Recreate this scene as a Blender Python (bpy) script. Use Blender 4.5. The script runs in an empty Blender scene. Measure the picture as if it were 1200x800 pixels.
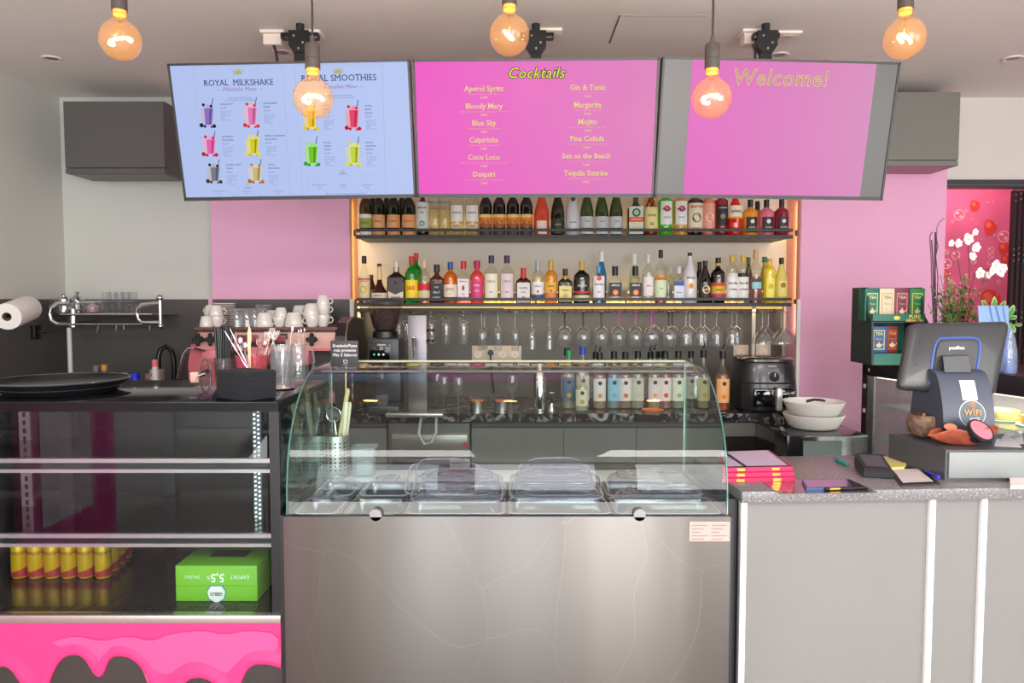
import bpy, bmesh, math, random
from mathutils import Matrix, Vector, Euler
random.seed(7)
SC = bpy.context.scene
COL = SC.collection
PI = math.pi
# ---------------------------------------------------------------- camera
FPX = 860.0
PITCH = math.atan(48/FPX)
EYE = Vector((0, 0, 1.55))
cam_d = bpy.data.cameras.new('camera'); cam_d.sensor_width = 36; cam_d.lens = 36*FPX/1200
cam_d.clip_start = .05; cam_d.clip_end = 60
cam = bpy.data.objects.new('camera', cam_d); COL.objects.link(cam)
cam.location = EYE; cam.rotation_euler = (PI/2-PITCH, 0, 0)
SC.camera = cam
# ---------------------------------------------------------------- view, world, daylight
SC.view_settings.view_transform = 'Standard'; SC.view_settings.look = 'None'
SC.view_settings.exposure = 0.45; SC.view_settings.gamma = 1.0
SC.view_settings.use_curve_mapping = False
SC.cycles.use_denoising = True
SC.cycles.transparent_max_bounces = 40
SC.cycles.max_bounces = 12; SC.cycles.glossy_bounces = 6; SC.cycles.diffuse_bounces = 5
SC.cycles.sample_clamp_indirect = 6
w = bpy.data.worlds.new('daylight'); SC.world = w; w.use_nodes = True
w.node_tree.nodes['Background'].inputs[0].default_value = (.80, .90, 1, 1)
w.node_tree.nodes['Background'].inputs[1].default_value = 1.0
def area(name, loc, look, sx, sy, power, col):
    d = bpy.data.lights.new(name, 'AREA'); d.shape = 'RECTANGLE'; d.size = sx; d.size_y = sy
    d.energy = power; d.color = col
    o = bpy.data.objects.new(name, d); COL.objects.link(o); o.location = loc
    o.rotation_euler = (Vector(look)-Vector(loc)).to_track_quat('-Z', 'Y').to_euler()
    return o
# three glazed bays of the shop front behind the camera and one in the right-hand wall
area('shopfront_daylight', (-1.45, -3.98, 1.55), (-1.45, 0, 1.5), 1.3, 1.9, 34, (.92, .96, 1))
area('shopfront_daylight', (.25, -3.98, 1.55), (.25, 0, 1.5), 1.3, 1.9, 46, (.95, .98, 1))
area('shopfront_daylight', (2.35, -3.98, 1.55), (2.3, 0, 1.5), 2.0, 1.9, 84, (1, .97, .94))
area('side_window_daylight', (3.72, -.9, 1.6), (0, .6, 1.9), 2.6, 1.8, 50, (1, .96, .92))
# added, unseen area lamps: two fills overhead, one at floor level brightening the ceiling
area('added_overhead_fill', (-1.2, -.9, 2.77), (-1.2, -.6, 0), 1.8, 1.8, 95, (1, .97, .94))
area('added_overhead_fill', (1.6, -.9, 2.77), (1.6, -.6, 0), 1.8, 1.8, 120, (1, .97, .94))
area('added_floor_uplight', (.5, -3.3, .03), (.5, -2.6, 3), 6.2, 1.3, 190, (1, .975, .95))
# warm strips hidden under the bottle shelves and inside the niche
for (x, y, z, sx, sy, e, look) in [
        (.38, 4.60, 1.495, 2.5, .03, 2.2, (0, .0, -1)),
        (.38, 4.66, 1.60, 2.5, .02, 1.3, (0, -.2, 1)),
        (.38, 4.66, 1.985, 2.5, .02, 1.6, (0, -.2, 1)),
        (-.965, 4.55, 1.75, .02, .8, .7, (0, 1, 0)),
        (1.74, 4.55, 1.75, .02, .8, .45, (0, 1, 0))]:
    area('shelf_led_light', (x, y, z), (x+look[0], y+look[1], z+look[2]), sx, sy, e, (1, .72, .36))

area('added_passage_fill', (2.75, 4.80, 2.7), (2.75, 4.95, 1.4), .9, .12, 7, (1, .95, .92))  # unseen fill lamp added to brighten the mural
def lin(c):
    c = c/255.0
    return c/12.92 if c <= .04045 else ((c+.055)/1.055)**2.4
def rgb(c, a=1): return (lin(c[0]), lin(c[1]), lin(c[2]), a)
def P(px, py, Y):
    """world point where the photograph's ray meets the plane y = Y"""
    dx = (px-600)/FPX; dy = (400-py)/FPX
    d = Vector((dx, math.cos(PITCH)+dy*math.sin(PITCH), -math.sin(PITCH)+dy*math.cos(PITCH)))
    return EYE + d*(Y/d.y)
def Pz(px, py, z):
    dx = (px-600)/FPX; dy = (400-py)/FPX
    d = Vector((dx, math.cos(PITCH)+dy*math.sin(PITCH), -math.sin(PITCH)+dy*math.cos(PITCH)))
    return EYE + d*((z-EYE.z)/d.z)
# ---------------------------------------------------------------- materials
MC = {}
def mat(col, rough=.5, metal=0, spec=.5, coat=0, noise=0, bump=0, nscale=30, trans=0, em=None, ems=0):
    key = (tuple(col), rough, metal, spec, coat, noise, bump, nscale, trans, em, ems)
    if key in MC: return MC[key]
    m = bpy.data.materials.new('surface_%d_%d_%d' % tuple(int(c) for c in col)); m.use_nodes = True
    nt = m.node_tree; b = nt.nodes['Principled BSDF']
    b.inputs['Base Color'].default_value = rgb(col); b.inputs['Roughness'].default_value = rough
    b.inputs['Metallic'].default_value = metal; b.inputs['Specular IOR Level'].default_value = spec
    b.inputs['Coat Weight'].default_value = coat; b.inputs['Coat Roughness'].default_value = .05
    if em: b.inputs['Emission Color'].default_value = rgb(em); b.inputs['Emission Strength'].default_value = ems
    if noise or bump:
        tc = nt.nodes.new('ShaderNodeTexCoord'); n = nt.nodes.new('ShaderNodeTexNoise')
        n.inputs['Scale'].default_value = nscale; n.inputs['Detail'].default_value = 4
        nt.links.new(tc.outputs['Object'], n.inputs['Vector'])
        if noise:
            r = nt.nodes.new('ShaderNodeValToRGB')
            r.color_ramp.elements[0].position = .3; r.color_ramp.elements[1].position = .7
            r.color_ramp.elements[0].color = rgb([max(0, c*(1-noise)) for c in col])
            r.color_ramp.elements[1].color = rgb([min(255, c*(1+noise)) for c in col])
            nt.links.new(n.outputs['Fac'], r.inputs[0]); nt.links.new(r.outputs[0], b.inputs['Base Color'])
        if bump:
            bp = nt.nodes.new('ShaderNodeBump'); bp.inputs['Strength'].default_value = bump; bp.inputs['Distance'].default_value = .01
            nt.links.new(n.outputs['Fac'], bp.inputs['Height']); nt.links.new(bp.outputs[0], b.inputs['Normal'])
    MC[key] = m
    return m
def glass(tint=(245, 250, 248), refl=1.0, rough=0.0, body=0.0, bodycol=(255, 255, 255), ior=1.45):
    """thin clear or tinted glass: straight-through light plus a fresnel reflection, with some body colour"""
    key = ('g', tint, refl, rough, body, bodycol, ior)
    if key in MC: return MC[key]
    m = bpy.data.materials.new('glass_%d_%d_%d' % tint); m.use_nodes = True
    nt = m.node_tree; nt.nodes.clear(); N = nt.nodes.new; L = nt.links.new
    out = N('ShaderNodeOutputMaterial'); tr = N('ShaderNodeBsdfTransparent'); tr.inputs[0].default_value = rgb(tint)
    gl = N('ShaderNodeBsdfGlossy'); gl.inputs['Roughness'].default_value = rough; gl.inputs['Color'].default_value = (refl, refl, refl, 1)
    fr = N('ShaderNodeFresnel'); fr.inputs[0].default_value = ior
    geo = N('ShaderNodeNewGeometry')
    mi = N('ShaderNodeMath'); mi.operation = 'SUBTRACT'; mi.inputs[0].default_value = 1
    L(geo.outputs['Backfacing'], mi.inputs[1])
    mu = N('ShaderNodeMath'); mu.operation = 'MULTIPLY'; L(fr.outputs[0], mu.inputs[0]); L(mi.outputs[0], mu.inputs[1])
    base = tr.outputs[0]
    if body:
        df = N('ShaderNodeBsdfPrincipled'); df.inputs['Base Color'].default_value = rgb(bodycol); df.inputs['Roughness'].default_value = .15
        mb = N('ShaderNodeMixShader'); mb.inputs[0].default_value = body
        L(tr.outputs[0], mb.inputs[1]); L(df.outputs[0], mb.inputs[2]); base = mb.outputs[0]
    mx = N('ShaderNodeMixShader'); L(mu.outputs[0], mx.inputs[0]); L(base, mx.inputs[1]); L(gl.outputs[0], mx.inputs[2])
    L(mx.outputs[0], out.inputs[0]); MC[key] = m
    return m
def emit(col, s):
    if s == 1: s = .74
    key = ('e', tuple(col), s)
    if key in MC: return MC[key]
    m = bpy.data.materials.new('glow_%d_%d_%d' % tuple(int(c) for c in col)); m.use_nodes = True
    nt = m.node_tree; nt.nodes.clear(); o = nt.nodes.new('ShaderNodeOutputMaterial'); e = nt.nodes.new('ShaderNodeEmission')
    e.inputs[0].default_value = rgb(col); e.inputs[1].default_value = s; nt.links.new(e.outputs[0], o.inputs[0])
    MC[key] = m; return m
def screen(col, s=.85, base=(14, 14, 16), rough=.32):
    return mat(base, rough, spec=.2, em=tuple(col), ems=s)
BLACK = (18, 18, 20)
M_black = mat(BLACK, .35); M_blackmatt = mat((30, 30, 32), .7); M_blackgloss = mat((10, 10, 12), .06, coat=1)
M_steel = mat((190, 188, 186), .28, 1); M_chrome = mat((215, 215, 218), .08, 1)
M_white = mat((235, 233, 230), .5); M_ceramic = mat((226, 221, 216), .2, coat=.5)
M_gclear = glass((246, 250, 249)); M_drink = glass((238, 240, 241), body=.065, bodycol=(240, 240, 244), ior=1.9)
M_pane = glass((238, 246, 243), ior=1.42)
M_gold = mat((205, 160, 70), .3, .8)
# ---------------------------------------------------------------- geometry helper
_tc = {}
def text_geo(s, size, align='CENTER', shear=0, offset=0, space=1, res=2, serif=False):
    key = (s, size, align, shear, offset, space, serif)
    if key in _tc: return _tc[key]
    c = bpy.data.curves.new('lettering', 'FONT'); c.body = s; c.size = size; c.align_x = align; c.align_y = 'CENTER'
    c.shear = shear; c.offset = offset; c.space_character = space; c.resolution_u = res; c.fill_mode = 'FRONT'
    o = bpy.data.objects.new('lettering', c)
    me = bpy.data.meshes.new_from_object(o)
    r = ([v.co.copy() for v in me.vertices], [tuple(p.vertices) for p in me.polygons])
    bpy.data.objects.remove(o); bpy.data.curves.remove(c); bpy.data.meshes.remove(me)
    if serif:                                    # slab serifs on every flat stroke end
        vs, fs = r; cnt = {}
        for f in fs:
            for a, b in zip(f, f[1:]+f[:1]): k = (min(a, b), max(a, b)); cnt[k] = cnt.get(k, 0)+1
        for (a, b), n in list(cnt.items()):
            A, B = vs[a], vs[b]; L_ = abs(A.x-B.x)
            if n == 1 and abs(A.y-B.y) < size*.004 and size*.03 < L_ < size*.17:
                cx = (A.x+B.x)/2; y = A.y; h = size*.045; wd = L_/2+size*.075; k = len(vs)
                mid = [v.y for v in vs if abs(v.x-cx) < size*.2]; up = y < sum(mid)/len(mid)
                y0, y1 = (y, y+h) if up else (y-h, y)
                vs += [Vector((cx-wd, y0, 0)), Vector((cx+wd, y0, 0)), Vector((cx+wd, y1, 0)), Vector((cx-wd, y1, 0))]; fs.append((k, k+1, k+2, k+3))
    _tc[key] = r
    return r
class G:
    def __init__(s, T=None): s.v = []; s.f = []; s.m = []; s.s = []; s.mats = []; s.T = T
    def add(s, vs, fs, m, smooth=False):
        if m not in s.mats: s.mats.append(m)
        k = s.mats.index(m); n = len(s.v)
        s.v += [(s.T @ Vector(v)) if s.T else Vector(v) for v in vs]
        for f in fs: s.f.append([i+n for i in f]); s.m.append(k); s.s.append(smooth)
        return s
    def box(s, x0, x1, y0, y1, z0, z1, m, bev=0, R=None):
        if x0 > x1: x0, x1 = x1, x0
        if y0 > y1: y0, y1 = y1, y0
        if z0 > z1: z0, z1 = z1, z0
        if not bev:
            vs = [(x, y, z) for z in (z0, z1) for x, y in ((x0, y0), (x1, y0), (x1, y1), (x0, y1))]
            fs = [(3, 2, 1, 0), (4, 5, 6, 7), (0, 1, 5, 4), (1, 2, 6, 5), (2, 3, 7, 6), (3, 0, 4, 7)]
            if R: vs = [R @ Vector(v) for v in vs]
            return s.add(vs, fs, m)
        bm = bmesh.new(); bmesh.ops.create_cube(bm, size=1)
        for v in bm.verts: v.co = Vector(((x0+x1)/2+v.co.x*(x1-x0), (y0+y1)/2+v.co.y*(y1-y0), (z0+z1)/2+v.co.z*(z1-z0)))
        bmesh.ops.bevel(bm, geom=bm.edges[:], offset=min(bev, .49*min(x1-x0, y1-y0, z1-z0)), segments=2, profile=.5, affect='EDGES')
        vs = [(R @ v.co) if R else v.co.copy() for v in bm.verts]; bm.verts.index_update()
        s.add(vs, [[v.index for v in f.verts] for f in bm.faces], m, True); bm.free()
        return s
    def lathe(s, prof, m, c=(0, 0, 0), seg=20, n=2, ay=1, R=None, a0=0, a1=2*PI):
        vs = []; fs = []; full = abs(a1-a0-2*PI) < 1e-6; k = seg if full else seg+1; rows = []
        for (r, z) in prof:
            if r < 1e-6: rows.append([len(vs)]); vs.append(Vector((0, 0, z))); continue
            row = []
            for i in range(k):
                a = a0+(a1-a0)*i/seg; ca, sa = math.cos(a), math.sin(a)
                q = 1 if n == 2 else (abs(ca)**n+abs(sa)**n)**(-1/n)
                row.append(len(vs)); vs.append(Vector((r*q*ca, r*q*sa*ay, z)))
            rows.append(row)
        for A, B in zip(rows, rows[1:]):
            for i in range(seg):
                j = (i+1) % k if full else i+1
                if len(A) == 1 and len(B) == 1: continue
                if len(A) == 1: fs.append((A[0], B[j], B[i]))
                elif len(B) == 1: fs.append((A[i], A[j], B[0]))
                else: fs.append((A[i], A[j], B[j], B[i]))
        vs = [((R @ v) if R else v)+Vector(c) for v in vs]
        return s.add(vs, fs, m, True)
    def cyl(s, x, y, z0, z1, r, m, seg=16, r1=None, R=None):
        r1 = r if r1 is None else r1
        return s.lathe([(0, z0), (r, z0), (r1, z1), (0, z1)], m, (x, y, 0), seg, R=R)
    def rod(s, a, b, r, m, seg=10, r1=None):
        a = Vector(a); b = Vector(b); d = b-a; q = d.to_track_quat('Z', 'Y').to_matrix()
        return s.lathe([(0, 0), (r, 0), (r1 if r1 is not None else r, d.length), (0, d.length)], m, a, seg, R=q)
    def tube(s, pts, r, m, seg=8, closed=False):
        pts = [Vector(p) for p in pts]; n = len(pts); vs = []; fs = []
        rr = r if isinstance(r, (list, tuple)) else [r]*n
        up = None
        for i, p in enumerate(pts):
            if closed: t = (pts[(i+1) % n]-pts[i-1]).normalized()
            else: t = (pts[min(i+1, n-1)]-pts[max(i-1, 0)]).normalized()
            if up is None: up = t.orthogonal().normalized()
            up = (up-t*up.dot(t)).normalized(); b = t.cross(up)
            for k in range(seg):
                a = 2*PI*k/seg; vs.append(p+rr[i]*(math.cos(a)*up+math.sin(a)*b))
        for i in range(n if closed else n-1):
            for k in range(seg):
                A = i*seg; B = ((i+1) % n)*seg
                fs.append((A+k, A+(k+1) % seg, B+(k+1) % seg, B+k))
        if not closed: fs.append(list(range(seg))[::-1]); fs.append(list(range((n-1)*seg, n*seg)))
        return s.add(vs, fs, m, True)
    def loft(s, rings, m, cap0=True, cap1=True, smooth=True):
        n = len(rings[0]); vs = [Vector(p) for r in rings for p in r]; fs = []
        for i in range(len(rings)-1):
            for k in range(n): fs.append((i*n+k, i*n+(k+1) % n, (i+1)*n+(k+1) % n, (i+1)*n+k))
        if cap0: fs.append(list(range(n))[::-1])
        if cap1: fs.append(list(range((len(rings)-1)*n, len(rings)*n)))
        return s.add(vs, fs, m, smooth)
    def prism(s, pts, a0, a1, m, axis='z'):
        f = {'z': lambda p, a: (p[0], p[1], a), 'y': lambda p, a: (p[0], a, p[1]), 'x': lambda p, a: (a, p[0], p[1])}[axis]
        return s.loft([[f(p, a0) for p in pts], [f(p, a1) for p in pts]], m, smooth=False)
    def quad(s, a, b, c, d, m): return s.add([a, b, c, d], [(0, 1, 2, 3)], m)
    def ball(s, c, r, m, seg=14, sc=(1, 1, 1), n=8):
        pr = [(math.sin(PI*i/n)*r, -math.cos(PI*i/n)*r) for i in range(n+1)]; pr[0] = (0, -r); pr[-1] = (0, r)
        return s.lathe(pr, m, c, seg, R=Matrix.Diagonal(Vector(sc)))
    def text(s, t, org, m, size, xd=(1, 0, 0), yd=(0, 0, 1), **kw):
        vs, fs = text_geo(t, size, **kw); o = Vector(org); xd = Vector(xd); yd = Vector(yd)
        return s.add([o+xd*v.x+yd*v.y for v in vs], fs, m)
    def wtext(s, t, r, z, m, size, c=(0, 0), sx=1, **kw):      # lettering wrapped round a cylinder, facing -Y
        vs, fs = text_geo(t, size, **kw)
        return s.add([(c[0]+r*math.sin(sx*v.x/r), c[1]-r*math.cos(sx*v.x/r), z+v.y) for v in vs], fs, m)
    def build(s, name, parent=None, world=False, label=None, kind=None):
        me = bpy.data.meshes.new(name)
        vs = s.v
        if parent is not None and world:
            inv = parent_matrix(parent).inverted(); vs = [inv @ v for v in vs]
        me.from_pydata([tuple(v) for v in vs], [], s.f)
        for m in s.mats: me.materials.append(m)
        me.polygons.foreach_set('material_index', s.m); me.polygons.foreach_set('use_smooth', s.s)
        me.update()
        if any(s.s): me.set_sharp_from_angle(angle=math.radians(38))
        o = bpy.data.objects.new(name, me); COL.objects.link(o)
        if parent is not None: o.parent = parent
        if label: o['label'] = label
        if kind: o['kind'] = kind
        return o
def parent_matrix(o):
    m = Matrix.LocRotScale(o.location, o.rotation_euler, o.scale)
    return parent_matrix(o.parent) @ m if o.parent else m
def thing(name, label, cat, loc=(0, 0, 0), rot=(0, 0, 0), group=None):
    o = bpy.data.objects.new(name, None); COL.objects.link(o); o.empty_display_size = .05
    o.location = loc; o.rotation_euler = rot; o['label'] = label; o['category'] = cat
    if group: o['group'] = group
    return o
def tag(o, label, cat, group=None, kind=None):
    o['label'] = label; o['category'] = cat
    if group: o['group'] = group
    if kind: o['kind'] = kind
    return o
def struct(o): o['kind'] = 'structure'; return o
def dup(root, loc, label, rot=None, scale=None, group=None):
    r = root.copy(); COL.objects.link(r); r.location = loc; r['label'] = label
    if rot is not None: r.rotation_euler = rot
    if scale is not None: r.scale = scale
    if group: r['group'] = group
    for ch in list(root.children):
        c = ch.copy(); COL.objects.link(c); c.parent = r
        for g in list(ch.children):
            d = g.copy(); COL.objects.link(d); d.parent = c
    return r
def rrect(w, h, r, seg=4, cx=0, cy=0):
    p = []
    for (sx, sy, a) in ((1, 1, 0), (-1, 1, 90), (-1, -1, 180), (1, -1, 270)):
        for i in range(seg+1):
            t = math.radians(a+90*i/seg)
            p.append((cx+sx*(w/2-r)+r*math.cos(t), cy+sy*(h/2-r)+r*math.sin(t)))
    return p
ORD = 'zeroth first second third fourth fifth sixth seventh eighth ninth tenth eleventh twelfth thirteenth fourteenth fifteenth sixteenth'.split()
def ring3(pts, z): return [(x, y, z) for x, y in pts]
# ================================================================ ROOM SHELL
YW = 4.55; YP = 4.50; YN = 4.72; ZC = 2.785; XL = -2.76; XR = 3.80
M_ceil = mat((232, 225, 221), .85, noise=.015, nscale=1.2); M_wall = mat((202, 203, 198), .8); M_pink = mat((232, 172, 206), .7, noise=.012, nscale=2)
M_panel = mat((84, 81, 79), .45); M_copper = mat((222, 150, 105), .45)
def floor_mat():
    m = bpy.data.materials.new('floor_tile'); m.use_nodes = True; nt = m.node_tree; b = nt.nodes['Principled BSDF']
    tc = nt.nodes.new('ShaderNodeTexCoord'); br = nt.nodes.new('ShaderNodeTexBrick'); br.offset = 0
    br.inputs['Scale'].default_value = 1; br.inputs['Brick Width'].default_value = .6; br.inputs['Row Height'].default_value = .6
    br.inputs['Mortar Size'].default_value = .006
    br.inputs['Color1'].default_value = rgb((172, 166, 161)); br.inputs['Color2'].default_value = rgb((180, 174, 168)); br.inputs['Mortar'].default_value = rgb((165, 160, 155))
    nt.links.new(tc.outputs['Object'], br.inputs['Vector']); nt.links.new(br.outputs[0], b.inputs['Base Color']); b.inputs['Roughness'].default_value = .3
    return m
struct(G().box(XL, XR, -4.1, 6.0, -.05, 0, floor_mat()).build('floor'))
XP0 = P(248, 300, YP).x; XN0 = P(410, 300, YP).x; XN1 = P(938, 300, YP).x; XP1 = P(1107, 300, YP).x
zdark = P(0, 350.5, YP).z
# ceiling, with the shadow joint of an access hatch let into it
ceil = struct(G().box(XL-.1, XR+.1, -4.1, 6.0, ZC, ZC+.06, M_ceil).build('ceiling'))
h0, h1, h2, h3 = (Pz(715, 50, ZC), Pz(735, 18, ZC), Pz(826, 22, ZC), Pz(806, 50, ZC))
g = G(); xa = h0.x; xb = h2.x; ya = h0.y; yb = h1.y
g.box(xa, xb, yb, ya, ZC-.003, ZC-.0005, M_ceil).box(xa-.006, xa, yb, ya, ZC-.002, ZC, mat((70, 66, 64), .9)).box(xa, xb, yb-.006, yb, ZC-.004, ZC, mat((150, 145, 142), .9))
o = g.build('trim_1', label='flush square access hatch in the ceiling'); struct(o)
# walls
struct(G().box(XL-.1, XL, -4.1, YW, zdark, ZC, M_wall).box(XL-.1, XL, -4.1, YW, 0, zdark, M_wall).box(XL, XL+.006, 2.6, YW, 0, zdark, M_panel).build('wall_left'))
struct(G().box(XL-.1, XP0, YW, YW+.1, zdark, ZC, M_wall).box(XL-.1, XP0, YW-.006, YW+.1, 0, zdark, M_panel).build('wall_back_left'))
struct(G().box(XP0, XN0, YP, YW+.3, zdark, ZC, M_pink).box(XP0+.0, XN0, YP-.002, YW+.3, 0, zdark, M_panel)
       .box(XP0-.024, XP0, YP-.008, YP+.1, .9, zdark+.005, M_pink).build('wall_pillar_left'))
struct(G().box(XN1, XP1, YP, YW+.3, 0, ZC, M_pink).build('wall_pillar_right'))
M_niche = mat((196, 191, 184), .75)
zsh2 = P(0, 356, 4.36).z; zsh1 = P(0, 276.5, 4.36).z
struct(G().box(XN0, XN1, YN, YN+.1, zsh2, ZC, M_niche).box(XN0, XN1, YN, YN+.1, 0, zsh2, M_panel)
       .box(XN0, XN0+.004, YP+.01, YN, zsh2, ZC, M_copper).box(XN1-.004, XN1, YP+.01, YN, zsh2, ZC, mat((226, 160, 150), .6)).build('wall_niche'))
# lintel above the niche (behind the screens)
struct(G().box(XN0, XN1, YP, YN, 2.40, ZC, M_pink).build('wall_niche_head'))
g = G().box(XN0-.002, XN0+.022, YP-.012, YP+.0, .9, zdark, M_white)
struct(g.build('trim_2', label='white metal edge trim on the left side of the niche'))
struct(G().box(XN1-.016, XN1+.004, YP-.012, YP, .9, zdark, M_white).build('trim_3', label='white metal edge trim on the right side of the niche'))
# right back wall over the doorway, the doorway header, the passage wall with the printed mural
ZH = P(1150, 211, YW).z; ZH2 = P(1150, 220, YW).z
struct(G().box(XP1, XR, YW, YW+.12, ZH, ZC, mat((214, 208, 202), .8)).build('wall_back_right'))
struct(G().box(XP1, XR, YW-.02, YW+.06, ZH2, ZH, mat((60, 60, 64), .4)).box(XP1, XR, YW-.024, YW-.02, ZH2+.012, ZH2+.018, mat((90, 90, 92), .4)).build('door_1', label='dark metal header track over the doorway'))
YM = 5.0
mur = G(); xm1 = P(1183, 300, YM).x
mur.box(XP1-.4, xm1, YM, YM+.06, 0, ZC, mat((216, 92, 128), .65, noise=.12, nscale=2.2))
struct(mur.build('wall_mural'))
struct(G().box(xm1, XR, YM-.1, YM+.06, 0, ZC, mat((120, 100, 100), .6)).build('wall_passage'))
# printed strawberries and bubbles: flat print on the mural
mt = thing('mural', 'pink strawberry and bubble print on the passage wall beyond the doorway', 'mural', (P(1140, 300, YM).x, YM, 1.5)); M_b = mat((245, 170, 175), .65); M_b2 = mat((255, 205, 200), .65); M_red = mat((226, 52, 48), .6); M_red2 = mat((240, 100, 80), .6); M_redd = mat((180, 28, 36), .6)
def disc(g, c, rx, rz, m, n=18, dy=0, wob=0, hole=0):
    pts = []
    for i in range(n):
        a = 2*PI*i/n; k = 1+wob*math.sin(3*a+1)
        pts.append((c.x+rx*k*math.cos(a), c.y-dy, c.z+rz*k*math.sin(a)))
    if hole:
        inn = [(c.x+(p[0]-c.x)*hole, p[1], c.z+(p[2]-c.z)*hole) for p in pts]
        g.add(pts+inn, [(i, (i+1) % n, n+(i+1) % n, n+i) for i in range(n)], m)
    else: g.add(pts, [list(range(n))], m)
S = YM/FPX
for (px, py, r, kind) in [(1142, 241, 6, 1), (1160, 266, 8, 1), (1176, 291, 7, 1), (1178, 305, 6, 1), (1107, 320, 5, 1), (1160, 352, 13, 1), (1109, 309, 6, 0), (1124, 252, 6.5, 0), (1176, 277, 7, 0),
                           (1132, 247, 2, 0), (1161, 293, 4, 0), (1161, 300, 3.5, 0), (1120, 299, 5, 0), (1109, 295, 3, 0), (1141, 306, 3.5, 0), (1157, 237, 1.3, 0), (1163, 236, 1, 0), (1139, 257, 1.3, 0), (1165, 275, 2, 0), (1158, 309, 2.5, 0), (1144, 262, 1, 0), (1166, 262, 1.5, 0), (1150, 320, 2, 0), (1170, 330, 2.5, 0), (1124, 340, 4, 0), (1150, 280, 1, 0), (1116, 330, 2, 0), (1168, 345, 2, 0), (1116, 259, 2, 0), (1172, 320, 1.5, 0)]:
    c = P(px, py, YM); r *= S; pr = G()
    if kind:
        disc(pr, c, r*.92, r*1.05, M_red, dy=.003, wob=.08); disc(pr, c+Vector((-r*.25, 0, r*.3)), r*.4, r*.45, M_red2, dy=.0045)
        if r > .06:
            for k in range(10): disc(pr, c+Vector((r*.6*math.cos(k*2.4), 0, r*.6*math.sin(k*2.4))), r*.06, r*.06, M_redd, n=5, dy=.005)
    else:
        disc(pr, c, r, r, M_b, dy=.003, hole=.82); disc(pr, c+Vector((-r*.35, 0, r*.35)), r*.28, r*.2, M_b2, dy=.004, n=10); disc(pr, c+Vector((r*.3, 0, -r*.3)), r*.35, r*.25, M_b, dy=.004, n=10)
    pr.build('printed_strawberry' if kind else 'printed_bubble', mt, True)
# concertina gate
t = thing('folding_gate', 'black folding accordion gate at the right of the doorway', 'gate', (P(1192, 400, 4.60).x, 4.60, 0))
x0 = P(1183, 300, 4.60).x
for i in range(7):
    xx = x0+.012+i*.032
    G().box(xx-.009, xx+.009, 4.585, 4.615, .02, ZH2-.01, mat((26, 24, 27), .45)).build('upright', t, True)
for zz in (P(0, 229, 4.6).z, P(0, 299, 4.6).z, P(0, 372, 4.6).z):
    g = G()
    for i in range(7):
        for dz in (-.035, 0, .035):
            g.rod((x0+.012+i*.032, 4.583, zz+dz+(i % 2)*.01), (x0+.012+i*.032, 4.578, zz+dz+(i % 2)*.01), .005, M_chrome, 6)
    g.build('rivets', t, True, kind='stuff')
# room behind the camera: rear wall with three glazed bays, right wall with one (all daylight comes through them)
g = G(); M_w2 = mat((190, 182, 178), .8)
for x0_, x1_ in ((XL, -2.1), (-.8, -.4), (.9, 1.35), (3.35, XR)): g.box(x0_, x1_, -4.1, -4.02, 0, ZC, M_w2)
g.box(XL, XR, -4.1, -4.02, 2.5, ZC, M_w2).box(XL, XR, -4.1, -4.02, 0, .2, M_w2)
struct(g.build('wall_rear'))
g = G().box(XR, XR+.1, -4.1, -2.2, 0, ZC, M_w2).box(XR, XR+.1, .4, 6.0, 0, ZC, M_w2).box(XR, XR+.1, -2.2, .4, 2.55, ZC, M_w2).box(XR, XR+.1, -2.2, .4, 0, .35, M_w2)
struct(g.build('wall_right'))
# pink menu board and flowers standing by the left wall (seen only as reflections in the case glass)
t = thing('menu_board', 'pink menu board standing by the left wall, mirrored in the display case glass', 'board', (-2.5, -.35, 0))
G().box(-2.72, -2.68, -.9, .05, 0, 1.45, mat((225, 60, 150), .5)).build('board', t, True)
G().box(-2.68, -2.675, -.62, -.12, .25, .95, mat((235, 215, 225), .5)).build('sheet', t, True)
# ---------------------------------------------------------------- wall cabinets
M_cab = mat((88, 86, 84), .5); M_cab2 = mat((74, 72, 70), .5)
def wallcab(label, pl, pr_, pt, pb, pb2, m, msk):
    Y0, Y1 = 4.22, YP-.005
    a = P(pl, pt, Y0); b = P(pr_, pb, Y0); z2 = P(pl, pb2, Y0).z
    t = thing('wall_cabinet', label, 'cabinet', ((a.x+b.x)/2, Y1, z2))
    G().box(a.x, b.x, Y0+.02, Y1, z2, a.z, m).build('body', t, True)
    G().box(a.x, b.x, Y0, Y0+.018, b.z+.004, a.z-.004, m).build('door', t, True)
    G().box(a.x, b.x, Y0, Y0+.018, z2, b.z-.002, m).build('pelmet', t, True)
    G().box(a.x+.01, b.x-.01, Y0+.03, Y1-.01, z2-.002, z2, msk).build('underside', t, True)
    return t
wallcab('dark grey wall cabinet under the ceiling, left of the milkshake screen', 74, 193, 118, 197, 203, M_cab, mat((120, 112, 108), .5))
wallcab('grey wall cabinet under the ceiling, right of the welcome screen', 1000, 1123, 107, 188, 194, mat((118, 116, 111), .5), mat((170, 120, 140), .5))
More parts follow.
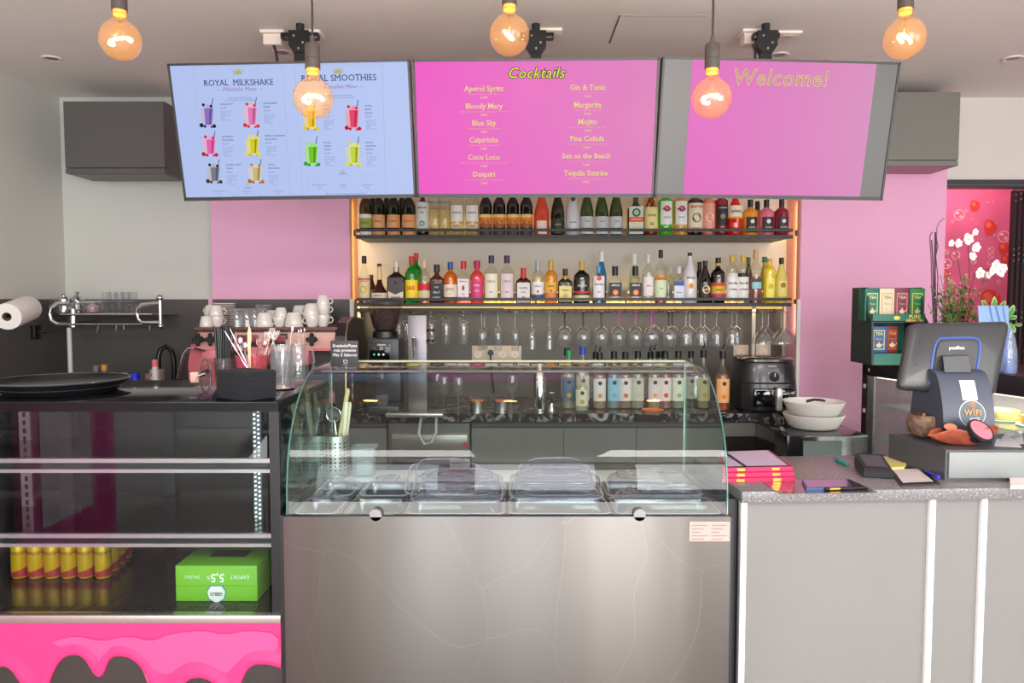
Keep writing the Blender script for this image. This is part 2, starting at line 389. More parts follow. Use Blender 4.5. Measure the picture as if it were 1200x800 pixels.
# ---------------------------------------------------------------- recessed ceiling downlights, sockets
t0 = None
for i, (px, py, lab) in enumerate([(61, 68, 'round recessed ceiling downlight above the left wall cabinet'), (331, 61, 'round recessed ceiling downlight behind the left screen mount'),
                                   (913, 64, 'round recessed ceiling downlight behind the right screen mount'), (1187, 68, 'round recessed ceiling downlight at the far right of the ceiling')]):
    p = Pz(px, py, ZC)
    if t0 is None:
        t0 = thing('downlight', lab, 'ceiling light', (p.x, p.y, ZC), group='recessed downlights')
        G().lathe([(.028, -.002), (.046, -.008), (.048, -.004), (.048, 0)], mat((215, 205, 200), .4)).build('rim', t0)
        G().lathe([(0, -.001), (.03, -.001), (.03, -.003), (0, -.003)], mat((120, 112, 108), .3)).build('lens', t0)
    else: dup(t0, (p.x, p.y, ZC), lab)
def ceil_socket(px, py, lab, block):
    p = Pz(px, py, ZC)
    t = thing('ceiling_socket', lab, 'socket', (p.x, p.y, ZC), group='sockets on the ceiling')
    G().box(-.055, .055, -.05, .05, -.012, 0, mat((238, 224, 214), .5), .003).build('plate', t)
    if block:
        G().box(-.045, .04, -.035, .035, -.062, -.012, mat((232, 218, 208), .5), .006).build('plug_block', t)
        G().tube([(.0, -.02, -.06), (.01, -.02, -.09), (.02, .0, -.2), (.02, .02, -.3)], .006, M_black).build('cable', t)
    else: G().box(-.02, .02, -.02, .02, -.014, -.012, mat((200, 188, 180), .5)).build('insert', t)
    return t
ceil_socket(322, 39, 'white ceiling socket with a plugged adapter above the milkshake screen', True)
ceil_socket(364, 39, 'flat white ceiling socket right of the adapter, above the milkshake screen', False)
ceil_socket(644, 37, 'flat white ceiling socket above the cocktails screen', False)
ceil_socket(881, 38, 'white ceiling socket with a plugged adapter above the welcome screen', True)
ceil_socket(922, 40, 'flat white ceiling socket right of the adapter, above the welcome screen', False)
# ---------------------------------------------------------------- pendant bulbs
M_amber = glass((253, 232, 205), refl=1, body=.045, bodycol=(244, 212, 178), ior=1.6)
M_sock = mat((72, 66, 62), .55)
def bulb(px, py, lab, rz):
    Y = 2.15; c = P(px, py, Y)
    t = thing('pendant_bulb', lab, 'pendant light', (c.x, c.y, c.z), rot=(0, 0, rz), group='amber globe bulbs hanging over the counter')
    R = .0575
    prof = [(0, -R)]+[(R*math.sin(a), -R*math.cos(a)) for a in [PI*k/16 for k in range(1, 14)]]+[(.021, R*.98), (.018, R+.018)]
    G().lathe(prof, M_amber, seg=32).build('globe', t)
    G().lathe([(0, R+.012), (.0165, R+.012), (.018, R+.022), (.018, R+.032)], mat((255, 150, 60), .4, em=(255, 150, 50), ems=.9), seg=16).build('lamp_collar', t)
    f = G(); hot = emit((255, 214, 140), 22)
    pts = []
    for k in range(60):
        a = k/59; th = a*PI*1.5-.4
        pts.append((.027*math.cos(th)+.003*math.cos(a*60), .014*math.sin(th), -.004+.014*math.sin(a*4.7)+.003*math.sin(a*60)))
    f.tube(pts, .0032, hot, 6).build('filament', t)
    G().tube([(0, 0, R+.015), (0, 0, .02), (.012, 0, .006)], .0022, glass((255, 240, 215)), 6).tube([(-.022, 0, 0), (0, 0, .03), (.024, 0, 0)], .0008, mat((200, 150, 90), .4, 1), 4).build('stem', t)
    G().lathe([(.0, R+.032), (.020, R+.024), (.0215, R+.024), (.0215, R+.052), (.0205, R+.053), (.0215, R+.054), (.0215, R+.09), (.018, R+.096), (.007, R+.100), (.006, R+.118), (0, R+.118)], M_sock, seg=24).build('lamp_holder', t)
    G().tube([(0, 0, R+.11), (.001, 0, R+.2), (-.003, 0, R+.3), (0, 0, ZC-c.z)], .0032, mat((40, 36, 34), .6), 6).build('cord', t)
    G().lathe([(0, ZC-c.z-.03), (.04, ZC-c.z-.03), (.045, ZC-c.z), (0, ZC-c.z)], mat((40, 38, 36), .5)).build('ceiling_rose', t)
    l = bpy.data.lights.new('bulb_light', 'POINT'); l.energy = 1.6; l.color = (1, .66, .34); l.shadow_soft_size = .03
    lo = bpy.data.objects.new('bulb_light', l); COL.objects.link(lo); lo.parent = t
bulb(141, 47, 'amber globe bulb on its cord, first from the left, high before the bare ceiling', .3)
bulb(367, 115, 'amber globe bulb hanging before the milkshake and smoothie screen', .6)
bulb(597, 41, 'amber globe bulb hanging at the top edge of the cocktails screen', 1.5)
bulb(834, 115, 'amber globe bulb hanging before the left side of the welcome screen', .2)
bulb(1060, 45, 'amber globe bulb on its cord, rightmost, high above the right wall cabinet', 1.4)
# ================================================================ SCREENS
M_frame = mat((38, 38, 42), .35)
class Scr:
    def __init__(s, lab, loc, rot, H, W=.965):
        s.t = thing('menu_screen', lab, 'screen', loc, rot, group='screens hung from the ceiling'); s.W = W; s.H = H
        b = .0085
        G().box(-W/2, W/2, .012, .05, -H/2, H/2, M_frame, .006).box(-W/2+.12, W/2-.12, .05, .075, -H/2+.06, H/2-.14, M_blackmatt, .01).build('casing', s.t)
        fr = G()
        fr.box(-W/2, W/2, -.002, .012, H/2-b, H/2, M_frame).box(-W/2, W/2, -.002, .012, -H/2, -H/2+b*1.7, M_frame)
        fr.box(-W/2, -W/2+b, -.002, .012, -H/2, H/2, M_frame).box(W/2-b, W/2, -.002, .012, -H/2, H/2, M_frame); fr.build('bezel', s.t)
        s.b = b; s.Mi = Matrix.LocRotScale(Vector(loc), Euler(rot), None).inverted()
    def uv(s, px, py):
        dx = (px-600)/FPX; dy = (400-py)/FPX
        d = Vector((dx, math.cos(PITCH)+dy*math.sin(PITCH), -math.sin(PITCH)+dy*math.cos(PITCH)))
        a = s.Mi @ EYE; e = s.Mi @ (EYE+d)-a
        k = -a.y/e.y; q = a+e*k
        return q.x, q.z
    def panel(s, m, x0=None, x1=None, y=0.002, name='display'):
        x0 = -s.W/2+s.b if x0 is None else x0; x1 = s.W/2-s.b if x1 is None else x1
        return G().box(x0, x1, y, y+.004, -s.H/2+s.b*1.7, s.H/2-s.b, m).build(name, s.t)
    def txt(s, g, t, px, py, m, size, y=-.0, align='CENTER', **kw):
        u, v = s.uv(px, py); g.text(t, (u, y, v), m, size, align=align, **kw)
def grad_screen(cA, cB, axis, s, a=-.45, b=.45, rough=.3, noise=.0):
    m = bpy.data.materials.new('slide_gradient'); m.use_nodes = True; nt = m.node_tree; p = nt.nodes['Principled BSDF']
    p.inputs['Base Color'].default_value = (.008, .008, .009, 1); p.inputs['Roughness'].default_value = rough; p.inputs['Specular IOR Level'].default_value = .2
    tc = nt.nodes.new('ShaderNodeTexCoord'); sp = nt.nodes.new('ShaderNodeSeparateXYZ'); mr = nt.nodes.new('ShaderNodeMapRange'); r = nt.nodes.new('ShaderNodeValToRGB')
    nt.links.new(tc.outputs['Object'], sp.inputs[0]); nt.links.new(sp.outputs[axis], mr.inputs[0]); mr.inputs[1].default_value = a; mr.inputs[2].default_value = b
    nt.links.new(mr.outputs[0], r.inputs[0]); r.color_ramp.elements[0].color = rgb(cA); r.color_ramp.elements[1].color = rgb(cB)
    nt.links.new(r.outputs[0], p.inputs['Emission Color']); p.inputs['Emission Strength'].default_value = s
    return m
# ---- screen 1: milkshakes and smoothies
A = Scr('left screen with a pale blue milkshake and smoothie menu', (-.8836, 3.0172, 2.2317), (.2021, -.0123, -.0174), .537)
A.panel(screen((176, 194, 240), .70))
navy = emit((38, 44, 82), 1); pur = emit((158, 110, 172), 1); grn = emit((176, 178, 96), 1); gry = emit((112, 122, 160), 1); lt = emit((176, 190, 214), 1)
gA = G(); gS = G(); gD = G()
def heading(s, cx, y1, t1, cx2, y2, t2, sz, lead):
    s.txt(gA, t1, cx, y1, navy, sz, res=2, serif=True)
    s.txt(gA, t2, cx2, y2, pur, .021, shear=.45)
heading(A, 279.5, 97, 'ROYAL  MILKSHAKE', 280, 104.5, '~  Milkshake Menu  ~', .0315, 0)
heading(A, 397, 91.5, 'ROYAL SMOOTHIES', 398, 101.5, '~  Smoothie Menu  ~', .034, 0)
# little serifs under the two headings
def crown(g, s, px, py, k=1):
    u, v = s.uv(px, py); w_ = .021*k; h_ = .021*k
    pts = [(-w_*.7, -h_*.4), (w_*.7, -h_*.4), (w_, h_*.5), (w_*.45, -h_*.05), (w_*.32, h_*.8), (0, 0), (-w_*.0, h_), (-w_*.0-.001, 0), (-w_*.32, h_*.8), (-w_*.45, -h_*.05), (-w_, h_*.5)]
    g.add([(u+a, -.0012, v+b) for a, b in pts], [list(range(len(pts)))], grn)
    for a, b in ((-w_, h_*.6), (-w_*.32, h_*.95), (0, h_*1.15), (w_*.32, h_*.95), (w_, h_*.6)):
        g.add([(u+a+.0012*math.cos(q), -.0013, v+b+.0012*math.sin(q)) for q in [2*PI*i/6 for i in range(6)]], [list(range(6))], grn)
crown(gA, A, 278.5, 84.5); crown(gA, A, 396, 83.5)
for (cx, y) in ((281, 115), (398, 112)):
    A.txt(gA, 'HANDCRAFTED MILKSHAKES' if cx < 300 else 'HANDCRAFTED SMOOTHIES', cx, y, gry, .0075)
    A.txt(gA, 'COLD, CREAMY & FULL OF FLAVOUR' if cx < 300 else 'FRESH, FRUITY & FULL OF FLAVOUR', cx, y+2.6, gry, .0075)
def line(s, g, p0, p1, wd, m, y=-.0008):
    a = s.uv(*p0); b = s.uv(*p1); d = Vector((b[0]-a[0], b[1]-a[1])).normalized(); n_ = Vector((-d.y, d.x))*wd/2
    g.add([(a[0]-n_.x, y, a[1]-n_.y), (b[0]-n_.x, y, b[1]-n_.y), (b[0]+n_.x, y, b[1]+n_.y), (a[0]+n_.x, y, a[1]+n_.y)], [(0, 1, 2, 3)], m)
for q in ([(225, 78), (331, 76), (340, 231), (243, 232)], [(345, 76), (448, 76), (452, 231), (355, 231)]):
    for i in range(4): line(A, gA, q[i], q[(i+1) % 4], .0022, lt)
drinks = [(244.5, 118, 150, (140, 110, 190), 'VANILLA SKY', '€6.90', (34, 36, 70), (34, 36, 70)),
          (295.5, 117, 150, (226, 120, 178), 'STRAWBERRY|SHAKE', '€6.90', (214, 60, 40), (214, 60, 40)),
          (247, 156, 183.5, (226, 100, 170), 'RASPBERRY|MILKSHAKE', '€6.90', (200, 30, 70), (190, 30, 50)),
          (297.5, 155, 183, (214, 200, 40), 'MANGO & BANANA|MILKSHAKE', '€6.90', (230, 210, 40), (228, 214, 60)),
          (252, 189, 215, (120, 122, 140), 'COOKIE OREO|SHAKE', '€6.90', (40, 32, 32), (66, 56, 52)),
          (301, 189, 215, (202, 178, 130), 'LOTUS|MILKSHAKE', '€6.90', (180, 130, 70), (180, 110, 40)),
          (365, 120, 153, (240, 190, 40), 'ROYAL|MANGO|SUNSET', '€5.90', (240, 180, 30), (222, 200, 40)),
          (414.5, 120, 153, (230, 70, 110), 'ROYAL|BERRY|SPLASH', '€5.90', (220, 40, 50), (200, 20, 40)),
          (366.5, 163, 195, (110, 200, 40), 'ROYAL|GREEN|CLEAN', '€5.90', (150, 220, 120), (40, 160, 50)),
          (415.5, 163, 195, (196, 208, 70), 'ROYAL|PINEAPPLE|DETOX', '€5.90', (230, 210, 50), (220, 220, 60))]
def blob(g, s, px, py, r, m, y):
    u, v = s.uv(px, py); g.add([(u+r*math.cos(q), y, v+r*math.sin(q)) for q in [2*PI*i/12 for i in range(12)]], [list(range(12))], m)
for i, (cx, yt, yb, c, nm, pr_, cf, cb) in enumerate(drinks):
    d = G(); h = yb-yt; col = emit(c, 1); lite = emit([min(255, x*.5+125) for x in c], 1); dark = emit([x*.72 for x in c], 1)
    def pl(pts, m, y): d.add([(A.uv(*p)[0], y, A.uv(*p)[1]) for p in pts], [list(range(len(pts)))], m)
    w2 = 6.2
    pl([(cx-w2-4, yt+h*.3), (cx-2, yt+h*.25), (cx-2, yt+h*.9), (cx-w2-2, yt+h*.85)], emit([min(255, x*.3+150) for x in c], 1), -.0006)
    pl([(cx-w2, yt+h*.22), (cx+w2, yt+h*.22), (cx+w2-1.5, yt+h*.93), (cx-w2+1.8, yt+h*.93)], lite, -.001)
    pl([(cx-w2+1, yt+h*.27), (cx+w2-.8, yt+h*.27), (cx+w2-2.2, yt+h*.88), (cx-w2+2.6, yt+h*.88)], col, -.0014)
    pl([(cx+1.2, yt+h*.3), (cx+3.6, yt+h*.3), (cx+2.6, yt+h*.86), (cx+1, yt+h*.86)], dark, -.0018)
    pl([(cx+3.2, yt+h*.2), (cx+4.2, yt+h*.2), (cx+5.6, yt-h*.1), (cx+4.8, yt-h*.1)], emit((70, 74, 110), 1), -.002)
    for k, (ox, oy, rr) in enumerate([(-6, .12, .0062), (-1, .16, .0075), (3, .17, .006)]): blob(d, A, cx+ox, yt+h*oy+1, rr, emit(cf if k != 1 else [min(255, x*.6+100) for x in c], 1), -.0022-.0002*k)
    for k, (ox, oy, rr) in enumerate([(-8, .93, .0085), (-4, .97, .006), (7, .96, .0075), (4, .99, .0045)]): blob(d, A, cx+ox, yt+h*oy-1, rr, emit(cb if k % 2 == 0 else [x*.7+30 for x in cb], 1), -.0024-.0002*k)
    d.build('drink_picture', A.t)
    tx = cx+13; yy = yt+4.2
    for ln in nm.split('|'): A.txt(gA, ln, tx, yy, navy, .0092, align='LEFT'); yy += 4.1
    A.txt(gA, pr_, tx+.5, yy+.3, pur, .0105, align='LEFT'); yy += 4.6
    for k, ln in enumerate(['fresh fruit, milk', 'ice cream and', 'whipped cream', 'topping']): A.txt(gA, ln, tx+1, yy, gry, .0068, align='LEFT'); yy += 2.4
    A.txt(gA, 'Cool, creamy', tx+1, yy+.3, pur, .0066, align='LEFT', shear=.4)
for (px, t_) in ((257, 'WHIPPED CREAM'), (290, 'EXTRA SHOT'), (327, 'EXTRA FRUIT')): A.txt(gA, t_, px-1, 224, gry, .0065); A.txt(gA, '+€0.50', px-1, 226.6, pur, .0065)
A.txt(gA, 'EXTRAS', 290, 220, navy, .0075); A.txt(gA, 'EXTRAS', 402, 203.5, navy, .0085); crown(gA, A, 402, 200.6, .35); crown(gA, A, 290, 217, .3)
for (px, t_) in ((374.5, 'PROTEIN BOOST'), (402, 'GINGER'), (430, 'EXTRA FRUIT')): A.txt(gA, t_, px, 216.8, gry, .0078); A.txt(gA, '+€0.50', px, 220, pur, .0075)
for px in (374, 402, 430):
    u, v = A.uv(px, 210.5); gA.add([(u+k*math.cos(q), -.001, v+k*math.sin(q)) for k in (.008, .0068) for q in [2*PI*i/16 for i in range(16)]], [(i, (i+1) % 16, 16+(i+1) % 16, 16+i) for i in range(16)], lt)
for q in ([(359.5, 206), (447, 205.5), (448, 223), (361, 223.5)],): 
    for i in range(4): line(A, gA, q[i], q[(i+1) % 4], .0013, lt)
A.txt(gA, 'Thank you for choosing Royal Smoothies!', 405, 227, pur, .010, shear=.4); A.txt(gA, 'Thank you for choosing Royal Milkshake!', 293, 230.6, navy, .0085, shear=.4)
gA.build('menu_lettering', A.t)
# ---- screen 2: cocktails
B = Scr('middle screen with a magenta cocktails menu in yellow lettering', (.0912, 2.9726, 2.2313), (.1943, .0054, -.043), .5327)
B.panel(grad_screen((232, 66, 190), (212, 108, 176), 0, .72))
yl = emit((232, 222, 120), 1); yl2 = emit((240, 180, 150), 1); blk = emit((60, 40, 20), 1); g = G()
B.txt(g, 'Cocktails', 628, 86, blk, .056, y=-.0002, shear=.25, offset=.0026, space=1.06); B.txt(g, 'Cocktails', 628, 86, emit((212, 240, 90), 1), .056, y=-.002, shear=.25, offset=.0002, space=1.06)
for (cx, y, a, b_, c_) in [(567, 104, 'Aperol Spritz', 'Prosecco, Aperol, Soda Water', '6,90€'), (567, 124.5, 'Bloody Mary', 'Vodka, Tomatensaft, Tabasco, salt, pepper, Worcester', '7,90€'),
                           (567, 144.3, 'Blue Sky', 'Vodka, Blue Curacao, Lemon Juice', '7,90€'), (567, 164, 'Caipirinha', 'Cachaca, Lime, Sugar, Crushed Ice', '7,90€'),
                           (567, 184.3, 'Coco Loco', 'Vodka, Rum, Tequila, Coconut Cream, Coconut Water', '7,90€'), (567, 204.3, 'Daiquiri', 'Rum, Frozen Strawberry, Lemon Juice, Syrup', '7,90€'),
                           (689, 102.6, 'Gin & Tonic', 'Gin, Tonic Water', '7,90€'), (688.5, 123, 'Margarita', 'Tequila, Triple Sec, Lime Juice', '7,90€'), (688.5, 142.8, 'Mojito', 'White Rum, Fresh Mint, Lime, Soda', '7,90€'),
                           (688, 162.5, 'Pina Colada', 'White Rum, Pineapple Juice, Coconut Cream', '7,90€'), (687, 182.8, 'Sex on the Beach', 'Vodka, Peach Liqueur, Orange & Cranberry', '7,90€'), (686.5, 202.8, 'Tequila Sunrise', 'Tequila, Red Grenadine, Orange Juice', '7,90€')]:
    wide = {'Sex on the Beach': .0282}.get(a, .0292)
    B.txt(g, a, cx, y, yl, wide*.98, offset=.0002, serif=True); B.txt(g, b_, cx, y+6.3, yl2, .0088 if len(b_) > 36 else .0098); B.txt(g, c_, cx, y+10.4, yl, .0125)
g.build('menu_lettering', B.t)
# ---- screen 3: welcome slide
C3 = Scr('right screen reading Welcome on a pink slide between black margins with painted-in grey glare', (1.0724, 3.023, 2.2383), (.1863, .0073, .0521), .5447)
C3.panel(mat((30, 30, 32), .3, em=(112, 108, 104), ems=.45), name='display')  # black letterbox margins; their grey reflected glare is put in as emission
u0 = C3.uv(806, 150)[0]; u1 = C3.uv(1018, 150)[0]
G().box(u0, u1, .0005, .0022, -.5447/2+.0145, .5447/2-.0085, grad_screen((224, 88, 188), (214, 134, 186), 0, .68, u0, u1)).build('slide', C3.t)  # slide colour pales towards the right, window glare painted into it
g = G(); C3.txt(g, 'Welcome!', 915, 92, emit((214, 214, 110), 1), .086, y=-.0006, shear=.12, offset=.0016, space=1.08)
C3.txt(g, 'Welcome!', 915, 92, emit((206, 130, 160), 1), .086, y=-.0026, shear=.12, offset=-.0012, space=1.08); g.build('slide_lettering', C3.t)
# mounts
for (px, lab, wide) in ((352, 'black ceiling mount holding up the milkshake screen', .17), (628, 'black ceiling mount holding up the cocktails screen', .16), (897, 'black ceiling mount holding up the welcome screen', .12)):
    Y = 3.36; c = P(px, 50, Y)
    t = thing('screen_mount', lab, 'mount', (c.x, Y, ZC), group='ceiling mounts of the screens')
    z = c.z
    G().rod((c.x, Y, z-.03), (c.x, Y, ZC), .018, M_blackmatt, 14).build('pole', t, True)
    G().box(c.x-wide/2, c.x+wide/2, Y-.02, Y+.02, z+.012, z+.04, M_black, .006).build('cross_bar', t, True)
    G().prism([(c.x-.045, z+.045), (c.x+.045, z+.045), (c.x+.045, z-.02), (c.x+.025, z-.05), (c.x-.025, z-.05), (c.x-.045, z-.02)], Y-.03, Y+.02, M_black, 'y').build('bracket', t, True)
    G().box(c.x-.024, c.x+.024, Y-.02, Y+.02, z-.30, z-.04, M_black).rod((c.x, Y, z-.26), (c.x, 3.075, z-.285), .02, M_black, 10).build('neck', t, True)
    for dx, dz in ((-.02, .02), (.02, -.01), (.0, -.035)): G().rod((c.x+dx, Y-.03, z+dz), (c.x+dx, Y-.035, z+dz), .005, M_chrome, 8).build('screw', t, True)
# ================================================================ BOTTLE SHELVES
M_rail = mat((38, 36, 36), .5)
YS = 4.36
def shelf(lab, z, posts, x0, x1, yrail, ybot):
    t = thing('bottle_shelf', lab, 'shelf', ((x0+x1)/2, YN, z), group='bottle shelves in the niche')
    G().box(x0, x1, YS+.01, YN-.002, z-.012, z, mat((50, 47, 45), .5)).build('shelf_board', t, True)
    zt = P(0, yrail, YS).z; zb = z-.015
    G().box(x0, x1, YS-.008, YS+.01, zb, z+.006, M_rail).build('front_edge', t, True)
    G().box(x0, x1, YS-.008, YS+.004, zt-.008, zt+.008, M_rail).box(x0, x0+.012, YS+.004, YP+.02, zt-.008, zt+.008, M_rail).box(x1-.012, x1, YS+.004, YP+.02, zt-.008, zt+.008, M_rail).build('rail', t, True)
    for px in posts:
        x = P(px, 300, YS).x
        G().box(x-.005, x+.005, YS-.009, YS+.004, z, zt, M_rail).build('post', t, True)
    return t
xs0, xs1 = P(414, 0, YS).x, P(934.5, 0, YS).x
shelf('upper black railed shelf of wine and aperitif bottles', zsh1, (416, 522, 629, 735, 836, 932.5), xs0, xs1, 269.5, 279)
lowsh = shelf('lower black railed shelf of spirit bottles with glasses hanging below', zsh2, (416, 628, 734, 836, 932.5), xs0, xs1, 350.5, 357.5)
# LED strips (real glowing strips on the shelf backs)
M_led = emit((255, 196, 110), 3.0)
for (z, lab) in ((zsh1+.004, 'warm light strip behind the bottles on the upper shelf'), (zsh2+.004, 'warm light strip behind the bottles on the lower shelf'), (zsh2-.034, 'warm light strip under the lower shelf above the hanging glasses')):
    tag(G().box(XN0+.02, XN1-.02, YN-.016, YN-.004, z, z+(.010 if z > zsh2 else .016), M_led if z > zsh2 else emit((236, 190, 110), .8)).build('light_strip'), lab, 'light strip')
# ---------------------------------------------------------------- bottles
PR = {
 'wine':  [(0, 0), (.93, 0), (1, .02), (1, .55), (.97, .61), (.78, .68), (.5, .74), (.37, .79), (.34, .83), (.34, 1)],
 'champ': [(0, 0), (.93, 0), (1, .02), (1, .42), (.97, .5), (.83, .62), (.6, .74), (.42, .84), (.36, .9), (.36, 1)],
 'round': [(0, 0), (.93, 0), (1, .02), (1, .62), (.95, .67), (.72, .72), (.42, .76), (.33, .79), (.33, 1)],
 'sloped': [(0, 0), (.93, 0), (1, .02), (1, .48), (.93, .56), (.7, .67), (.45, .78), (.33, .86), (.32, 1)],
 'square': [(0, 0), (.95, 0), (1, .02), (1, .60), (.96, .64), (.7, .68), (.38, .73), (.3, .77), (.3, 1)],
 'flare': [(0, 0), (.96, 0), (1, .02), (.97, .2), (.9, .3), (.55, .42), (.33, .52), (.28, .62), (.24, 1)],
 'tall':  [(0, 0), (.93, 0), (1, .02), (1, .72), (.94, .77), (.6, .81), (.42, .84), (.4, .87), (.4, 1)],
 'syrup': [(0, 0), (.93, 0), (1, .02), (1, .56), (.92, .62), (.6, .68), (.4, .73), (.36, .77), (.34, 1)],
}
def clip(pf, t0, t1, k, dz=0):
    out = []
    for (r, z), (r2, z2) in zip(pf, pf[1:]):
        if z > t1: break
        out.append((r*k, max(z, t0)))
        if z2 > t1:
            q = (t1-z)/(z2-z) if z2 > z else 0; out.append(((r+(r2-r)*q)*k, t1))
    out.append((0, t1)); return out
def bottle(lab, px, w, top, base, Y, kind, glassm, liq=None, fill=.55, cap=(20, 20, 22), capl=.12, capr=.40, lbl=None, txt=None, grp=None, neck=None, cat='bottle', name='liquor_bottle', arc=150, zb=None, extra=None, caprough=.4):
    """px/top/base measured at depth Y give centre, height; w is the width in metres"""
    z0 = zb if zb is not None else P(px, base, Y).z
    H = P(px, top, Y).z-z0; x = P(px, (top+base)/2, Y).x; R = w/2
    t = thing(name, lab, cat, (x, Y, z0+.0008), group=grp)
    pf = [(r*R, z*H) for r, z in PR[kind]]; n = 5 if kind == 'square' else 2; ay = .62 if kind == 'square' else 1
    g = G().lathe(pf[:-1]+[(pf[-1][0], H*(1-capl*.5))], glassm, seg=22, n=n, ay=ay); g.build('glass_body', t)
    if liq:
        pl = clip([(r*.93, z) for r, z in pf], .004, H*fill, 1)
        G().lathe(pl, liq, seg=20, n=n, ay=ay).build('liquid', t)
    if cap:
        m = mat(cap, caprough); rc = R*capr
        G().lathe([(0, H*(1-capl)), (rc, H*(1-capl)), (rc, H*.995), (rc*.9, H), (0, H)], m, seg=16).build('cap', t)
    if neck:
        rn = PR[kind][-1][0]*R*1.08
        G().lathe([(rn*1.25, H*neck[1]), (rn, H*(1-capl))], mat(neck[0], .4), seg=16).build('neck_foil', t)
    if lbl:
        g = G(); a = math.radians(arc)/2
        for q, (za, zc, c) in enumerate(lbl):
            rr = R*1.012+.0004*q
            if n == 2: g.lathe([(rr, za*H), (rr, zc*H)], mat(c, .55), seg=12, a0=-PI/2-a, a1=-PI/2+a)
            else: g.box(-R*.84, R*.84, -R*ay*1.02-.0004*q-.0006, -R*ay*.6, za*H, zc*H, mat(c, .55))
        g.build('label', t)
    if txt:
        g = G()
        for (s_, zc, sz, c) in txt:
            rr = R*1.02+.0024
            if n == 2: g.wtext(s_, rr, zc*H, mat(c, .6), sz, align='CENTER', offset=.0003)
            else: g.text(s_, (0, -R*ay*1.02-.003, zc*H), mat(c, .6), sz, offset=.0003)
        g.build('label_print', t)
    if extra: extra(t, R, H, ay)
    return t
G_dkgreen = glass((40, 62, 30), body=.55, bodycol=(26, 38, 20)); G_green = glass((110, 140, 70), body=.45, bodycol=(74, 96, 44))
G_brown = glass((90, 60, 30), body=.5, bodycol=(84, 58, 26)); G_black = glass((14, 14, 16), body=.92, bodycol=(16, 15, 17)); G_bgreen = glass((60, 190, 50), body=.45, bodycol=(40, 170, 50))
G_clear = glass((243, 246, 240), body=.04, bodycol=(240, 240, 230)); G_yel = glass((250, 232, 170), body=.12, bodycol=(240, 224, 160)); G_silver = mat((205, 205, 210), .35)
def emblem(c, zc, k=.5, ring=None, kz=None):
    def f(t, R, H, ay):
        g = G(); rr = R*1.02+.0018; n = 16; kk = R*k; kz_ = kk*(kz or 1)
        yy = -R*ay*1.02-.0025
        pts = [(kk*math.cos(2*PI*i/n), kz_*math.sin(2*PI*i/n)) for i in range(n)]
        if ay == 1: vs = [(rr*math.sin(x/rr), -rr*math.cos(x/rr), zc*H+z) for x, z in pts]
        else: vs = [(x, yy, zc*H+z) for x, z in pts]
        g.add(vs, [list(range(n))], mat(c, .6))
        if ring:
            vs2 = [(v[0]*.62, v[1]-.0008, zc*H+(v[2]-zc*H)*.62) for v in vs]; g.add(vs2, [list(range(n))], mat(ring, .6))
        g.build('emblem', t)
    return f
YU = 4.435; YU2 = 4.55; GU = 'bottles on the upper shelf'; GL = 'bottles on the lower shelf'
def U(lab, px, w, top, kind, gm, Y=YU, **k): return bottle(lab, px, w, top, 0, Y, kind, gm, zb=zsh1, grp=GU, name=k.pop('name', 'wine_bottle'), **k)
wb = dict(cap=(26, 26, 24), capl=.16, capr=.38)
U('amber-brown wine bottle with a green and white label, leftmost on the upper shelf', 427, .078, 217, 'wine', G_brown, lbl=[(.02, .14, (225, 225, 215)), (.17, .36, (150, 165, 70)), (.36, .43, (225, 225, 220))], txt=[('OXO', .26, .022, (50, 60, 30))], **wb)
for i, (px, o) in enumerate(((442.5, 'second bottle from the left on the upper shelf, dark with a copper label'), (460, 'middle one of three dark wine bottles with copper labels'), (478, 'rightmost of three dark wine bottles with copper labels'))):
    U(o, px, .076+.003*i, 217, 'wine', G_dkgreen, lbl=[(.02, .15, (214, 150, 96)), (.17, .42, (222, 158, 104))], txt=[('ROSADO', .29, .012, (120, 70, 40))], **wb)
for i, px in enumerate((435, 452, 470)):
    U(('dark wine bottle behind the amber one and the first copper label', 'dark wine bottle behind the first and second copper labels', 'dark wine bottle behind the second and third copper labels')[i], px, .072, 218, 'wine', G_dkgreen, Y=YU2, **wb)
U('black-necked bottle with a tall white label and green mark, upper shelf', 494.5, .078, 222, 'round', G_black, lbl=[(.14, .72, (214, 216, 214))], txt=[('MARQUES', .60, .012, (40, 40, 40)), ('VIÑAS', .5, .009, (60, 60, 60))], extra=emblem((90, 160, 120), .27, .45), cap=(20, 20, 22), capl=.16, capr=.36)
for i, px in enumerate((508.5, 520)):
    U(('clear vodka bottle with blue print, beside the tall white label', 'clear vodka bottle with blue print, second of the pair')[i], px, .082, 219, 'tall', G_clear, liq=glass((252, 244, 205), body=.15, bodycol=(240, 226, 170)), fill=.6, cap=(200, 204, 215), txt=[('WYBOROWA', .67, .014, (60, 84, 160)), ('VODKA', .55, .012, (100, 110, 160))], name='liquor_bottle')
for i, px in enumerate((535, 553)):
    U(('clear bottle with a white oval label, left one of the pair', 'clear bottle with a white oval label, right one of the pair')[i], px, .086, 219, 'tall', G_clear, liq=glass((252, 240, 190), body=.18, bodycol=(236, 216, 150)), fill=.62, cap=(200, 200, 205), lbl=[(.15, .25, (222, 196, 160)), (.3, .62, (232, 230, 226))], arc=110, txt=[('RUSHKOFF', .47, .012, (60, 60, 64)), ('VODKA', .2, .011, (130, 70, 40))], name='liquor_bottle')
for i, px in enumerate((569, 585, 601, 617)):
    U(('first', 'second', 'third', 'fourth')[i]+' from the left of four black wine bottles with orange landscape labels', px, .077, 216, 'wine', G_black, lbl=[(.03, .14, (70, 62, 60)), (.17, .24, (150, 82, 40)), (.24, .36, (214, 130, 50)), (.36, .42, (240, 200, 120))], extra=emblem((110, 60, 40), .27, .55, kz=.5), **wb)
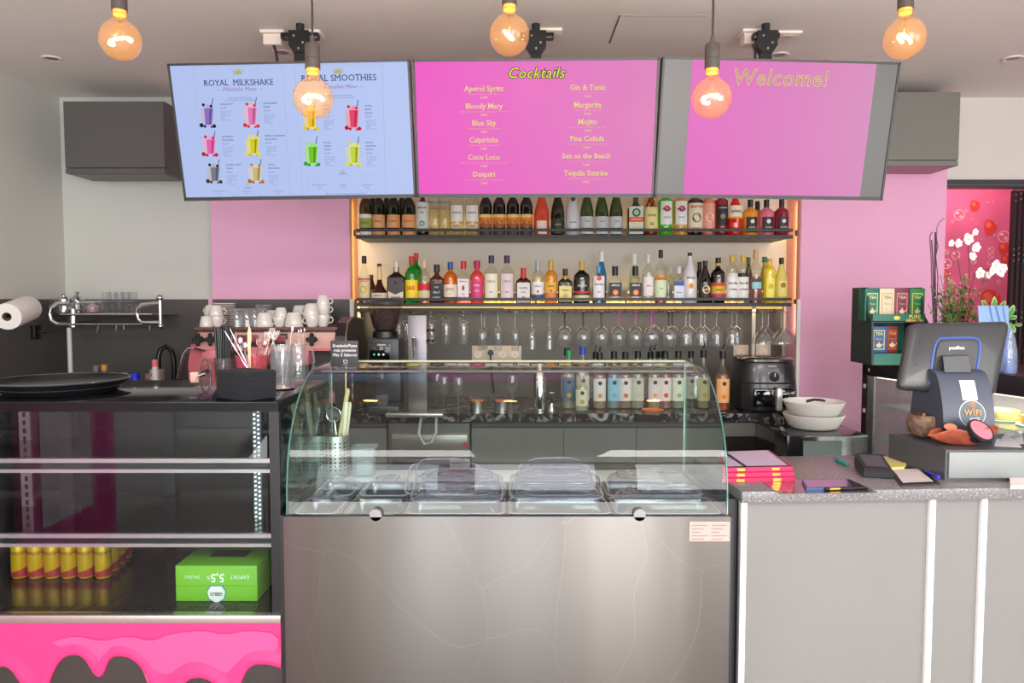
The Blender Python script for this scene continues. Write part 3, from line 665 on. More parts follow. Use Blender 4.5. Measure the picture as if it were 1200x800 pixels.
U('orange-pink rosé bottle with a white label and pink neck', 635, .092, 222, 'champ', glass((245, 120, 70), body=.55, bodycol=(236, 98, 60)), lbl=[(.05, .33, (232, 206, 200))], arc=80, cap=(226, 150, 160), capl=.3, capr=.38)
U('dark green sparkling bottle with a brown foil neck and black label', 654, .084, 220, 'champ', G_dkgreen, lbl=[(.06, .36, (46, 50, 40))], txt=[('CAVA', .24, .014, (190, 180, 130))], cap=(86, 50, 40), capl=.34, capr=.46)
U('silver-white sparkling wine bottle on the upper shelf', 671.5, .086, 219, 'champ', G_silver, lbl=[(.0, .1, (170, 172, 178))], extra=emblem((60, 50, 50), .74, .34), txt=[('FREIXENET', .28, .009, (90, 80, 80))], cap=(190, 190, 196), capl=.2, capr=.44)
for i, px in enumerate((688.5, 706, 723)):
    U(('left', 'middle', 'right')[i]+' one of three green cava bottles with silver labels', px, .082, 219, 'champ', G_green, lbl=[(.05, .14, (200, 200, 204)), (.17, .40, (196, 196, 200))], txt=[('CAVA', .3, .011, (90, 90, 96))], cap=(226, 228, 228), capl=.2, capr=.44)
U('dark green square bottle with an orange band across its label', 746, .102, 226, 'square', glass((20, 46, 30), body=.8, bodycol=(18, 40, 28)), lbl=[(.06, .68, (206, 210, 190)), (.33, .44, (220, 84, 40))], txt=[('JÄGERMEISTER', .385, .0095, (240, 220, 190))], extra=emblem((40, 96, 60), .54, .5, ring=(170, 200, 170)), cap=(100, 70, 40), capl=.12, capr=.36, name='liquor_bottle')
def net(t, R, H, ay):
    g = G()
    for k in range(8):
        for s_ in (1, -1):
            g.tube([(math.cos(k*PI/4+s_*j*.28)*R*(1.02 if j < 3 else 1.02-.12*(j-2)), math.sin(k*PI/4+s_*j*.28)*R*(1.02 if j < 3 else 1.02-.12*(j-2)), H*(.58+.06*j)) for j in range(6)], .0011, M_gold, 4)
    g.build('gold_net', t)
U('amber-red bottle in a gold net with a cream label', 764, .084, 222, 'sloped', glass((170, 60, 30), body=.6, bodycol=(140, 44, 20)), lbl=[(.16, .62, (236, 220, 150))], txt=[('LICOR', .44, .018, (90, 60, 20)), ('43', .26, .026, (90, 60, 20))], extra=net, cap=(180, 140, 60), name='liquor_bottle')
U('bright green vermouth bottle with a white oval label and red circle', 781.5, .088, 222, 'tall', glass((110, 230, 60), body=.5, bodycol=(90, 214, 50)), lbl=[(.25, .74, (226, 232, 230))], arc=100, txt=[('MARTINI', .57, .014, (30, 30, 30)), ('EXTRA DRY', .4, .008, (80, 90, 90))], extra=emblem((206, 34, 50), .58, .42), cap=(60, 140, 60), name='liquor_bottle')
U('pale yellow vermouth bottle with a white label and red circle', 799, .088, 222, 'tall', G_yel, liq=glass((255, 236, 150), body=.5, bodycol=(244, 222, 140)), fill=.75, lbl=[(.25, .74, (226, 230, 230))], arc=100, txt=[('MARTINI', .57, .014, (30, 30, 30)), ('BIANCO', .4, .009, (80, 90, 90))], extra=emblem((206, 34, 50), .58, .42), cap=(220, 220, 220), name='liquor_bottle')
U('black vermouth bottle with a cream crest label and red lettering', 816.5, .09, 222, 'tall', glass((30, 16, 16), body=.85, bodycol=(34, 18, 18)), lbl=[(.1, .7, (228, 218, 192))], txt=[('MARTINI', .62, .020, (200, 40, 40)), ('ROSSO', .17, .013, (160, 50, 40))], extra=emblem((90, 100, 60), .39, .62, ring=(226, 200, 170)), cap=(214, 206, 196), capl=.1, capr=.44, name='liquor_bottle')
U('peach coloured bottle with a cream medallion pattern', 832.5, .076, 222, 'tall', glass((244, 170, 140), body=.7, bodycol=(232, 150, 128)), lbl=[(.1, .7, (232, 160, 140))], extra=emblem((240, 220, 200), .4, .7, ring=(214, 110, 90)), cap=(230, 190, 170), name='liquor_bottle')
U('dark red bottle with a black portrait label', 847.5, .078, 222, 'tall', glass((190, 20, 36), body=.7, bodycol=(150, 16, 30)), lbl=[(.22, .66, (36, 32, 34))], arc=110, txt=[('PACHARÁN', .6, .010, (220, 220, 220))], extra=emblem((150, 130, 120), .42, .4), cap=(150, 20, 30), name='liquor_bottle')
U('orange-red aperitif bottle with a cream and blue label', 863.5, .09, 223, 'sloped', glass((250, 60, 30), body=.7, bodycol=(222, 44, 30)), lbl=[(.4, .66, (236, 226, 190)), (.38, .42, (240, 150, 40))], txt=[('APEROL', .53, .02, (30, 50, 130))], cap=(220, 60, 40), name='liquor_bottle')
SK = dict(capl=.34, capr=.34, arc=90, name='liquor_bottle')
U('amber-yellow liqueur bottle with black neck and skull label', 881.5, .092, 234, 'round', glass((255, 180, 40), body=.75, bodycol=(240, 160, 40)), lbl=[(.1, .52, (52, 44, 38))], txt=[('CALAVERA', .24, .009, (220, 210, 200))], extra=emblem((224, 220, 210), .4, .26), cap=(20, 20, 22), **SK)
U('amber liqueur bottle standing behind the yellow skull bottle', 890, .084, 236, 'round', glass((220, 140, 30), body=.75, bodycol=(190, 120, 34)), Y=YU2, cap=(20, 20, 22), **SK)
U('pink liqueur bottle with black neck and skull label', 900.5, .094, 234, 'round', glass((240, 130, 160), body=.8, bodycol=(228, 118, 146)), lbl=[(.1, .52, (52, 44, 46))], txt=[('CALAVERA', .24, .009, (220, 210, 200))], extra=emblem((224, 220, 216), .4, .26), cap=(20, 20, 22), **SK)
U('crimson liqueur bottle with black neck, rightmost on the upper shelf', 918.5, .088, 233, 'round', glass((180, 24, 56), body=.8, bodycol=(150, 22, 50)), lbl=[(.1, .52, (52, 40, 44))], txt=[('CALAVERA', .24, .009, (220, 210, 200))], extra=emblem((224, 216, 216), .4, .26), cap=(20, 20, 22), **SK)
# lower shelf -----------------------------------------------------
YL = 4.435; YL2 = 4.55
def Lo(lab, px, w, top, kind, gm, Y=YL, **k): return bottle(lab, px, w, top, 0, Y, kind, gm, zb=zsh2, grp=GL, name='liquor_bottle', **k)
def liqm(c, b=.8): return glass(tuple(min(255, int(x*1.05)) for x in c), body=b, bodycol=c)
Lo('brandy bottle with black cap and gold shield label, leftmost on the lower shelf', 425, .072, 300, 'sloped', G_clear, liq=liqm((130, 50, 26)), fill=.5, cap=(24, 22, 24), capl=.16, lbl=[(.1, .56, (226, 206, 160)), (.5, .53, (200, 60, 50))], txt=[('VETERANO', .47, .011, (190, 40, 40))], extra=emblem((206, 176, 60), .3, .62, ring=(232, 214, 150)))
Lo('dark red bottle standing behind the first brandy bottle', 433.5, .06, 322, 'sloped', liqm((90, 20, 18)), Y=YL2, cap=(90, 20, 20))
Lo('long-necked cognac bottle with flared dark red body', 443, .098, 309, 'flare', glass((110, 30, 20), body=.5, bodycol=(70, 20, 14)), liq=liqm((100, 26, 16)), fill=.4, cap=(40, 28, 24), capl=.07, capr=.28, neck=((226, 200, 140), .6), lbl=[(.04, .27, (226, 216, 190))], txt=[('HENNESSY', .2, .0105, (110, 80, 60))])
def chevron(t, R, H, ay):
    yy = -R*ay*1.02-.003
    G().add([(-R*.84, yy, .30*H), (0, yy, .22*H), (R*.84, yy, .30*H), (R*.84, yy, .62*H), (-R*.84, yy, .62*H)], [(0, 1, 2, 3, 4)], mat((42, 26, 30), .4)).build('dark_chevron', t)
Lo('broad rectangular whisky bottle with cream cap and cream chevron label', 463, .108, 307, 'square', glass((70, 34, 20), body=.7, bodycol=(48, 24, 22)), cap=(226, 218, 196), capl=.24, capr=.26, lbl=[(.05, .5, (222, 212, 186))], extra=chevron, txt=[('Ballantines', .16, .013, (120, 100, 80)), ('B', .5, .022, (200, 190, 170))])
Lo('green whisky bottle with red cap and yellow label', 481, .078, 300.5, 'round', G_bgreen, cap=(206, 40, 44), capl=.17, capr=.4, lbl=[(.1, .5, (244, 214, 40))], txt=[('J&B', .33, .036, (214, 30, 40))])
Lo('second green bottle with red cap, behind the yellow label one', 486.5, .074, 296.5, 'round', G_bgreen, Y=YL2, cap=(214, 36, 48), capl=.14, capr=.4)
Lo('clear square whisky bottle with a slanting red label', 496, .076, 305, 'round', G_clear, liq=liqm((206, 150, 60), .45), fill=.5, cap=(226, 196, 150), capl=.18, capr=.38, lbl=[(.08, .3, (222, 202, 160)), (.32, .46, (206, 36, 44))])
Lo('whiskey bottle with black cap and black arched label', 511, .084, 310, 'square', glass((150, 84, 40), body=.45, bodycol=(110, 54, 24)), liq=liqm((120, 56, 22)), fill=.62, cap=(28, 30, 34), capl=.2, capr=.42, lbl=[(.06, .52, (34, 34, 38))], txt=[('OLD', .42, .013, (220, 220, 220)), ('No.7', .29, .019, (220, 220, 220)), ('WHISKEY', .16, .011, (210, 210, 210))])
Lo('amber whisky bottle with blue cap and white label', 527, .084, 307, 'round', glass((250, 180, 60), body=.3, bodycol=(230, 150, 40)), liq=liqm((226, 140, 30)), fill=.66, cap=(40, 84, 150), capl=.18, capr=.4, lbl=[(.06, .16, (34, 44, 96)), (.16, .46, (236, 220, 200))], txt=[('DYC', .34, .026, (50, 40, 60)), ('8', .23, .016, (210, 110, 60))])
Lo('clear gin bottle with red cap and a small red guard on its white label', 542.5, .078, 306, 'square', G_clear, liq=liqm((236, 150, 130), .25), fill=.3, cap=(214, 44, 50), capl=.19, capr=.42, lbl=[(.16, .58, (228, 226, 236))], txt=[('BEEFEATER', .52, .010, (200, 40, 60)), ('GIN', .22, .009, (60, 60, 70))], extra=emblem((206, 60, 50), .37, .22, kz=1.9))
Lo('coral pink gin bottle with dark pink cap', 558.5, .084, 305.5, 'round', glass((255, 110, 110), body=.65, bodycol=(240, 84, 90)), cap=(180, 34, 76), capl=.18, capr=.46, lbl=[(.1, .54, (214, 60, 130))], arc=100, txt=[('PINK', .42, .016, (250, 210, 230)), ('GIN', .3, .018, (240, 190, 220))])
for i, px in enumerate((575.5, 594)):
    Lo(('clear gin bottle with purple cap, left one of the pair right of the pink gin', 'clear gin bottle with purple cap and pink lettering, right one of the pair')[i], px, .09, 299.5, 'round', G_clear, liq=glass((255, 250, 215), body=.16, bodycol=(244, 236, 190)), fill=.62, cap=(62, 44, 92), capl=.16, capr=.38, lbl=[(.08, .62, (236, 228, 206) if i == 0 else (226, 206, 214))], arc=110, txt=[('LARIOS', .46, .015, (150, 90, 140)), ('GIN', .24, .011, (130, 90, 150))])
Lo('dark brown herbal liqueur bottle with red cap and white label', 613.5, .09, 314, 'square', glass((70, 22, 20), body=.85, bodycol=(58, 22, 22)), cap=(206, 40, 48), capl=.3, capr=.36, lbl=[(.03, .58, (222, 216, 216))], txt=[('RUAVIEJA', .44, .012, (110, 60, 50)), ('LICOR', .32, .009, (90, 80, 80))], extra=emblem((230, 130, 60), .17, .22))
Lo('pale tequila bottle with silver cap and white and blue label', 630.5, .074, 305, 'round', G_clear, liq=glass((255, 246, 200), body=.3, bodycol=(240, 226, 160)), fill=.6, cap=(170, 176, 184), capl=.26, capr=.38, lbl=[(.1, .2, (60, 80, 140)), (.22, .5, (236, 236, 236))], txt=[('CUERVO', .4, .011, (60, 90, 150))], extra=emblem((190, 90, 60), .28, .2), caprough=.25)
Lo('golden tequila bottle with gold cap', 646, .078, 305, 'round', glass((255, 200, 80), body=.6, bodycol=(232, 166, 50)), cap=(200, 158, 66), capl=.26, capr=.38, lbl=[(.1, .26, (220, 130, 90)), (.26, .5, (236, 180, 60))], arc=110, txt=[('CUERVO', .4, .011, (90, 50, 20))], extra=emblem((190, 80, 50), .3, .2), caprough=.3)
Lo('square-shouldered herbal bottle with yellow label and gold neck', 663, .088, 315, 'square', glass((60, 40, 20), body=.7, bodycol=(52, 38, 22)), cap=(36, 30, 28), capl=.2, capr=.34, neck=((196, 150, 60), .68), lbl=[(.06, .5, (226, 212, 130))], txt=[('HIERBAS', .38, .010, (100, 80, 40))], extra=emblem((206, 180, 90), .22, .34))
Lo('broad black rum bottle with gold cap and red and cream label', 682.5, .098, 306, 'round', glass((20, 16, 18), body=.93, bodycol=(26, 22, 24)), cap=(206, 160, 80), capl=.24, capr=.34, lbl=[(.06, .2, (222, 212, 160)), (.2, .24, (28, 26, 30)), (.24, .3, (200, 50, 60))], txt=[('BARCELÓ', .42, .0135, (226, 222, 214))])
Lo('clear rum bottle with white cap and blue pourer neck behind', 702.5, .08, 311, 'round', G_clear, liq=liqm((70, 150, 190), .5), fill=.12, cap=(70, 160, 200), capl=.2, capr=.3, lbl=[(.14, .72, (230, 230, 232))], arc=110, txt=[('BACARDI', .5, .013, (60, 50, 60)), ('RON', .3, .010, (190, 60, 70))], extra=emblem((214, 50, 60), .66, .36, ring=(230, 100, 100)))
Lo('blue bottle with a tall white cap, behind the clear rum', 706, .066, 294.5, 'sloped', glass((60, 160, 220), body=.5, bodycol=(60, 150, 200)), Y=YL2, cap=(230, 230, 232), capl=.2, capr=.5)
for i, px in enumerate((722, 746)):
    Lo(('clear rum bottle with wide black cap and peach motif, left of the pair', 'clear rum bottle with black cap and peach motif, right of the pair')[i], px, .086, 312, 'square', G_clear, liq=glass((255, 250, 226), body=.1, bodycol=(240, 236, 210)), fill=.5, cap=(24, 24, 26), capl=.25, capr=.42, lbl=[(.2, .56, (40, 38, 40))], txt=[('AMICA', .49, .016, (230, 230, 230))], extra=emblem((240, 120, 70), .3, .4, ring=(240, 170, 110)))
Lo('clear bottle with a thin white cap behind the right peach motif bottle', 745, .07, 297.5, 'sloped', G_clear, Y=YL2, liq=glass((255, 250, 220), body=.15, bodycol=(240, 236, 200)), cap=(232, 232, 232), capl=.22, capr=.46)
Lo('clear anise bottle with a clear cap and pale pink print', 761, .074, 298, 'round', G_clear, liq=glass((250, 246, 246), body=.3, bodycol=(232, 226, 228)), fill=.6, cap=(214, 214, 216), capl=.18, capr=.36, lbl=[(.16, .54, (232, 222, 226))], arc=100, txt=[('ANIS', .36, .013, (200, 80, 110))])
Lo('clear bottle with black stopper, green and orange label and red base', 776, .074, 293, 'round', G_clear, liq=liqm((200, 40, 34)), fill=.1, cap=(24, 24, 26), capl=.15, capr=.36, lbl=[(.12, .5, (214, 226, 190)), (.44, .52, (226, 140, 40))], txt=[('JARANA', .46, .013, (60, 60, 120)), ('GIN', .28, .010, (50, 110, 70))])
Lo('short clear bottle with silver cap and blue label', 797.5, .07, 312, 'square', G_clear, liq=glass((246, 248, 252), body=.15, bodycol=(222, 226, 236)), fill=.6, cap=(196, 198, 204), capl=.2, capr=.44, lbl=[(.1, .6, (214, 218, 232)), (.48, .6, (50, 80, 170))], txt=[('VODKA', .3, .010, (40, 60, 150))])
Lo('short clear bottle behind and left of the blue label bottle', 788, .07, 313, 'square', G_clear, Y=YL2, liq=glass((246, 248, 252), body=.15, bodycol=(222, 226, 236)), cap=(206, 206, 210), capl=.18, capr=.44)
Lo('short clear bottle tucked behind the white coconut rum', 803, .06, 313, 'round', G_clear, Y=YL2, cap=(200, 196, 190), capl=.14)
Lo('white coconut rum bottle with black cap and a palm motif', 810.5, .09, 296, 'sloped', mat((214, 212, 216), .25, coat=.5), cap=(22, 22, 26), capl=.14, capr=.3, txt=[('MALIBU', .5, .016, (90, 80, 90))], extra=emblem((240, 190, 90), .35, .4, ring=(220, 130, 50)))
Lo('black bottle half hidden behind the cream liqueur bottle', 822, .064, 307, 'sloped', G_black, Y=YL2, cap=(20, 20, 22), capl=.2)
Lo('dark brown cream liqueur bottle with a red and green oval label', 828.5, .08, 305.6, 'sloped', glass((40, 20, 18), body=.92, bodycol=(34, 22, 20)), cap=(24, 22, 22), capl=.12, capr=.36, lbl=[(.1, .42, (56, 40, 34))], arc=100, extra=emblem((222, 206, 160), .33, .62, ring=(190, 60, 40)), txt=[('BAILEYS', .33, .012, (246, 230, 190))])
Lo('black coffee liqueur bottle with a yellow and red label', 844, .086, 302, 'round', G_black, cap=(24, 22, 22), capl=.12, capr=.38, neck=((220, 180, 60), .82), lbl=[(.08, .22, (170, 60, 100)), (.22, .38, (222, 170, 50)), (.38, .46, (200, 70, 40))], txt=[('KAHLUA', .3, .012, (40, 20, 20))])
for i, px in enumerate((860.5, 873.5)):
    Lo(('white label bottle with black script and gold cap, left of the pair', 'white label bottle with black band and gold cap, right of the pair')[i], px, .07, 299, 'tall', G_clear, liq=glass((244, 244, 240), body=.3, bodycol=(226, 224, 218)), fill=.62, cap=(210, 170, 60), capl=.15, capr=.46, lbl=[(.08, .62, (232, 230, 226)), (.55, .63, (40, 40, 42) if i else (214, 212, 210))], txt=[('Ron Mu', .42, .018, (26, 26, 28)), ('y Suave', .3, .017, (26, 26, 28))])
Lo('dark bottle with green and yellow cap, behind the cork-capped bottle at left', 880, .06, 301.5, 'sloped', liqm((70, 60, 30)), Y=YL2, cap=(60, 120, 50), capl=.14)
Lo('tall bottle with cork-coloured cap, teal band label and crimson liquid', 888.5, .076, 292.5, 'round', G_clear, liq=liqm((150, 24, 50)), fill=.5, cap=(206, 160, 110), capl=.18, capr=.4, lbl=[(.4, .46, (70, 70, 78)), (.28, .4, (150, 206, 206))], arc=90)
Lo('bottle with green cap and yellow neck behind the yellow bottle', 899, .06, 301, 'sloped', liqm((222, 190, 40)), Y=YL2, cap=(40, 130, 70), capl=.12, capr=.5)
Lo('all yellow citrus liqueur bottle with tan cap', 904.7, .074, 303, 'tall', glass((255, 236, 60), body=.85, bodycol=(240, 216, 50)), cap=(206, 160, 96), capl=.16, capr=.4, lbl=[(.14, .56, (246, 232, 110))], arc=80, extra=emblem((214, 190, 40), .38, .4))
Lo('pale lemon liqueur bottle with black cap, rightmost on the lower shelf', 919, .074, 302, 'sloped', glass((250, 240, 140), body=.75, bodycol=(232, 220, 116)), cap=(24, 22, 22), capl=.14, capr=.38, lbl=[(.16, .5, (226, 214, 120))], arc=80, extra=emblem((80, 120, 60), .4, .4, ring=(200, 110, 40)))
# ---------------------------------------------------------------- hanging glass rack
zr = P(0, 366, 4.40).z
t = thing('glass_rack', 'black wire rack under the lower shelf from which glasses hang', 'rack', ((xs0+xs1)/2, 4.5, zr), group=None)
zu = zsh2-.027
xr = P(600, 0, 4.38).x
g = G(); x = xs0+.02
k = 0
while x < xs1-.02:
    Gk = G(); Gk.tube([(x, 4.375, zu), (x, 4.372, zr+.004), (x+.012, 4.372, zr), (x+.012, 4.69, zr)], .0028, M_rail, 5).tube([(x, 4.372, zr+.004), (x-.012, 4.372, zr), (x-.012, 4.69, zr)], .0028, M_rail, 5)
    Gk.build('rack_wire', t, True); x += .0985; k += 1
G().box(xs0, P(590, 0, 4.38).x, 4.364, 4.372, zr+.004, zu+.002, mat((40, 39, 40), .5)).build('rack_front_plate', t, True)
# hanging glasses, mouth down
def hg(kind, stemm=None):
    zt = -.002
    g = G(); gs = G(); sm = stemm or M_drink
    if kind == 'beer':
        g.lathe([(.030, -.195), (.0325, -.15), (.0335, -.09), (.030, -.055), (.018, -.035), (.006, -.028)], M_drink, seg=20); L_ = .028
    elif kind == 'flute':
        g.lathe([(.021, -.235), (.0265, -.19), (.0285, -.15), (.026, -.12), (.016, -.10), (.005, -.088)], M_drink, seg=20); L_ = .09
    elif kind == 'trumpet':
        g.lathe([(.030, -.225), (.027, -.18), (.022, -.12), (.014, -.098), (.005, -.09)], M_drink, seg=20); L_ = .09
    elif kind == 'balloon':
        g.lathe([(.043, -.208), (.050, -.175), (.051, -.15), (.045, -.12), (.030, -.098), (.012, -.088), (.006, -.083)], M_drink, seg=24); L_ = .084
    elif kind == 'wine':
        g.lathe([(.040, -.205), (.041, -.16), (.040, -.13), (.033, -.112), (.014, -.095), (.004, -.09)], M_drink, seg=22); L_ = .09
    else:
        g.lathe([(.062, -.198), (.060, -.175), (.05, -.15), (.03, -.125), (.012, -.108), (.004, -.10)], M_drink, seg=24); L_ = .10
    gs.lathe([(0, -L_-.004), (.0045, -L_), (.0038, -L_*.5), (.006, -.008), (.032, -.001), (.032, .001), (0, .001)], sm, seg=20)
    return g, gs
GB = {}
M_pinkstem = glass((226, 90, 190), body=.6, bodycol=(200, 70, 160)); M_blkstem = mat((24, 24, 28), .2)
kinds = {'beer': ('beer', None, 'beer_glass'), 'flute': ('flute', None, 'champagne_flute'), 'trumpet': ('trumpet', None, 'trumpet_glass'), 'bk': ('balloon', M_blkstem, 'balloon_glass'),
         'pk': ('balloon', M_pinkstem, 'balloon_glass'), 'wine': ('wine', None, 'wine_glass'), 'coupe': ('coupe', None, 'coupe_glass')}
def hang(kk, px, lab, Y=4.42, grp='glasses hanging from the rack'):
    k_, sm, nm = kinds[kk]; p = Vector((P(px, 390, Y).x, Y, zr+.004))
    if kk not in GB:
        t = thing(nm, lab, 'glass', p, group=grp); a, b = hg(k_, sm); a.build('bowl', t); b.build('stem', t); GB[kk] = t
    else: dup(GB[kk], p, lab, group=grp)
O = ['first', 'second', 'third', 'fourth', 'fifth', 'sixth', 'seventh', 'eighth', 'ninth', 'tenth']
for i, px in enumerate((466.5, 476, 505, 522.5, 543)): hang('beer', px, O[i]+' short-stemmed beer glass from the left, hanging in the rack')
for i, px in enumerate((564.5, 583.5, 603.7)): hang('flute', px, O[i]+' narrow champagne flute from the left, hanging in the rack')
hang('flute', 567.5, 'narrow champagne flute hanging behind the first flute', Y=4.54)
for i, px in enumerate((623.5, 643.8)): hang('trumpet', px, ('left', 'right')[i]+' one of two trumpet-shaped flutes hanging in the rack')
for i, px in enumerate((661.7, 683.3, 704.5)): hang('bk', px, O[i]+' black-stemmed balloon glass from the left, hanging in the rack')
for i, px in enumerate((724.5, 744.5, 763)): hang('pk', px, O[i]+' pink-stemmed balloon glass from the left, hanging in the rack')
hang('pk', 767, 'pink-stemmed balloon glass hanging behind the third pink-stemmed one', Y=4.54)
hang('bk', 783.5, 'black-stemmed balloon glass hanging right of the pink stems'); hang('bk', 787.5, 'black-stemmed balloon glass behind the one right of the pink stems', Y=4.54)
for i, px in enumerate((803.5, 821, 839.5, 857.5)): hang('wine', px, O[i]+' thin-stemmed clear wine glass from the left, hanging near the fryer')
for i, px in enumerate((808, 825.5, 863)): hang('wine', px, ('thin-stemmed wine glass behind the first clear one', 'thin-stemmed wine glass behind the second clear one', 'thin-stemmed wine glass behind the fourth clear one')[i], Y=4.54)
hang('coupe', 893, 'wide coupe glass hanging over the fryer, left one'); hang('coupe', 900, 'wide coupe glass hanging behind the left coupe', Y=4.54)
hang('coupe', 915, 'wide coupe glass at the right end of the rack'); hang('coupe', 921, 'wide coupe glass behind the rightmost coupe', Y=4.54)
# shelf uprights
for px, lab in ((421, 'white round pole at the left end of the glass rack'), (883, 'white round pole behind the glasses above the fryer'), (918.5, 'grey round pole right of the fryer')):
    x = P(px, 390, 4.62).x
    tag(G().rod((x, 4.62, .93), (x, 4.62, zu+.01), .011, mat((214, 212, 208), .4) if px < 900 else mat((150, 146, 146), .4), 12).build('support_pole'), lab, 'pole')
# wall sockets in the niche
Msk = mat((206, 192, 178), .5); Mski = mat((226, 214, 204), .5)
def wsock(x0, x1, y0, y1, lab, n):
    a = P(x0, y0, YN-.012); b = P(x1, y1, YN-.012)
    t = thing('wall_socket', lab, 'socket', ((a.x+b.x)/2, YN, (a.z+b.z)/2), group='sockets in the niche')
    G().box(a.x, b.x, YN-.012, YN-.001, b.z, a.z, Msk, .002).build('plate', t, True)
    for i in range(n):
        cx = a.x+(b.x-a.x)*(i+.5)/n; cz = (a.z+b.z)/2
        G().lathe([(0, 0), (.022, 0), (.024, .004), (.027, .004), (.027, 0)], Mski, (cx, YN-.013, cz), 18, R=Matrix.Rotation(PI/2, 3, 'X')).box(cx-.004, cx+.004, YN-.016, YN-.012, cz-.012, cz-.008, M_black).build('outlet', t, True)
    return t
ws = wsock(553, 611, 405, 423, 'beige four-gang wall socket under the flutes', 4)
c = P(575, 413, YN-.04)
G().rod((c.x, YN-.015, c.z), (c.x, YN-.05, c.z), .019, M_black, 14).tube([(c.x, YN-.05, c.z-.01), (c.x, YN-.055, c.z-.08), (c.x+.02, YN-.05, .96)], .005, M_black).build('black_plug', ws, True)
wsock(860, 877, 404, 421, 'beige wall socket left behind the fryer', 1); wsock(886, 903, 403, 420, 'beige wall socket right behind the fryer', 1)
# ================================================================ BACK COUNTER
def marble():
    m = bpy.data.materials.new('dark_granite'); m.use_nodes = True; nt = m.node_tree; b = nt.nodes['Principled BSDF']
    tc = nt.nodes.new('ShaderNodeTexCoord'); n = nt.nodes.new('ShaderNodeTexNoise'); n.inputs['Scale'].default_value = 14; n.inputs['Detail'].default_value = 8; n.inputs['Distortion'].default_value = 1.5
    r = nt.nodes.new('ShaderNodeValToRGB'); r.color_ramp.elements[0].position = .5; r.color_ramp.elements[0].color = rgb((34, 32, 34)); r.color_ramp.elements[1].position = .68; r.color_ramp.elements[1].color = rgb((170, 165, 168))
    nt.links.new(tc.outputs['Object'], n.inputs['Vector']); nt.links.new(n.outputs['Fac'], r.inputs[0]); nt.links.new(r.outputs[0], b.inputs['Base Color']); b.inputs['Roughness'].default_value = .18
    return m
ZB = .93; YB = 4.0
xb1 = P(928, 480, YB).x
o = G().box(XL+.01, xb1, YB, YP-.015, ZB-.045, ZB, marble()).box(XN0+.006, XN1-.006, YP-.015, YN-.002, ZB-.045, ZB, marble()).build('worktop'); tag(o, 'dark veined granite worktop along the back of the bar', 'worktop')
M_dg = mat((132, 134, 134), .25, .2)
def base_cab(x0, x1, lab, n=1, drawer=False):
    t = thing('base_cabinet', lab, 'cabinet', ((x0+x1)/2, YP-.03, 0), group='cabinets under the back worktop')
    G().box(x0, x1, YB+.05, YP-.02, .1, ZB-.046, mat((70, 70, 72), .5)).box(x0, x1, YB+.09, YP-.02, 0, .1, M_blackmatt).build('carcass', t, True)
    wd = (x1-x0)/n
    for i in range(n):
        a, b = x0+i*wd+.002, x0+(i+1)*wd-.002
        if drawer:
            d = G().box(a, b, YB+.03, YB+.05, .80, ZB-.055, mat((118, 116, 112), .45)).build('drawer_front', t, True)
            d = G().box(a, b, YB+.03, YB+.05, .11, .79, mat((40, 38, 40), .3)).build('door', t, True)
        else:
            d = G().box(a, b, YB+.03, YB+.05, .11, ZB-.07, M_dg).build('door', t, True)
            G().box(a, b, YB+.028, YB+.034, ZB-.085, ZB-.071, mat((44, 44, 46), .4)).build('handle_channel', t, True)
    return t
xa = P(552, 500, YB).x; xb = P(661, 500, YB).x; xc = P(747, 500, YB).x; xd = P(850, 500, YB).x
base_cab(xa, xb, 'grey base cabinet right of the glass washer'); base_cab(xb, xc, 'grey base cabinet in the middle behind the food case'); base_cab(xc, xd, 'grey base cabinet behind the right end of the food case')
base_cab(xd, xb1-.04, 'base unit with a light grey drawer under the fryer', 1, True)
xw = P(452, 520, YB).x
base_cab(XL+.02, xw, 'dark base cabinets under the coffee machine and sink', 3)
# glass washer under the counter
t = thing('glass_washer', 'steel glass washer with a red button under the worktop', 'dishwasher', ((xa+xw)/2, 4.2, 0))
G().box(xw+.01, xa-.01, YB+.04, YP-.03, .03, ZB-.06, mat((150, 148, 146), .35, .8)).build('body', t, True)
zz0 = P(500, 553, YB).z; zz1 = P(500, 512, YB).z; zz2 = P(500, 536, YB).z
G().box(xw+.03, xa-.02, YB+.015, YB+.04, .08, zz2-.01, mat((90, 90, 92), .3, .7), .004).build('door', t, True)
G().box(xw+.03, xa-.02, YB+.01, YB+.04, zz2, zz1+.01, mat((168, 165, 162), .35, .8), .004).build('control_panel', t, True)
c = P(545, 521, YB); G().rod((c.x, YB+.012, c.z), (c.x, YB-.004, c.z), .013, mat((206, 40, 44), .4), 14).build('red_button', t, True)
c = P(539, 545, YB+.012); g = G().box(c.x-.055, c.x+.055, YB+.005, YB+.014, c.z-.035, c.z+.035, mat((214, 212, 200), .6))
for k in range(7): g.box(c.x-.045, c.x+.045-.02*(k % 3), YB+.004, YB+.005, c.z+.024-k*.008, c.z+.0265-k*.008, mat((120, 118, 112), .6))
g.build('printed_notice', t, True)
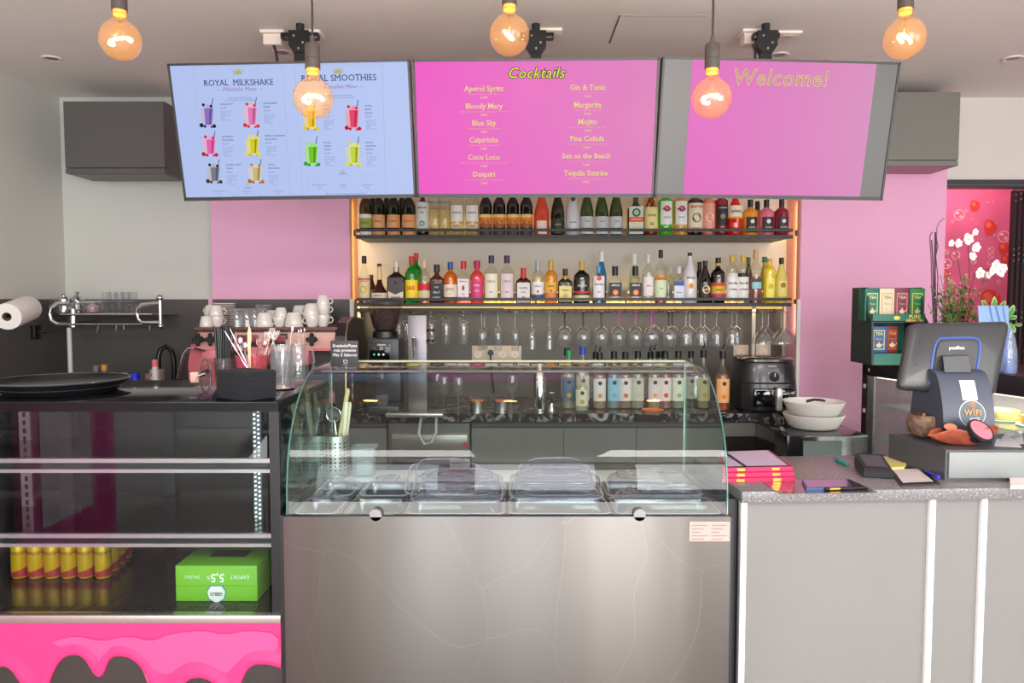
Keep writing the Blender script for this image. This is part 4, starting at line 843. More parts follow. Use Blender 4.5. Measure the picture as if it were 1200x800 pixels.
# ---------------------------------------------------------------- syrup row on the back counter
MS = (235, 232, 226)
def syr(lab, px, top, w, lc, acc, capc=(22, 22, 24), pour=True, Y=4.2, kind='syrup', liq=None, **k):
    def ex(t, R, H, ay):
        emblem((44, 44, 50), .46, .3)(t, R, H, ay); emblem(acc, .24, .34)(t, R, H, ay)
        if pour: G().tube([(0, 0, H*.98), (0, 0, H*1.04), (.004, -.01, H*1.12)], .0035, M_chrome, 6).build('pourer_spout', t)
    return bottle(lab, px, w, top, 0, Y, kind, G_clear, liq=liq, fill=.6, cap=capc, capl=.13, capr=.46, lbl=[(.14, .54, lc)], arc=130, zb=ZB, grp='bottles on the back worktop', name='syrup_bottle', extra=ex, **k)
def lm(c): return glass(c, body=.3, bodycol=c)
syr('clear bottle with a green and yellow cap and a round sun label', 667.5, 410, .078, (90, 120, 150), (226, 170, 50), capc=(40, 140, 80), pour=False, liq=lm((250, 246, 230)))
syr('clear bottle with a black cap behind the green and yellow capped one', 665, 408, .07, (200, 200, 200), (90, 90, 90), pour=False, Y=4.32)
syr('clear bottle with a blue and red cap', 684, 406, .082, (220, 214, 200), (214, 180, 60), capc=(50, 70, 180), pour=False, liq=lm((246, 246, 240)))
syr('short clear square bottle with a cream label, before the blue capped one', 683, 434, .075, (226, 222, 196), (190, 170, 90), capc=(220, 218, 210), pour=False, Y=4.1, liq=lm((246, 246, 240)))
spec = [(704, 413, (232, 228, 230), (230, 150, 90)), (721, 411.5, (150, 200, 226), (120, 180, 210)), (734.5, 412, (232, 226, 222), (226, 110, 70)), (749.5, 411, (206, 204, 192), (200, 190, 170)), (769, 411, (232, 216, 220), (230, 170, 90)), (782, 411, (240, 226, 220), (222, 60, 80)), (797.5, 411, (226, 230, 214), (150, 190, 120)), (827.5, 410, (222, 206, 160), (220, 170, 60))]
nm = ['with an orange fruit label, first of the pourer row', 'with a sky blue label', 'with a small orange-red fruit, right of the blue label', 'with a plain greyish label', 'with a pale pink label', 'with a red berry on its label', 'with a pale green label', 'with a yellow label at the right end behind the curved glass']
for (px, tp, lc, ac), n_ in zip(spec, nm): syr('syrup bottle '+n_, px, tp, .078, lc, ac, pour=(px in (704, 769, 827.5)), liq=lm(tuple(min(255, int(c*.4+150)) for c in ac)))
syr('syrup bottle behind the orange fruit label one', 699, 412, .07, (232, 228, 230), (230, 150, 90), Y=4.32); syr('syrup bottle behind the pale pink label one', 764, 412, .07, (226, 216, 220), (220, 150, 110), Y=4.32)
syr('syrup bottle behind the red berry one', 776, 411.5, .07, (220, 216, 210), (180, 80, 80), pour=False, Y=4.32); syr('syrup bottle with a cream label, between pale green and yellow ones', 812.5, 411, .074, (226, 220, 196), (200, 190, 150), pour=False, Y=4.3)
syr('orange label syrup bottle with pourer, just left of the fryer', 850.5, 411, .078, (240, 180, 120), (240, 130, 40), Y=4.12, liq=lm((236, 120, 60)))
# cocktail shaker and jigger
def lathe_thing(name, lab, cat, px, py, Y, parts, z=None, grp=None, rot=(0, 0, 0)):
    p = P(px, py, Y); t = thing(name, lab, cat, (p.x, Y, z if z is not None else p.z), rot, group=grp)
    for nme, prof, m, kw in parts: G().lathe(prof, m, **kw).build(nme, t)
    return t
lathe_thing('cocktail_shaker', 'tall steel cocktail shaker on the back worktop', 'shaker', 632.5, 450, 4.1, [('tin', [(0, 0), (.030, 0), (.038, .17), (.036, .175)], M_chrome, {}), ('strainer_cap', [(.037, .172), (.034, .21), (.020, .235), (.018, .26), (.012, .275), (0, .277)], M_chrome, {})], z=ZB+.001)
lathe_thing('jigger', 'small double-ended steel jigger beside the shaker', 'jigger', 646.5, 470, 4.08, [('cup', [(.018, 0), (.007, .045), (.007, .052), (.021, .105), (.019, .105), (.004, .05), (.0, .045)], M_chrome, {}), ('base_cup', [(.0185, 0), (.009, .04), (0, .04)], M_steel, {})], z=ZB+.001)
for px, lab, Y_ in ((559, 'left small steel tin with an orange lid on the back worktop', 4.15), (588, 'right small steel tin with an orange lid on the back worktop', 4.15)):
    lathe_thing('tin', lab, 'tin', px, 470, Y_, [('can', [(0, 0), (.038, 0), (.038, .05), (0, .05)], M_steel, {}), ('lid', [(.04, .048), (.04, .056), (0, .06)], mat((236, 130, 70), .4), {})], z=ZB+.001)
lathe_thing('dish', 'orange shallow dish before the syrup bottles', 'dish', 765, 470, 4.06, [('bowl', [(0, 0), (.05, .0), (.062, .014), (.06, .014), (.048, .004), (0, .004)], mat((240, 130, 70), .4), {}), ('foot', [(.03, -.0), (.03, .003), (0, .003)], mat((220, 110, 60), .4), {})], z=ZB+.001)
gb = None
for i, (px, Yy) in enumerate(((520, 4.14), (537, 4.1), (512, 4.3), (600, 4.22))):
    lab = ('stemmed glass standing behind the beer tower, left', 'stemmed glass standing behind the beer tower, right', 'stemmed glass at the back wall behind the beer tower', 'stemmed glass on the back worktop left of the shaker')[i]
    if gb is None: gb = lathe_thing('wine_glass', lab, 'glass', px, 470, Yy, [('bowl', [(.004, .08), (.02, .09), (.034, .12), (.036, .15), (.030, .19)], M_drink, {}), ('stem', [(0, 0), (.032, .001), (.006, .008), (.004, .05), (.005, .082)], M_drink, {})], z=ZB+.001, grp='glasses on the back worktop')
    else: dup(gb, (P(px, 470, Yy).x, Yy, ZB+.001), lab)
# ---------------------------------------------------------------- air fryer
c = P(893, 480, 4.2); t = thing('air_fryer', 'black air fryer with silver handle on the back worktop', 'fryer', (c.x, 4.2, ZB))
Mf = mat((36, 36, 42), .28, coat=.3); rings = []
for z, s_, r_ in ((0, .9, .1), (.01, .98, .11), (.04, 1.0, .11), (.12, .98, .11), (.24, .9, .1), (.27, .86, .1)):
    rings.append([(x, y, z+.004) for x, y in rrect(.34*s_, .34*s_, r_*s_, 5)])
G().loft(rings, Mf).build('body', t)
G().loft([[(x, y, z) for x, y in rrect(.30*s_, .30*s_, .1*s_, 5)] for z, s_ in ((.272, .98), (.282, 1.03), (.292, 1.02), (.302, .9), (.304, .6))], mat((48, 46, 48), .2, coat=.6)).build('lid', t)
G().loft([[(x, y*1, z) for x, y in rrect(.345*s_, .345*s_, .11*s_, 5)] for z, s_ in ((.157, .94), (.162, .955), (.167, .94))], mat((16, 16, 18), .3)).build('seam', t)
d = G().rod((0.01, -.148, .20), (.01, -.168, .198), .026, mat((26, 30, 44), .25), 20).build('dial', t); G().box(.008, .012, -.171, -.168, .2, .222, M_white).build('pointer', d)
g = G()
for k in range(9): a = math.radians(-210+30*k); g.box(.01+.037*math.cos(a)-.0015, .01+.037*math.cos(a)+.0015, -.158, -.154, .2-.037*math.sin(a)-.0015, .2-.037*math.sin(a)+.0015, M_white)
g.text('PHILIPS', (.0, -.156, .256), M_white, .014); g.build('dial_marks', t)
dr = G().box(-.105, .125, -.175, -.15, .03, .135, mat((14, 16, 20), .05, coat=1), .01).build('basket_window', t)
G().box(.008, .042, -.215, -.172, .012, .145, mat((206, 204, 204), .25, .5), .014).build('handle', t)
# white plate lying and cable by the fryer
c = P(930, 474, 4.2)
tag(G().box(c.x-.05, c.x+.05, 4.12, 4.2, ZB+.001, ZB+.03, M_ceramic, .01).build('soap_dish'), 'small white dish at the right end of the granite worktop', 'dish')
tag(G().tube([(c.x-.06, 4.2, ZB+.01), (c.x-.02, 4.1, ZB+.04), (c.x+.03, 4.12, ZB+.045), (c.x+.07, 4.2, ZB+.03)], .005, M_black).build('cable'), 'black cable looping over the small white dish', 'cable')
# ---------------------------------------------------------------- beer tower
c = P(489.5, 480, 4.0); x0 = P(478.5, 430, 3.98).x; x1 = P(500.5, 430, 3.98).x; zt = P(0, 369, 3.98).z
t = thing('beer_tower', 'brushed steel beer tap column on the back worktop', 'beer tap', (c.x, 4.0, ZB))
Mt = mat((132, 128, 134), .38, .8)
G().box(x0, x1, 3.97, 4.06, ZB+.012, zt, Mt, .004).build('column', t, True)
G().box(x0-.012, x1+.012, 3.96, 4.08, ZB+.004, ZB+.018, Mt, .003).build('base_plate', t, True)
c2 = P(486.5, 395, 3.95)
tp = G().rod((c2.x, 3.97, c2.z-.01), (c2.x, 3.90, c2.z-.01), .012, M_chrome, 12).rod((c2.x, 3.90, c2.z), (c2.x, 3.90, c2.z-.05), .013, M_chrome, 12, .009).rod((c2.x, 3.90, c2.z-.05), (c2.x, 3.90, c2.z-.11), .008, M_chrome, 10, .005).build('tap', t, True)
G().rod((c2.x, 3.90, c2.z), (c2.x, 3.895, c2.z+.075), .008, M_chrome, 12, .015).build('tap_handle', tp)
c3 = P(502, 387, 3.95)
tp = G().rod((x1-.01, 3.99, c3.z), (x1+.03, 3.96, c3.z), .007, M_black, 10).build('side_lever', t, True)
G().lathe([(0, -.006), (.022, -.006), (.022, .006), (0, .006)], M_black, (x1+.025, 3.95, c3.z)).lathe([(0, -.006), (.02, -.006), (.02, .006), (0, .006)], M_black, (x1+.022, 3.95, c3.z-.055)).build('side_knobs', t, True)
a = P(450, 487, 3.82); b = P(518, 494, 3.82)
t2 = thing('drip_tray', 'steel drip tray at the foot of the beer tower, jutting over the worktop edge', 'tray', ((a.x+b.x)/2, 3.9, ZB))
G().box(a.x, b.x, 3.86, 4.03, ZB+.001, ZB+.022, mat((190, 184, 180), .3, .8), .003).build('pan', t2, True)
g = G()
for k in range(16): xx = a.x+.012+k*(b.x-a.x-.024)/15; g.box(xx-.004, xx+.004, 3.87, 3.957, ZB+.0225, ZB+.025, M_steel)
g.build('grille', t2, True)
c = P(503, 505, 3.93)
tag(G().tube([(c.x-.045, 3.95, ZB-.01), (c.x-.06, 3.95, ZB-.10), (c.x-.03, 3.95, ZB-.16), (c.x+.01, 3.95, ZB-.15), (c.x+.035, 3.95, ZB-.09), (c.x+.035, 3.95, ZB-.005)], .008, mat((206, 214, 222), .3)).build('hose'), 'translucent white drain hose looping under the drip tray', 'hose')
# ---------------------------------------------------------------- coffee grinder
c = P(449, 430, 3.95); zc = P(0, 395.5, 3.95).z; zt = P(0, 352, 3.95).z
t = thing('coffee_grinder', 'black coffee grinder with a clear hopper full of dark beans', 'grinder', (c.x, 3.95+.1, ZB))
x = c.x; Yg = 4.05
Mg = mat((40, 44, 54), .35)
G().box(x-.085, x+.085, Yg-.10, Yg+.1, ZB+.001, ZB+.05, Mg, .01).box(x-.065, x+.085, Yg-.04, Yg+.1, ZB+.04, zc-.15, Mg, .01).box(x-.088, x+.088, Yg-.10, Yg+.1, zc-.17, zc, Mg, .014).build('body', t, True)
dsp = G().box(x-.078, x+.044, Yg-.112, Yg-.098, zc-.125, zc-.025, mat((90, 88, 86), .3, .6), .008).box(x-.072, x+.038, Yg-.115, Yg-.11, zc-.119, zc-.031, mat((14, 14, 16), .1), .006).build('display', t, True)
g = G(); gx = x-.015
g.text('21', (gx+.01, Yg-.1165, zc-.058), emit((230, 230, 230), 1), .022)
for k, cc in enumerate(((60, 230, 120), (230, 230, 230), (230, 230, 230))):
    g.add([(gx-.03+k*.025+.006*math.cos(q), Yg-.1165, zc-.09+.006*math.sin(q)) for q in [2*PI*i/10 for i in range(10)]], [list(range(10))], emit(cc, 1))
g.build('display_icons', dsp, True)
G().rod((x-.005, Yg-.10, zc-.15), (x-.005, Yg-.15, zc-.18), .018, M_chrome, 12).rod((x-.005, Yg-.13, zc-.165), (x-.005, Yg-.13, zc-.22), .014, M_chrome, 12).build('spout', t, True)
hz = zt-zc
G().lathe([(.05, .035), (.064, .05), (.088, hz*.66), (.094, hz*.92)], glass((225, 222, 224), body=.05, bodycol=(160, 150, 150)), (x, Yg-.02, zc), 28).build('hopper', t, True)
G().lathe([(0, .03), (.046, .034), (.062, .052), (.084, hz*.68), (.078, hz*.76), (0, hz*.79)], mat((58, 34, 30), .45, noise=.5, bump=1, nscale=90), (x, Yg-.02, zc), 28).build('coffee_beans', t, True, kind='stuff')
G().lathe([(0, -.005), (.07, -.005), (.066, .03), (.048, .04), (0, .04)], M_black, (x, Yg-.02, zc), 24).build('hopper_collar', t, True)
G().lathe([(0, hz*.9), (.099, hz*.9), (.101, hz*.97), (.09, hz), (0, hz)], mat((62, 60, 62), .3, coat=.5), (x, Yg-.02, zc), 28).build('hopper_lid', t, True)
# ---------------------------------------------------------------- espresso machine
xm0 = P(222, 0, 3.95).x; xm1 = P(389, 0, 3.95).x; zm = P(0, 382.5, 3.95).z; zp = P(0, 408, 3.95).z
t = thing('espresso_machine', 'pink espresso machine with cups stacked on top', 'coffee machine', ((xm0+xm1)/2, 4.2, ZB))
Mpk = mat((216, 120, 132), .35, coat=.4); Mpp = mat((218, 168, 156), .4)
G().box(xm0+.02, xm1-.02, 4.05, 4.46, ZB+.10, zm-.02, mat((70, 60, 62), .4)).box(xm0+.01, xm1-.01, 3.98, 4.46, ZB+.06, ZB+.12, Mpk, .008).build('chassis', t, True)
G().box(xm0, xm1, 3.94, 3.965, zp, zm-.012, Mpp, .004).build('front_panel', t, True)
G().box(xm0, xm1, 3.93, 3.97, zp-.012, zp+.002, Mpk).build('panel_lip', t, True)
g = G().box(xm0-.01, xm1+.01, 3.93, 4.46, zm-.016, zm-.004, mat((120, 70, 72), .35, .3))
for k in range(70): xx = xm0+k*(xm1-xm0)/69; g.box(xx-.003, xx+.003, 3.926, 3.931, zm-.03, zm-.016, M_black)
g.build('cup_rail', t, True)
sd = G().prism([(3.90, ZB+.03), (3.92, zm-.05), (3.97, zm+.02), (4.1, zm+.05), (4.4, zm+.03), (4.47, zm-.05), (4.47, ZB+.02)], xm1, xm1+.05, mat((40, 36, 38), .35), 'x').build('side_panel', t, True)
G().tube([(xm1+.052, 3.92, ZB+.05), (xm1+.052, 3.94, zm-.05), (xm1+.052, 3.99, zm+.02), (xm1+.052, 4.1, zm+.045), (xm1+.052, 4.4, zm+.03)], .006, mat((190, 160, 120), .3, .8)).build('side_trim', t, True)
G().prism([(3.92, ZB+.02), (3.92, zp-.08), (3.96, zp+.02), (4.44, zp+.02), (4.44, ZB+.02)], P(210, 0, 3.92).x, P(210, 0, 3.92).x+.14, mat((190, 92, 104), .35, coat=.3), 'x').build('side_panel', t, True)
kb = None
for px in (234, 248.5, 366.5):
    c = P(px, 397.5, 3.93); g = G()
    g.rod((0, .01, 0), (0, -.03, 0), .019, M_black, 14)
    for k in range(4): a = k*PI/2; g.ball((.02*math.cos(a), -.022, .024*math.sin(a)), .012, M_black, 10)
    if kb is None: o = g.build('steam_knob', t); kb = o; o.location = Vector((c.x, 3.93, c.z))-t.location
    else: o = kb.copy(); COL.objects.link(o); o.parent = t; o.location = Vector((c.x, 3.93, c.z))-t.location
for px in (290, 322):
    c = P(px, 400, 3.93); g = G().box(c.x-.055, c.x+.055, 3.928, 3.942, c.z-.03, c.z+.035, mat((96, 50, 54), .3), .004)
    for k in range(3):
        for j in range(2): g.box(c.x-.045+k*.033, c.x-.02+k*.033, 3.922, 3.93, c.z-.02+j*.026, c.z-.002+j*.026, mat((170, 40, 44) if j else (30, 28, 30), .3))
    g.build('button_pad', t, True)
g = G(); c = P(333, 397, 3.94)
for k in range(4): g.box(c.x-.02+k*.011, c.x-.014+k*.011, 3.932, 3.94, c.z-.002, c.z+.03, M_black)
g.build('vent_slots', t, True)
c = P(224, 408, 3.9)
G().tube([(c.x+.07, 3.91, c.z-.015), (c.x+.02, 3.89, c.z-.002), (c.x-.01, 3.88, c.z-.0), (c.x-.03, 3.87, c.z-.03), (c.x-.055, 3.86, c.z-.14), (c.x-.06, 3.86, c.z-.16)], .0055, M_chrome).build('steam_wand', t, True)
for px in (243, 300, 350):
    c = P(px, 430, 3.9)
    G().box(c.x-.045, c.x+.045, 3.93, 4.06, zp-.09, zp-.005, Mpk, .01).build('group_body', t, True)
    G().lathe([(0, -.035), (.036, -.035), (.038, 0), (0, 0)], M_chrome, (c.x, 3.96, zp-.09), 18).build('group_head', t, True)
    G().rod((c.x, 3.94, zp-.115), (c.x-.02, 3.8, zp-.14), .012, M_black, 10, .016).build('portafilter_handle', t, True)
# crockery on the machine
zc_ = zm-.003
cup0 = None
def cup(px, Y, z, lab, rz=0, s=1.0, up=False, dx=0):
    global cup0
    x = P(px, 380, Y).x
    if cup0 is None:
        cup0 = thing('coffee_cup', lab, 'cup', (x, Y, z), group='cups on the espresso machine')
        G().lathe([(.0345, .002), (.0365, 0), (.0375, .002), (.0335, .026), (.028, .048), (.0262, .0545), (.0235, .0555), (.023, .058), (0, .058)], M_ceramic, seg=24).build('bowl', cup0)
        G().tube([(.031, 0, .014), (.045, 0, .012), (.052, 0, .025), (.045, 0, .038), (.029, 0, .040)], .0038, M_ceramic, 6).build('handle', cup0)
        o = cup0
    else: o = dup(cup0, (x, Y, z), lab)
    o.rotation_euler = (PI if up else 0, 0, rz); o.scale = (s, s, s)
    if up: o.location.z = z+.058*s
cup(242, 4.0, zc_, 'white cup upside down at the left front of the espresso machine top', 2.6, 1.0)
cup(249, 4.12, zc_+.0, 'white cup in the pile left on the machine, lower middle one', .4, 1.05, True)
cup(247, 4.16, zc_+.062, 'white cup upside down, upper left one of the left pile', 2.8, .95)
cup(254.5, 4.04, zc_, 'white cup in the left pile, right lower one', 0, .95, True)
cup(253.5, 4.06, zc_+.056, 'white cup upside down on top of the left pile', 0.6, 1.05)
cup(310, 3.99, zc_, 'large white cup upside down right of the stacked glasses', 0.0, 1.32)
cup(319, 4.12, zc_+.03, 'white cup behind the large upside-down one', -.4, 1.0)
cup(327.5, 3.99, zc_, 'white cup standing upright, bottom of the tilted pair in the middle', 2.9, .92, True)
cup(329.5, 4.0, zc_+.05, 'white cup upside down on the pair in the middle', 3.0, .95)
cup(344.5, 3.99, zc_, 'large white cup upside down, centre right on the machine', 1.2, 1.35)
cup(352, 4.14, zc_+.04, 'wide white cup behind the large centre right cup', 1.2, 1.3)
cup(366, 3.99, zc_, 'white cup standing upright, bottom of the pile near the right end', 3.0, 1.05, True)
cup(365, 4.0, zc_+.058, 'white cup upside down on the pile near the right end', 3.1, 1.15)
cup(378, 4.04, zc_, 'white cup at the bottom of the rightmost pile', .3, 1.1, True)
cup(379, 4.05, zc_+.06, 'white cup with its handle out, middle of the rightmost pile', .1, 1.0, True)
cup(379, 4.05, zc_+.114, 'white cup on the very top of the rightmost pile', .2, 1.0)
for (px, n, Y_, nm_) in ((262.5, 12, 4.3, 'left'), (374, 9, 4.3, 'right')):
    pl0 = None; top = P(0, 354.5, Y_).z; step = .0125
    for k in range(n):
        lab = 'white saucer in the '+nm_+' stack on the machine, '+('top one' if k == n-1 else 'bottom one' if k == 0 else ORD[k+1]+' from the bottom')
        z = top-(n-k)*step; x = P(px, 360, Y_).x
        if k == 0:
            o = G().lathe([(0, 0), (.035, 0), (.064, .004), (.066, .007), (.064, .010), (.034, .006), (0, .006)], M_ceramic, seg=26).build('saucer'); pl0 = o
        else: o = pl0.copy(); COL.objects.link(o)
        o.location = (x, Y_, z); tag(o, lab, 'saucer', 'stacked saucers on the espresso machine')
    if nm_ == 'left' or 1:
        zb_ = top-n*step
        if zb_-zc_ > .01: tag(G().box(x-.05, x+.05, Y_-.05, Y_+.05, zc_, zb_-.001, mat((190, 186, 182), .4), .005).build('plate_riser'), 'low grey block under the '+nm_+' saucer stack', 'block')
gl0 = None
for i, (px, Yy, zz) in enumerate(((270, 4.0, 0), (282, 4.0, 0), (292, 4.02, 0), (302, 4.12, .0), (276, 4.12, .0), (288, 4.14, .0), (299, 4.26, .02), (306, 4.24, .02))):
    lab = ('clear tumbler upside down, leftmost front on the machine', 'clear tumbler upside down, second in front on the machine', 'clear tumbler upside down, third in front on the machine', 'clear tumbler right behind the large upside-down cup', 'clear tumbler behind the leftmost front tumblers', 'clear tumbler behind the middle front tumblers', 'clear tumbler at the very back on the machine', 'pinkish tumbler back right on the machine')[i]
    if gl0 is None:
        gl0 = thing('tumbler', lab, 'glass', (P(px, 0, Yy).x, Yy, zc_+zz), group='tumblers on the espresso machine')
        G().lathe([(.036, 0), (.035, .03), (.030, .095), (.028, .1), (0, .099)], M_drink, seg=20).build('wall', gl0); G().lathe([(.0, .088), (.028, .088), (.029, .099), (0, .099)], M_drink, seg=20).build('thick_base', gl0)
    else: dup(gl0, (P(px, 0, Yy).x, Yy, zc_+zz), lab)
# chalk board note and small items right of the machine
c = P(403.5, 430, 3.7); a = P(387, 400, 3.7); b = P(420, 428, 3.7)
t = thing('chalkboard_sign', 'small chalkboard with white handwriting and a heart, standing on the food case', 'sign', (c.x, 3.7, a.z))
c0 = P(404, 430, 2.44); k = 2.44/3.7
a = P(387, 399, 2.44); b = P(420, 429, 2.44); t.location = (c0.x, 2.44, b.z)
G().box(a.x, b.x, 2.44, 2.446, b.z, a.z, mat((52, 52, 56), .6), .002).build('board', t, True)
g = G(); Mch = mat((236, 236, 236), .7)
for s_, yy, sz in (('Ensalada/Pasta', 405, .0142), ('más proteína', 410.3, .0140), ('Más 5 Sabores', 415.8, .0140)): p = P(404, yy, 2.44); g.text(s_, (p.x, 2.4385, p.z), Mch, sz, shear=.2)
p = P(405, 423.5, 2.44); hp = [(.007*(16*math.sin(q)**3)/16, .007*(13*math.cos(q)-5*math.cos(2*q)-2*math.cos(3*q)-math.cos(4*q))/16) for q in [2*PI*i/24 for i in range(24)]]
g.tube([(p.x+u, 2.438, p.z+v) for u, v in hp], .0007, Mch, 4, closed=True); g.build('handwriting', t, True)
G().rod((c0.x, 2.443, b.z), (c0.x, 2.443, b.z-.012), .003, M_black, 8).lathe([(0, -.014), (.012, -.014), (.012, -.011), (0, -.011)], M_black, (c0.x, 2.443, b.z)).build('stand', t, True)
# ================================================================ LEFT WALL THINGS
# paper towel on the left wall
a = P(6, 376, 3.3); t = thing('paper_towel', 'white paper towel roll on the left wall', 'paper towel', (-2.60, 3.3, a.z-.02), rot=(0, 0, 0))
A0 = P(9, 372, 3.55); B0 = P(35, 360, 3.93)
t.location = (A0+B0)/2
A0.x = -2.45; B0.x = -2.57
A0 = P(8, 371, 3.62); B0 = P(33, 361, 3.86)
d = (B0-A0); q = d.to_track_quat('Z', 'Y').to_matrix()
t.location = A0
G().lathe([(.022, 0), (.065, 0), (.066, .004), (.066, d.length-.004), (.065, d.length), (.022, d.length)], mat((232, 230, 226), .8), (0, 0, 0), 28, R=q).build('paper', t)
G().lathe([(.02, -.001), (.022, -.001), (.022, d.length+.001), (.02, d.length+.001)], mat((170, 140, 110), .8), (0, 0, 0), 20, R=q).build('core', t)
G().tube([Vector((0, 0, 0))-d.normalized()*.02, Vector((0, 0, 0)), d, d*1.05, d*1.05+Vector((XL-B0.x+.01, .0, 0))], .006, M_black).build('holder_rod', t)
# dark socket on left wall
c = P(38, 389, 3.75); t = thing('wall_bracket', 'small black bracket on the dark left wall panel', 'bracket', (XL+.03, 3.72, c.z))
YY = XL*FPX/(38-600); c = P(38, 389, YY)
G().box(XL+.006, XL+.03, YY-.03, YY+.03, c.z-.04, c.z+.04, M_black, .004).build('plate', t, True); G().rod((XL+.03, YY, c.z), (XL+.06, YY+.03, c.z), .008, M_black).build('peg', t, True)
# steel wall shelf across the corner
ZS = P(0, 368, 4.3).z; Yf = 4.15; xl = P(58, 0, Yf).x; xr_ = P(168, 0, Yf).x
t = thing('wall_rack', 'chrome tube wall rack with glassware on the back wall left', 'rack', ((xl+xr_)/2, YW, ZS))
G().box(xl, xr_-.02, Yf+.0, YW-.01, ZS-.004, ZS+.004, mat((200, 196, 190), .25, .9)).build('shelf_plate', t, True)
zt = P(0, 355, Yf).z; zb = P(0, 380, Yf).z
G().tube([(xl-.0, YW-.01, zb), (xl-.02, Yf, zb), (xl-.05, Yf, zb+.02), (xl-.06, Yf, ZS), (xl-.05, Yf, zt-.03), (xl-.02, Yf, zt-.005), (xl+.02, YW-.01, zt)], .013, M_chrome, 10).build('end_loop', t, True)
xq = P(150, 0, Yf).x; xe = P(178, 0, Yf).x
G().tube([(xe, Yf, zt+.0), (xq+.03, Yf, zt-.01), (xq+.008, Yf, zt-.03), (xq, Yf, (zt+zb)/2), (xq+.008, Yf, zb+.03), (xq+.03, Yf, zb+.01), (xe, Yf, zb+.01)], .012, M_chrome, 10).build('end_loop', t, True)
G().rod((xe, Yf, zb-.02), (xe, Yf, zt+.03), .012, M_chrome, 12).ball((xe, Yf, zt+.03), .019, M_chrome).ball((xe, Yf, zb-.01), .017, M_chrome).build('end_post', t, True)
G().tube([(xl-.02, Yf, zb+.0), (xr_, Yf, zb+.0)], .007, M_chrome, 8).tube([(xl, Yf, ZS), (xr_, Yf, ZS)], .007, M_chrome, 8).build('front_rods', t, True)
for px in (103, 125, 134, 165):
    x = P(px, 0, Yf).x; G().tube([(x, Yf, zb), (x, Yf-.005, zb-.03), (x+.005, Yf-.02, zb-.045), (x+.008, Yf-.025, zb-.03)], .003, M_chrome, 6).build('hook', t, True)
p = P(82, 372, Yf); G().lathe([(.0, -.05), (.022, -.05), (.022, .05), (0, .05)], M_chrome, (p.x, Yf+.03, ZS-.02), 14).build('joint', t, True)
x = P(81.5, 400, 4.2).x; tag(G().rod((x, 4.2, ZB+.001), (x, 4.2, ZS-.075), .013, mat((206, 210, 212), .35), 14).build('support_pole'), 'white round pole under the chrome wall rack', 'pole')
z1 = ZS+.0045
def on(px, Y): return P(px, 368, Y).x
t = thing('teapot', 'clear glass teapot with steel infuser, left on the chrome wall rack', 'teapot', (on(75, 4.25), 4.25, z1), group='glassware on the chrome wall rack')
G().lathe([(0, 0), (.045, 0), (.05, .02), (.046, .06), (.036, .085)], M_drink, seg=20).build('glass_body', t); G().lathe([(0, .01), (.036, .01), (.034, .082), (0, .084)], M_chrome, seg=18).build('infuser', t)
G().lathe([(0, .085), (.038, .085), (.03, .097), (.006, .1), (.008, .112), (0, .114)], M_chrome, seg=18).build('lid', t); G().tube([(-.045, 0, .075), (-.075, 0, .07), (-.085, 0, .04), (-.07, 0, .015), (-.047, 0, .015)], .005, M_drink, 6).build('handle', t); G().tube([(.045, 0, .04), (.07, 0, .07)], [.01, .006], M_drink, 6).build('spout', t)
t = thing('teapot', 'glass teapot with red tea inside, second on the chrome wall rack', 'teapot', (on(91, 4.3), 4.3, z1), group='glassware on the chrome wall rack')
G().lathe([(0, 0), (.042, 0), (.046, .03), (.04, .08)], M_drink, seg=20).build('glass_body', t); G().lathe([(0, .003), (.038, .003), (.04, .05), (0, .05)], mat((96, 36, 34), .3), seg=18).build('tea', t); G().lathe([(0, .085), (.04, .08), (.02, .1), (.006, .11), (.012, .125), (0, .13)], M_chrome, seg=18).build('lid', t)
G().tube([(.042, 0, .065), (.07, 0, .06), (.07, 0, .02), (.044, 0, .015)], .005, M_drink, 6).build('handle', t)
t = thing('glass_jug', 'round clear glass jug in the middle of the chrome wall rack', 'jug', (on(109, 4.25), 4.25, z1), group='glassware on the chrome wall rack')
G().lathe([(0, 0), (.045, 0), (.06, .025), (.055, .06), (.045, .078)], M_drink, seg=22).build('glass_body', t); G().tube([(-.05, 0, .065), (-.085, 0, .06), (-.085, 0, .025), (-.055, 0, .02)], .005, M_drink, 6).build('handle', t); G().lathe([(0, .008), (.03, .01), (.035, .04), (0, .06)], mat((196, 150, 170), .3, .4), seg=16).build('strainer', t)
kk = None
for i, px in enumerate((125.5, 133.5, 141, 148.5, 156, 162)):
    for j, zz in enumerate((0, .065)):
        if j and i == 5: continue
        lab = 'clear glass cup on the chrome wall rack, %s column from the left, %s' % (O[i], 'upper' if j else 'lower')
        loc = (on(px, 4.27+.03*(i % 2)), 4.27+.03*(i % 2), z1+zz)
        if kk is None:
            kk = thing('glass_cup', lab, 'glass', loc, group='glass cups on the chrome wall rack')
            G().lathe([(0, 0), (.018, 0), (.024, .02), (.028, .06)], glass((240, 242, 244), body=.03, bodycol=(240, 240, 244), ior=1.8), seg=18).build('wall', kk); G().lathe([(0, .001), (.021, .001), (.022, .008), (0, .008)], glass((225, 228, 230), body=.15, bodycol=(220, 220, 225)), seg=16).build('thick_base', kk)
        else: dup(kk, loc, lab)
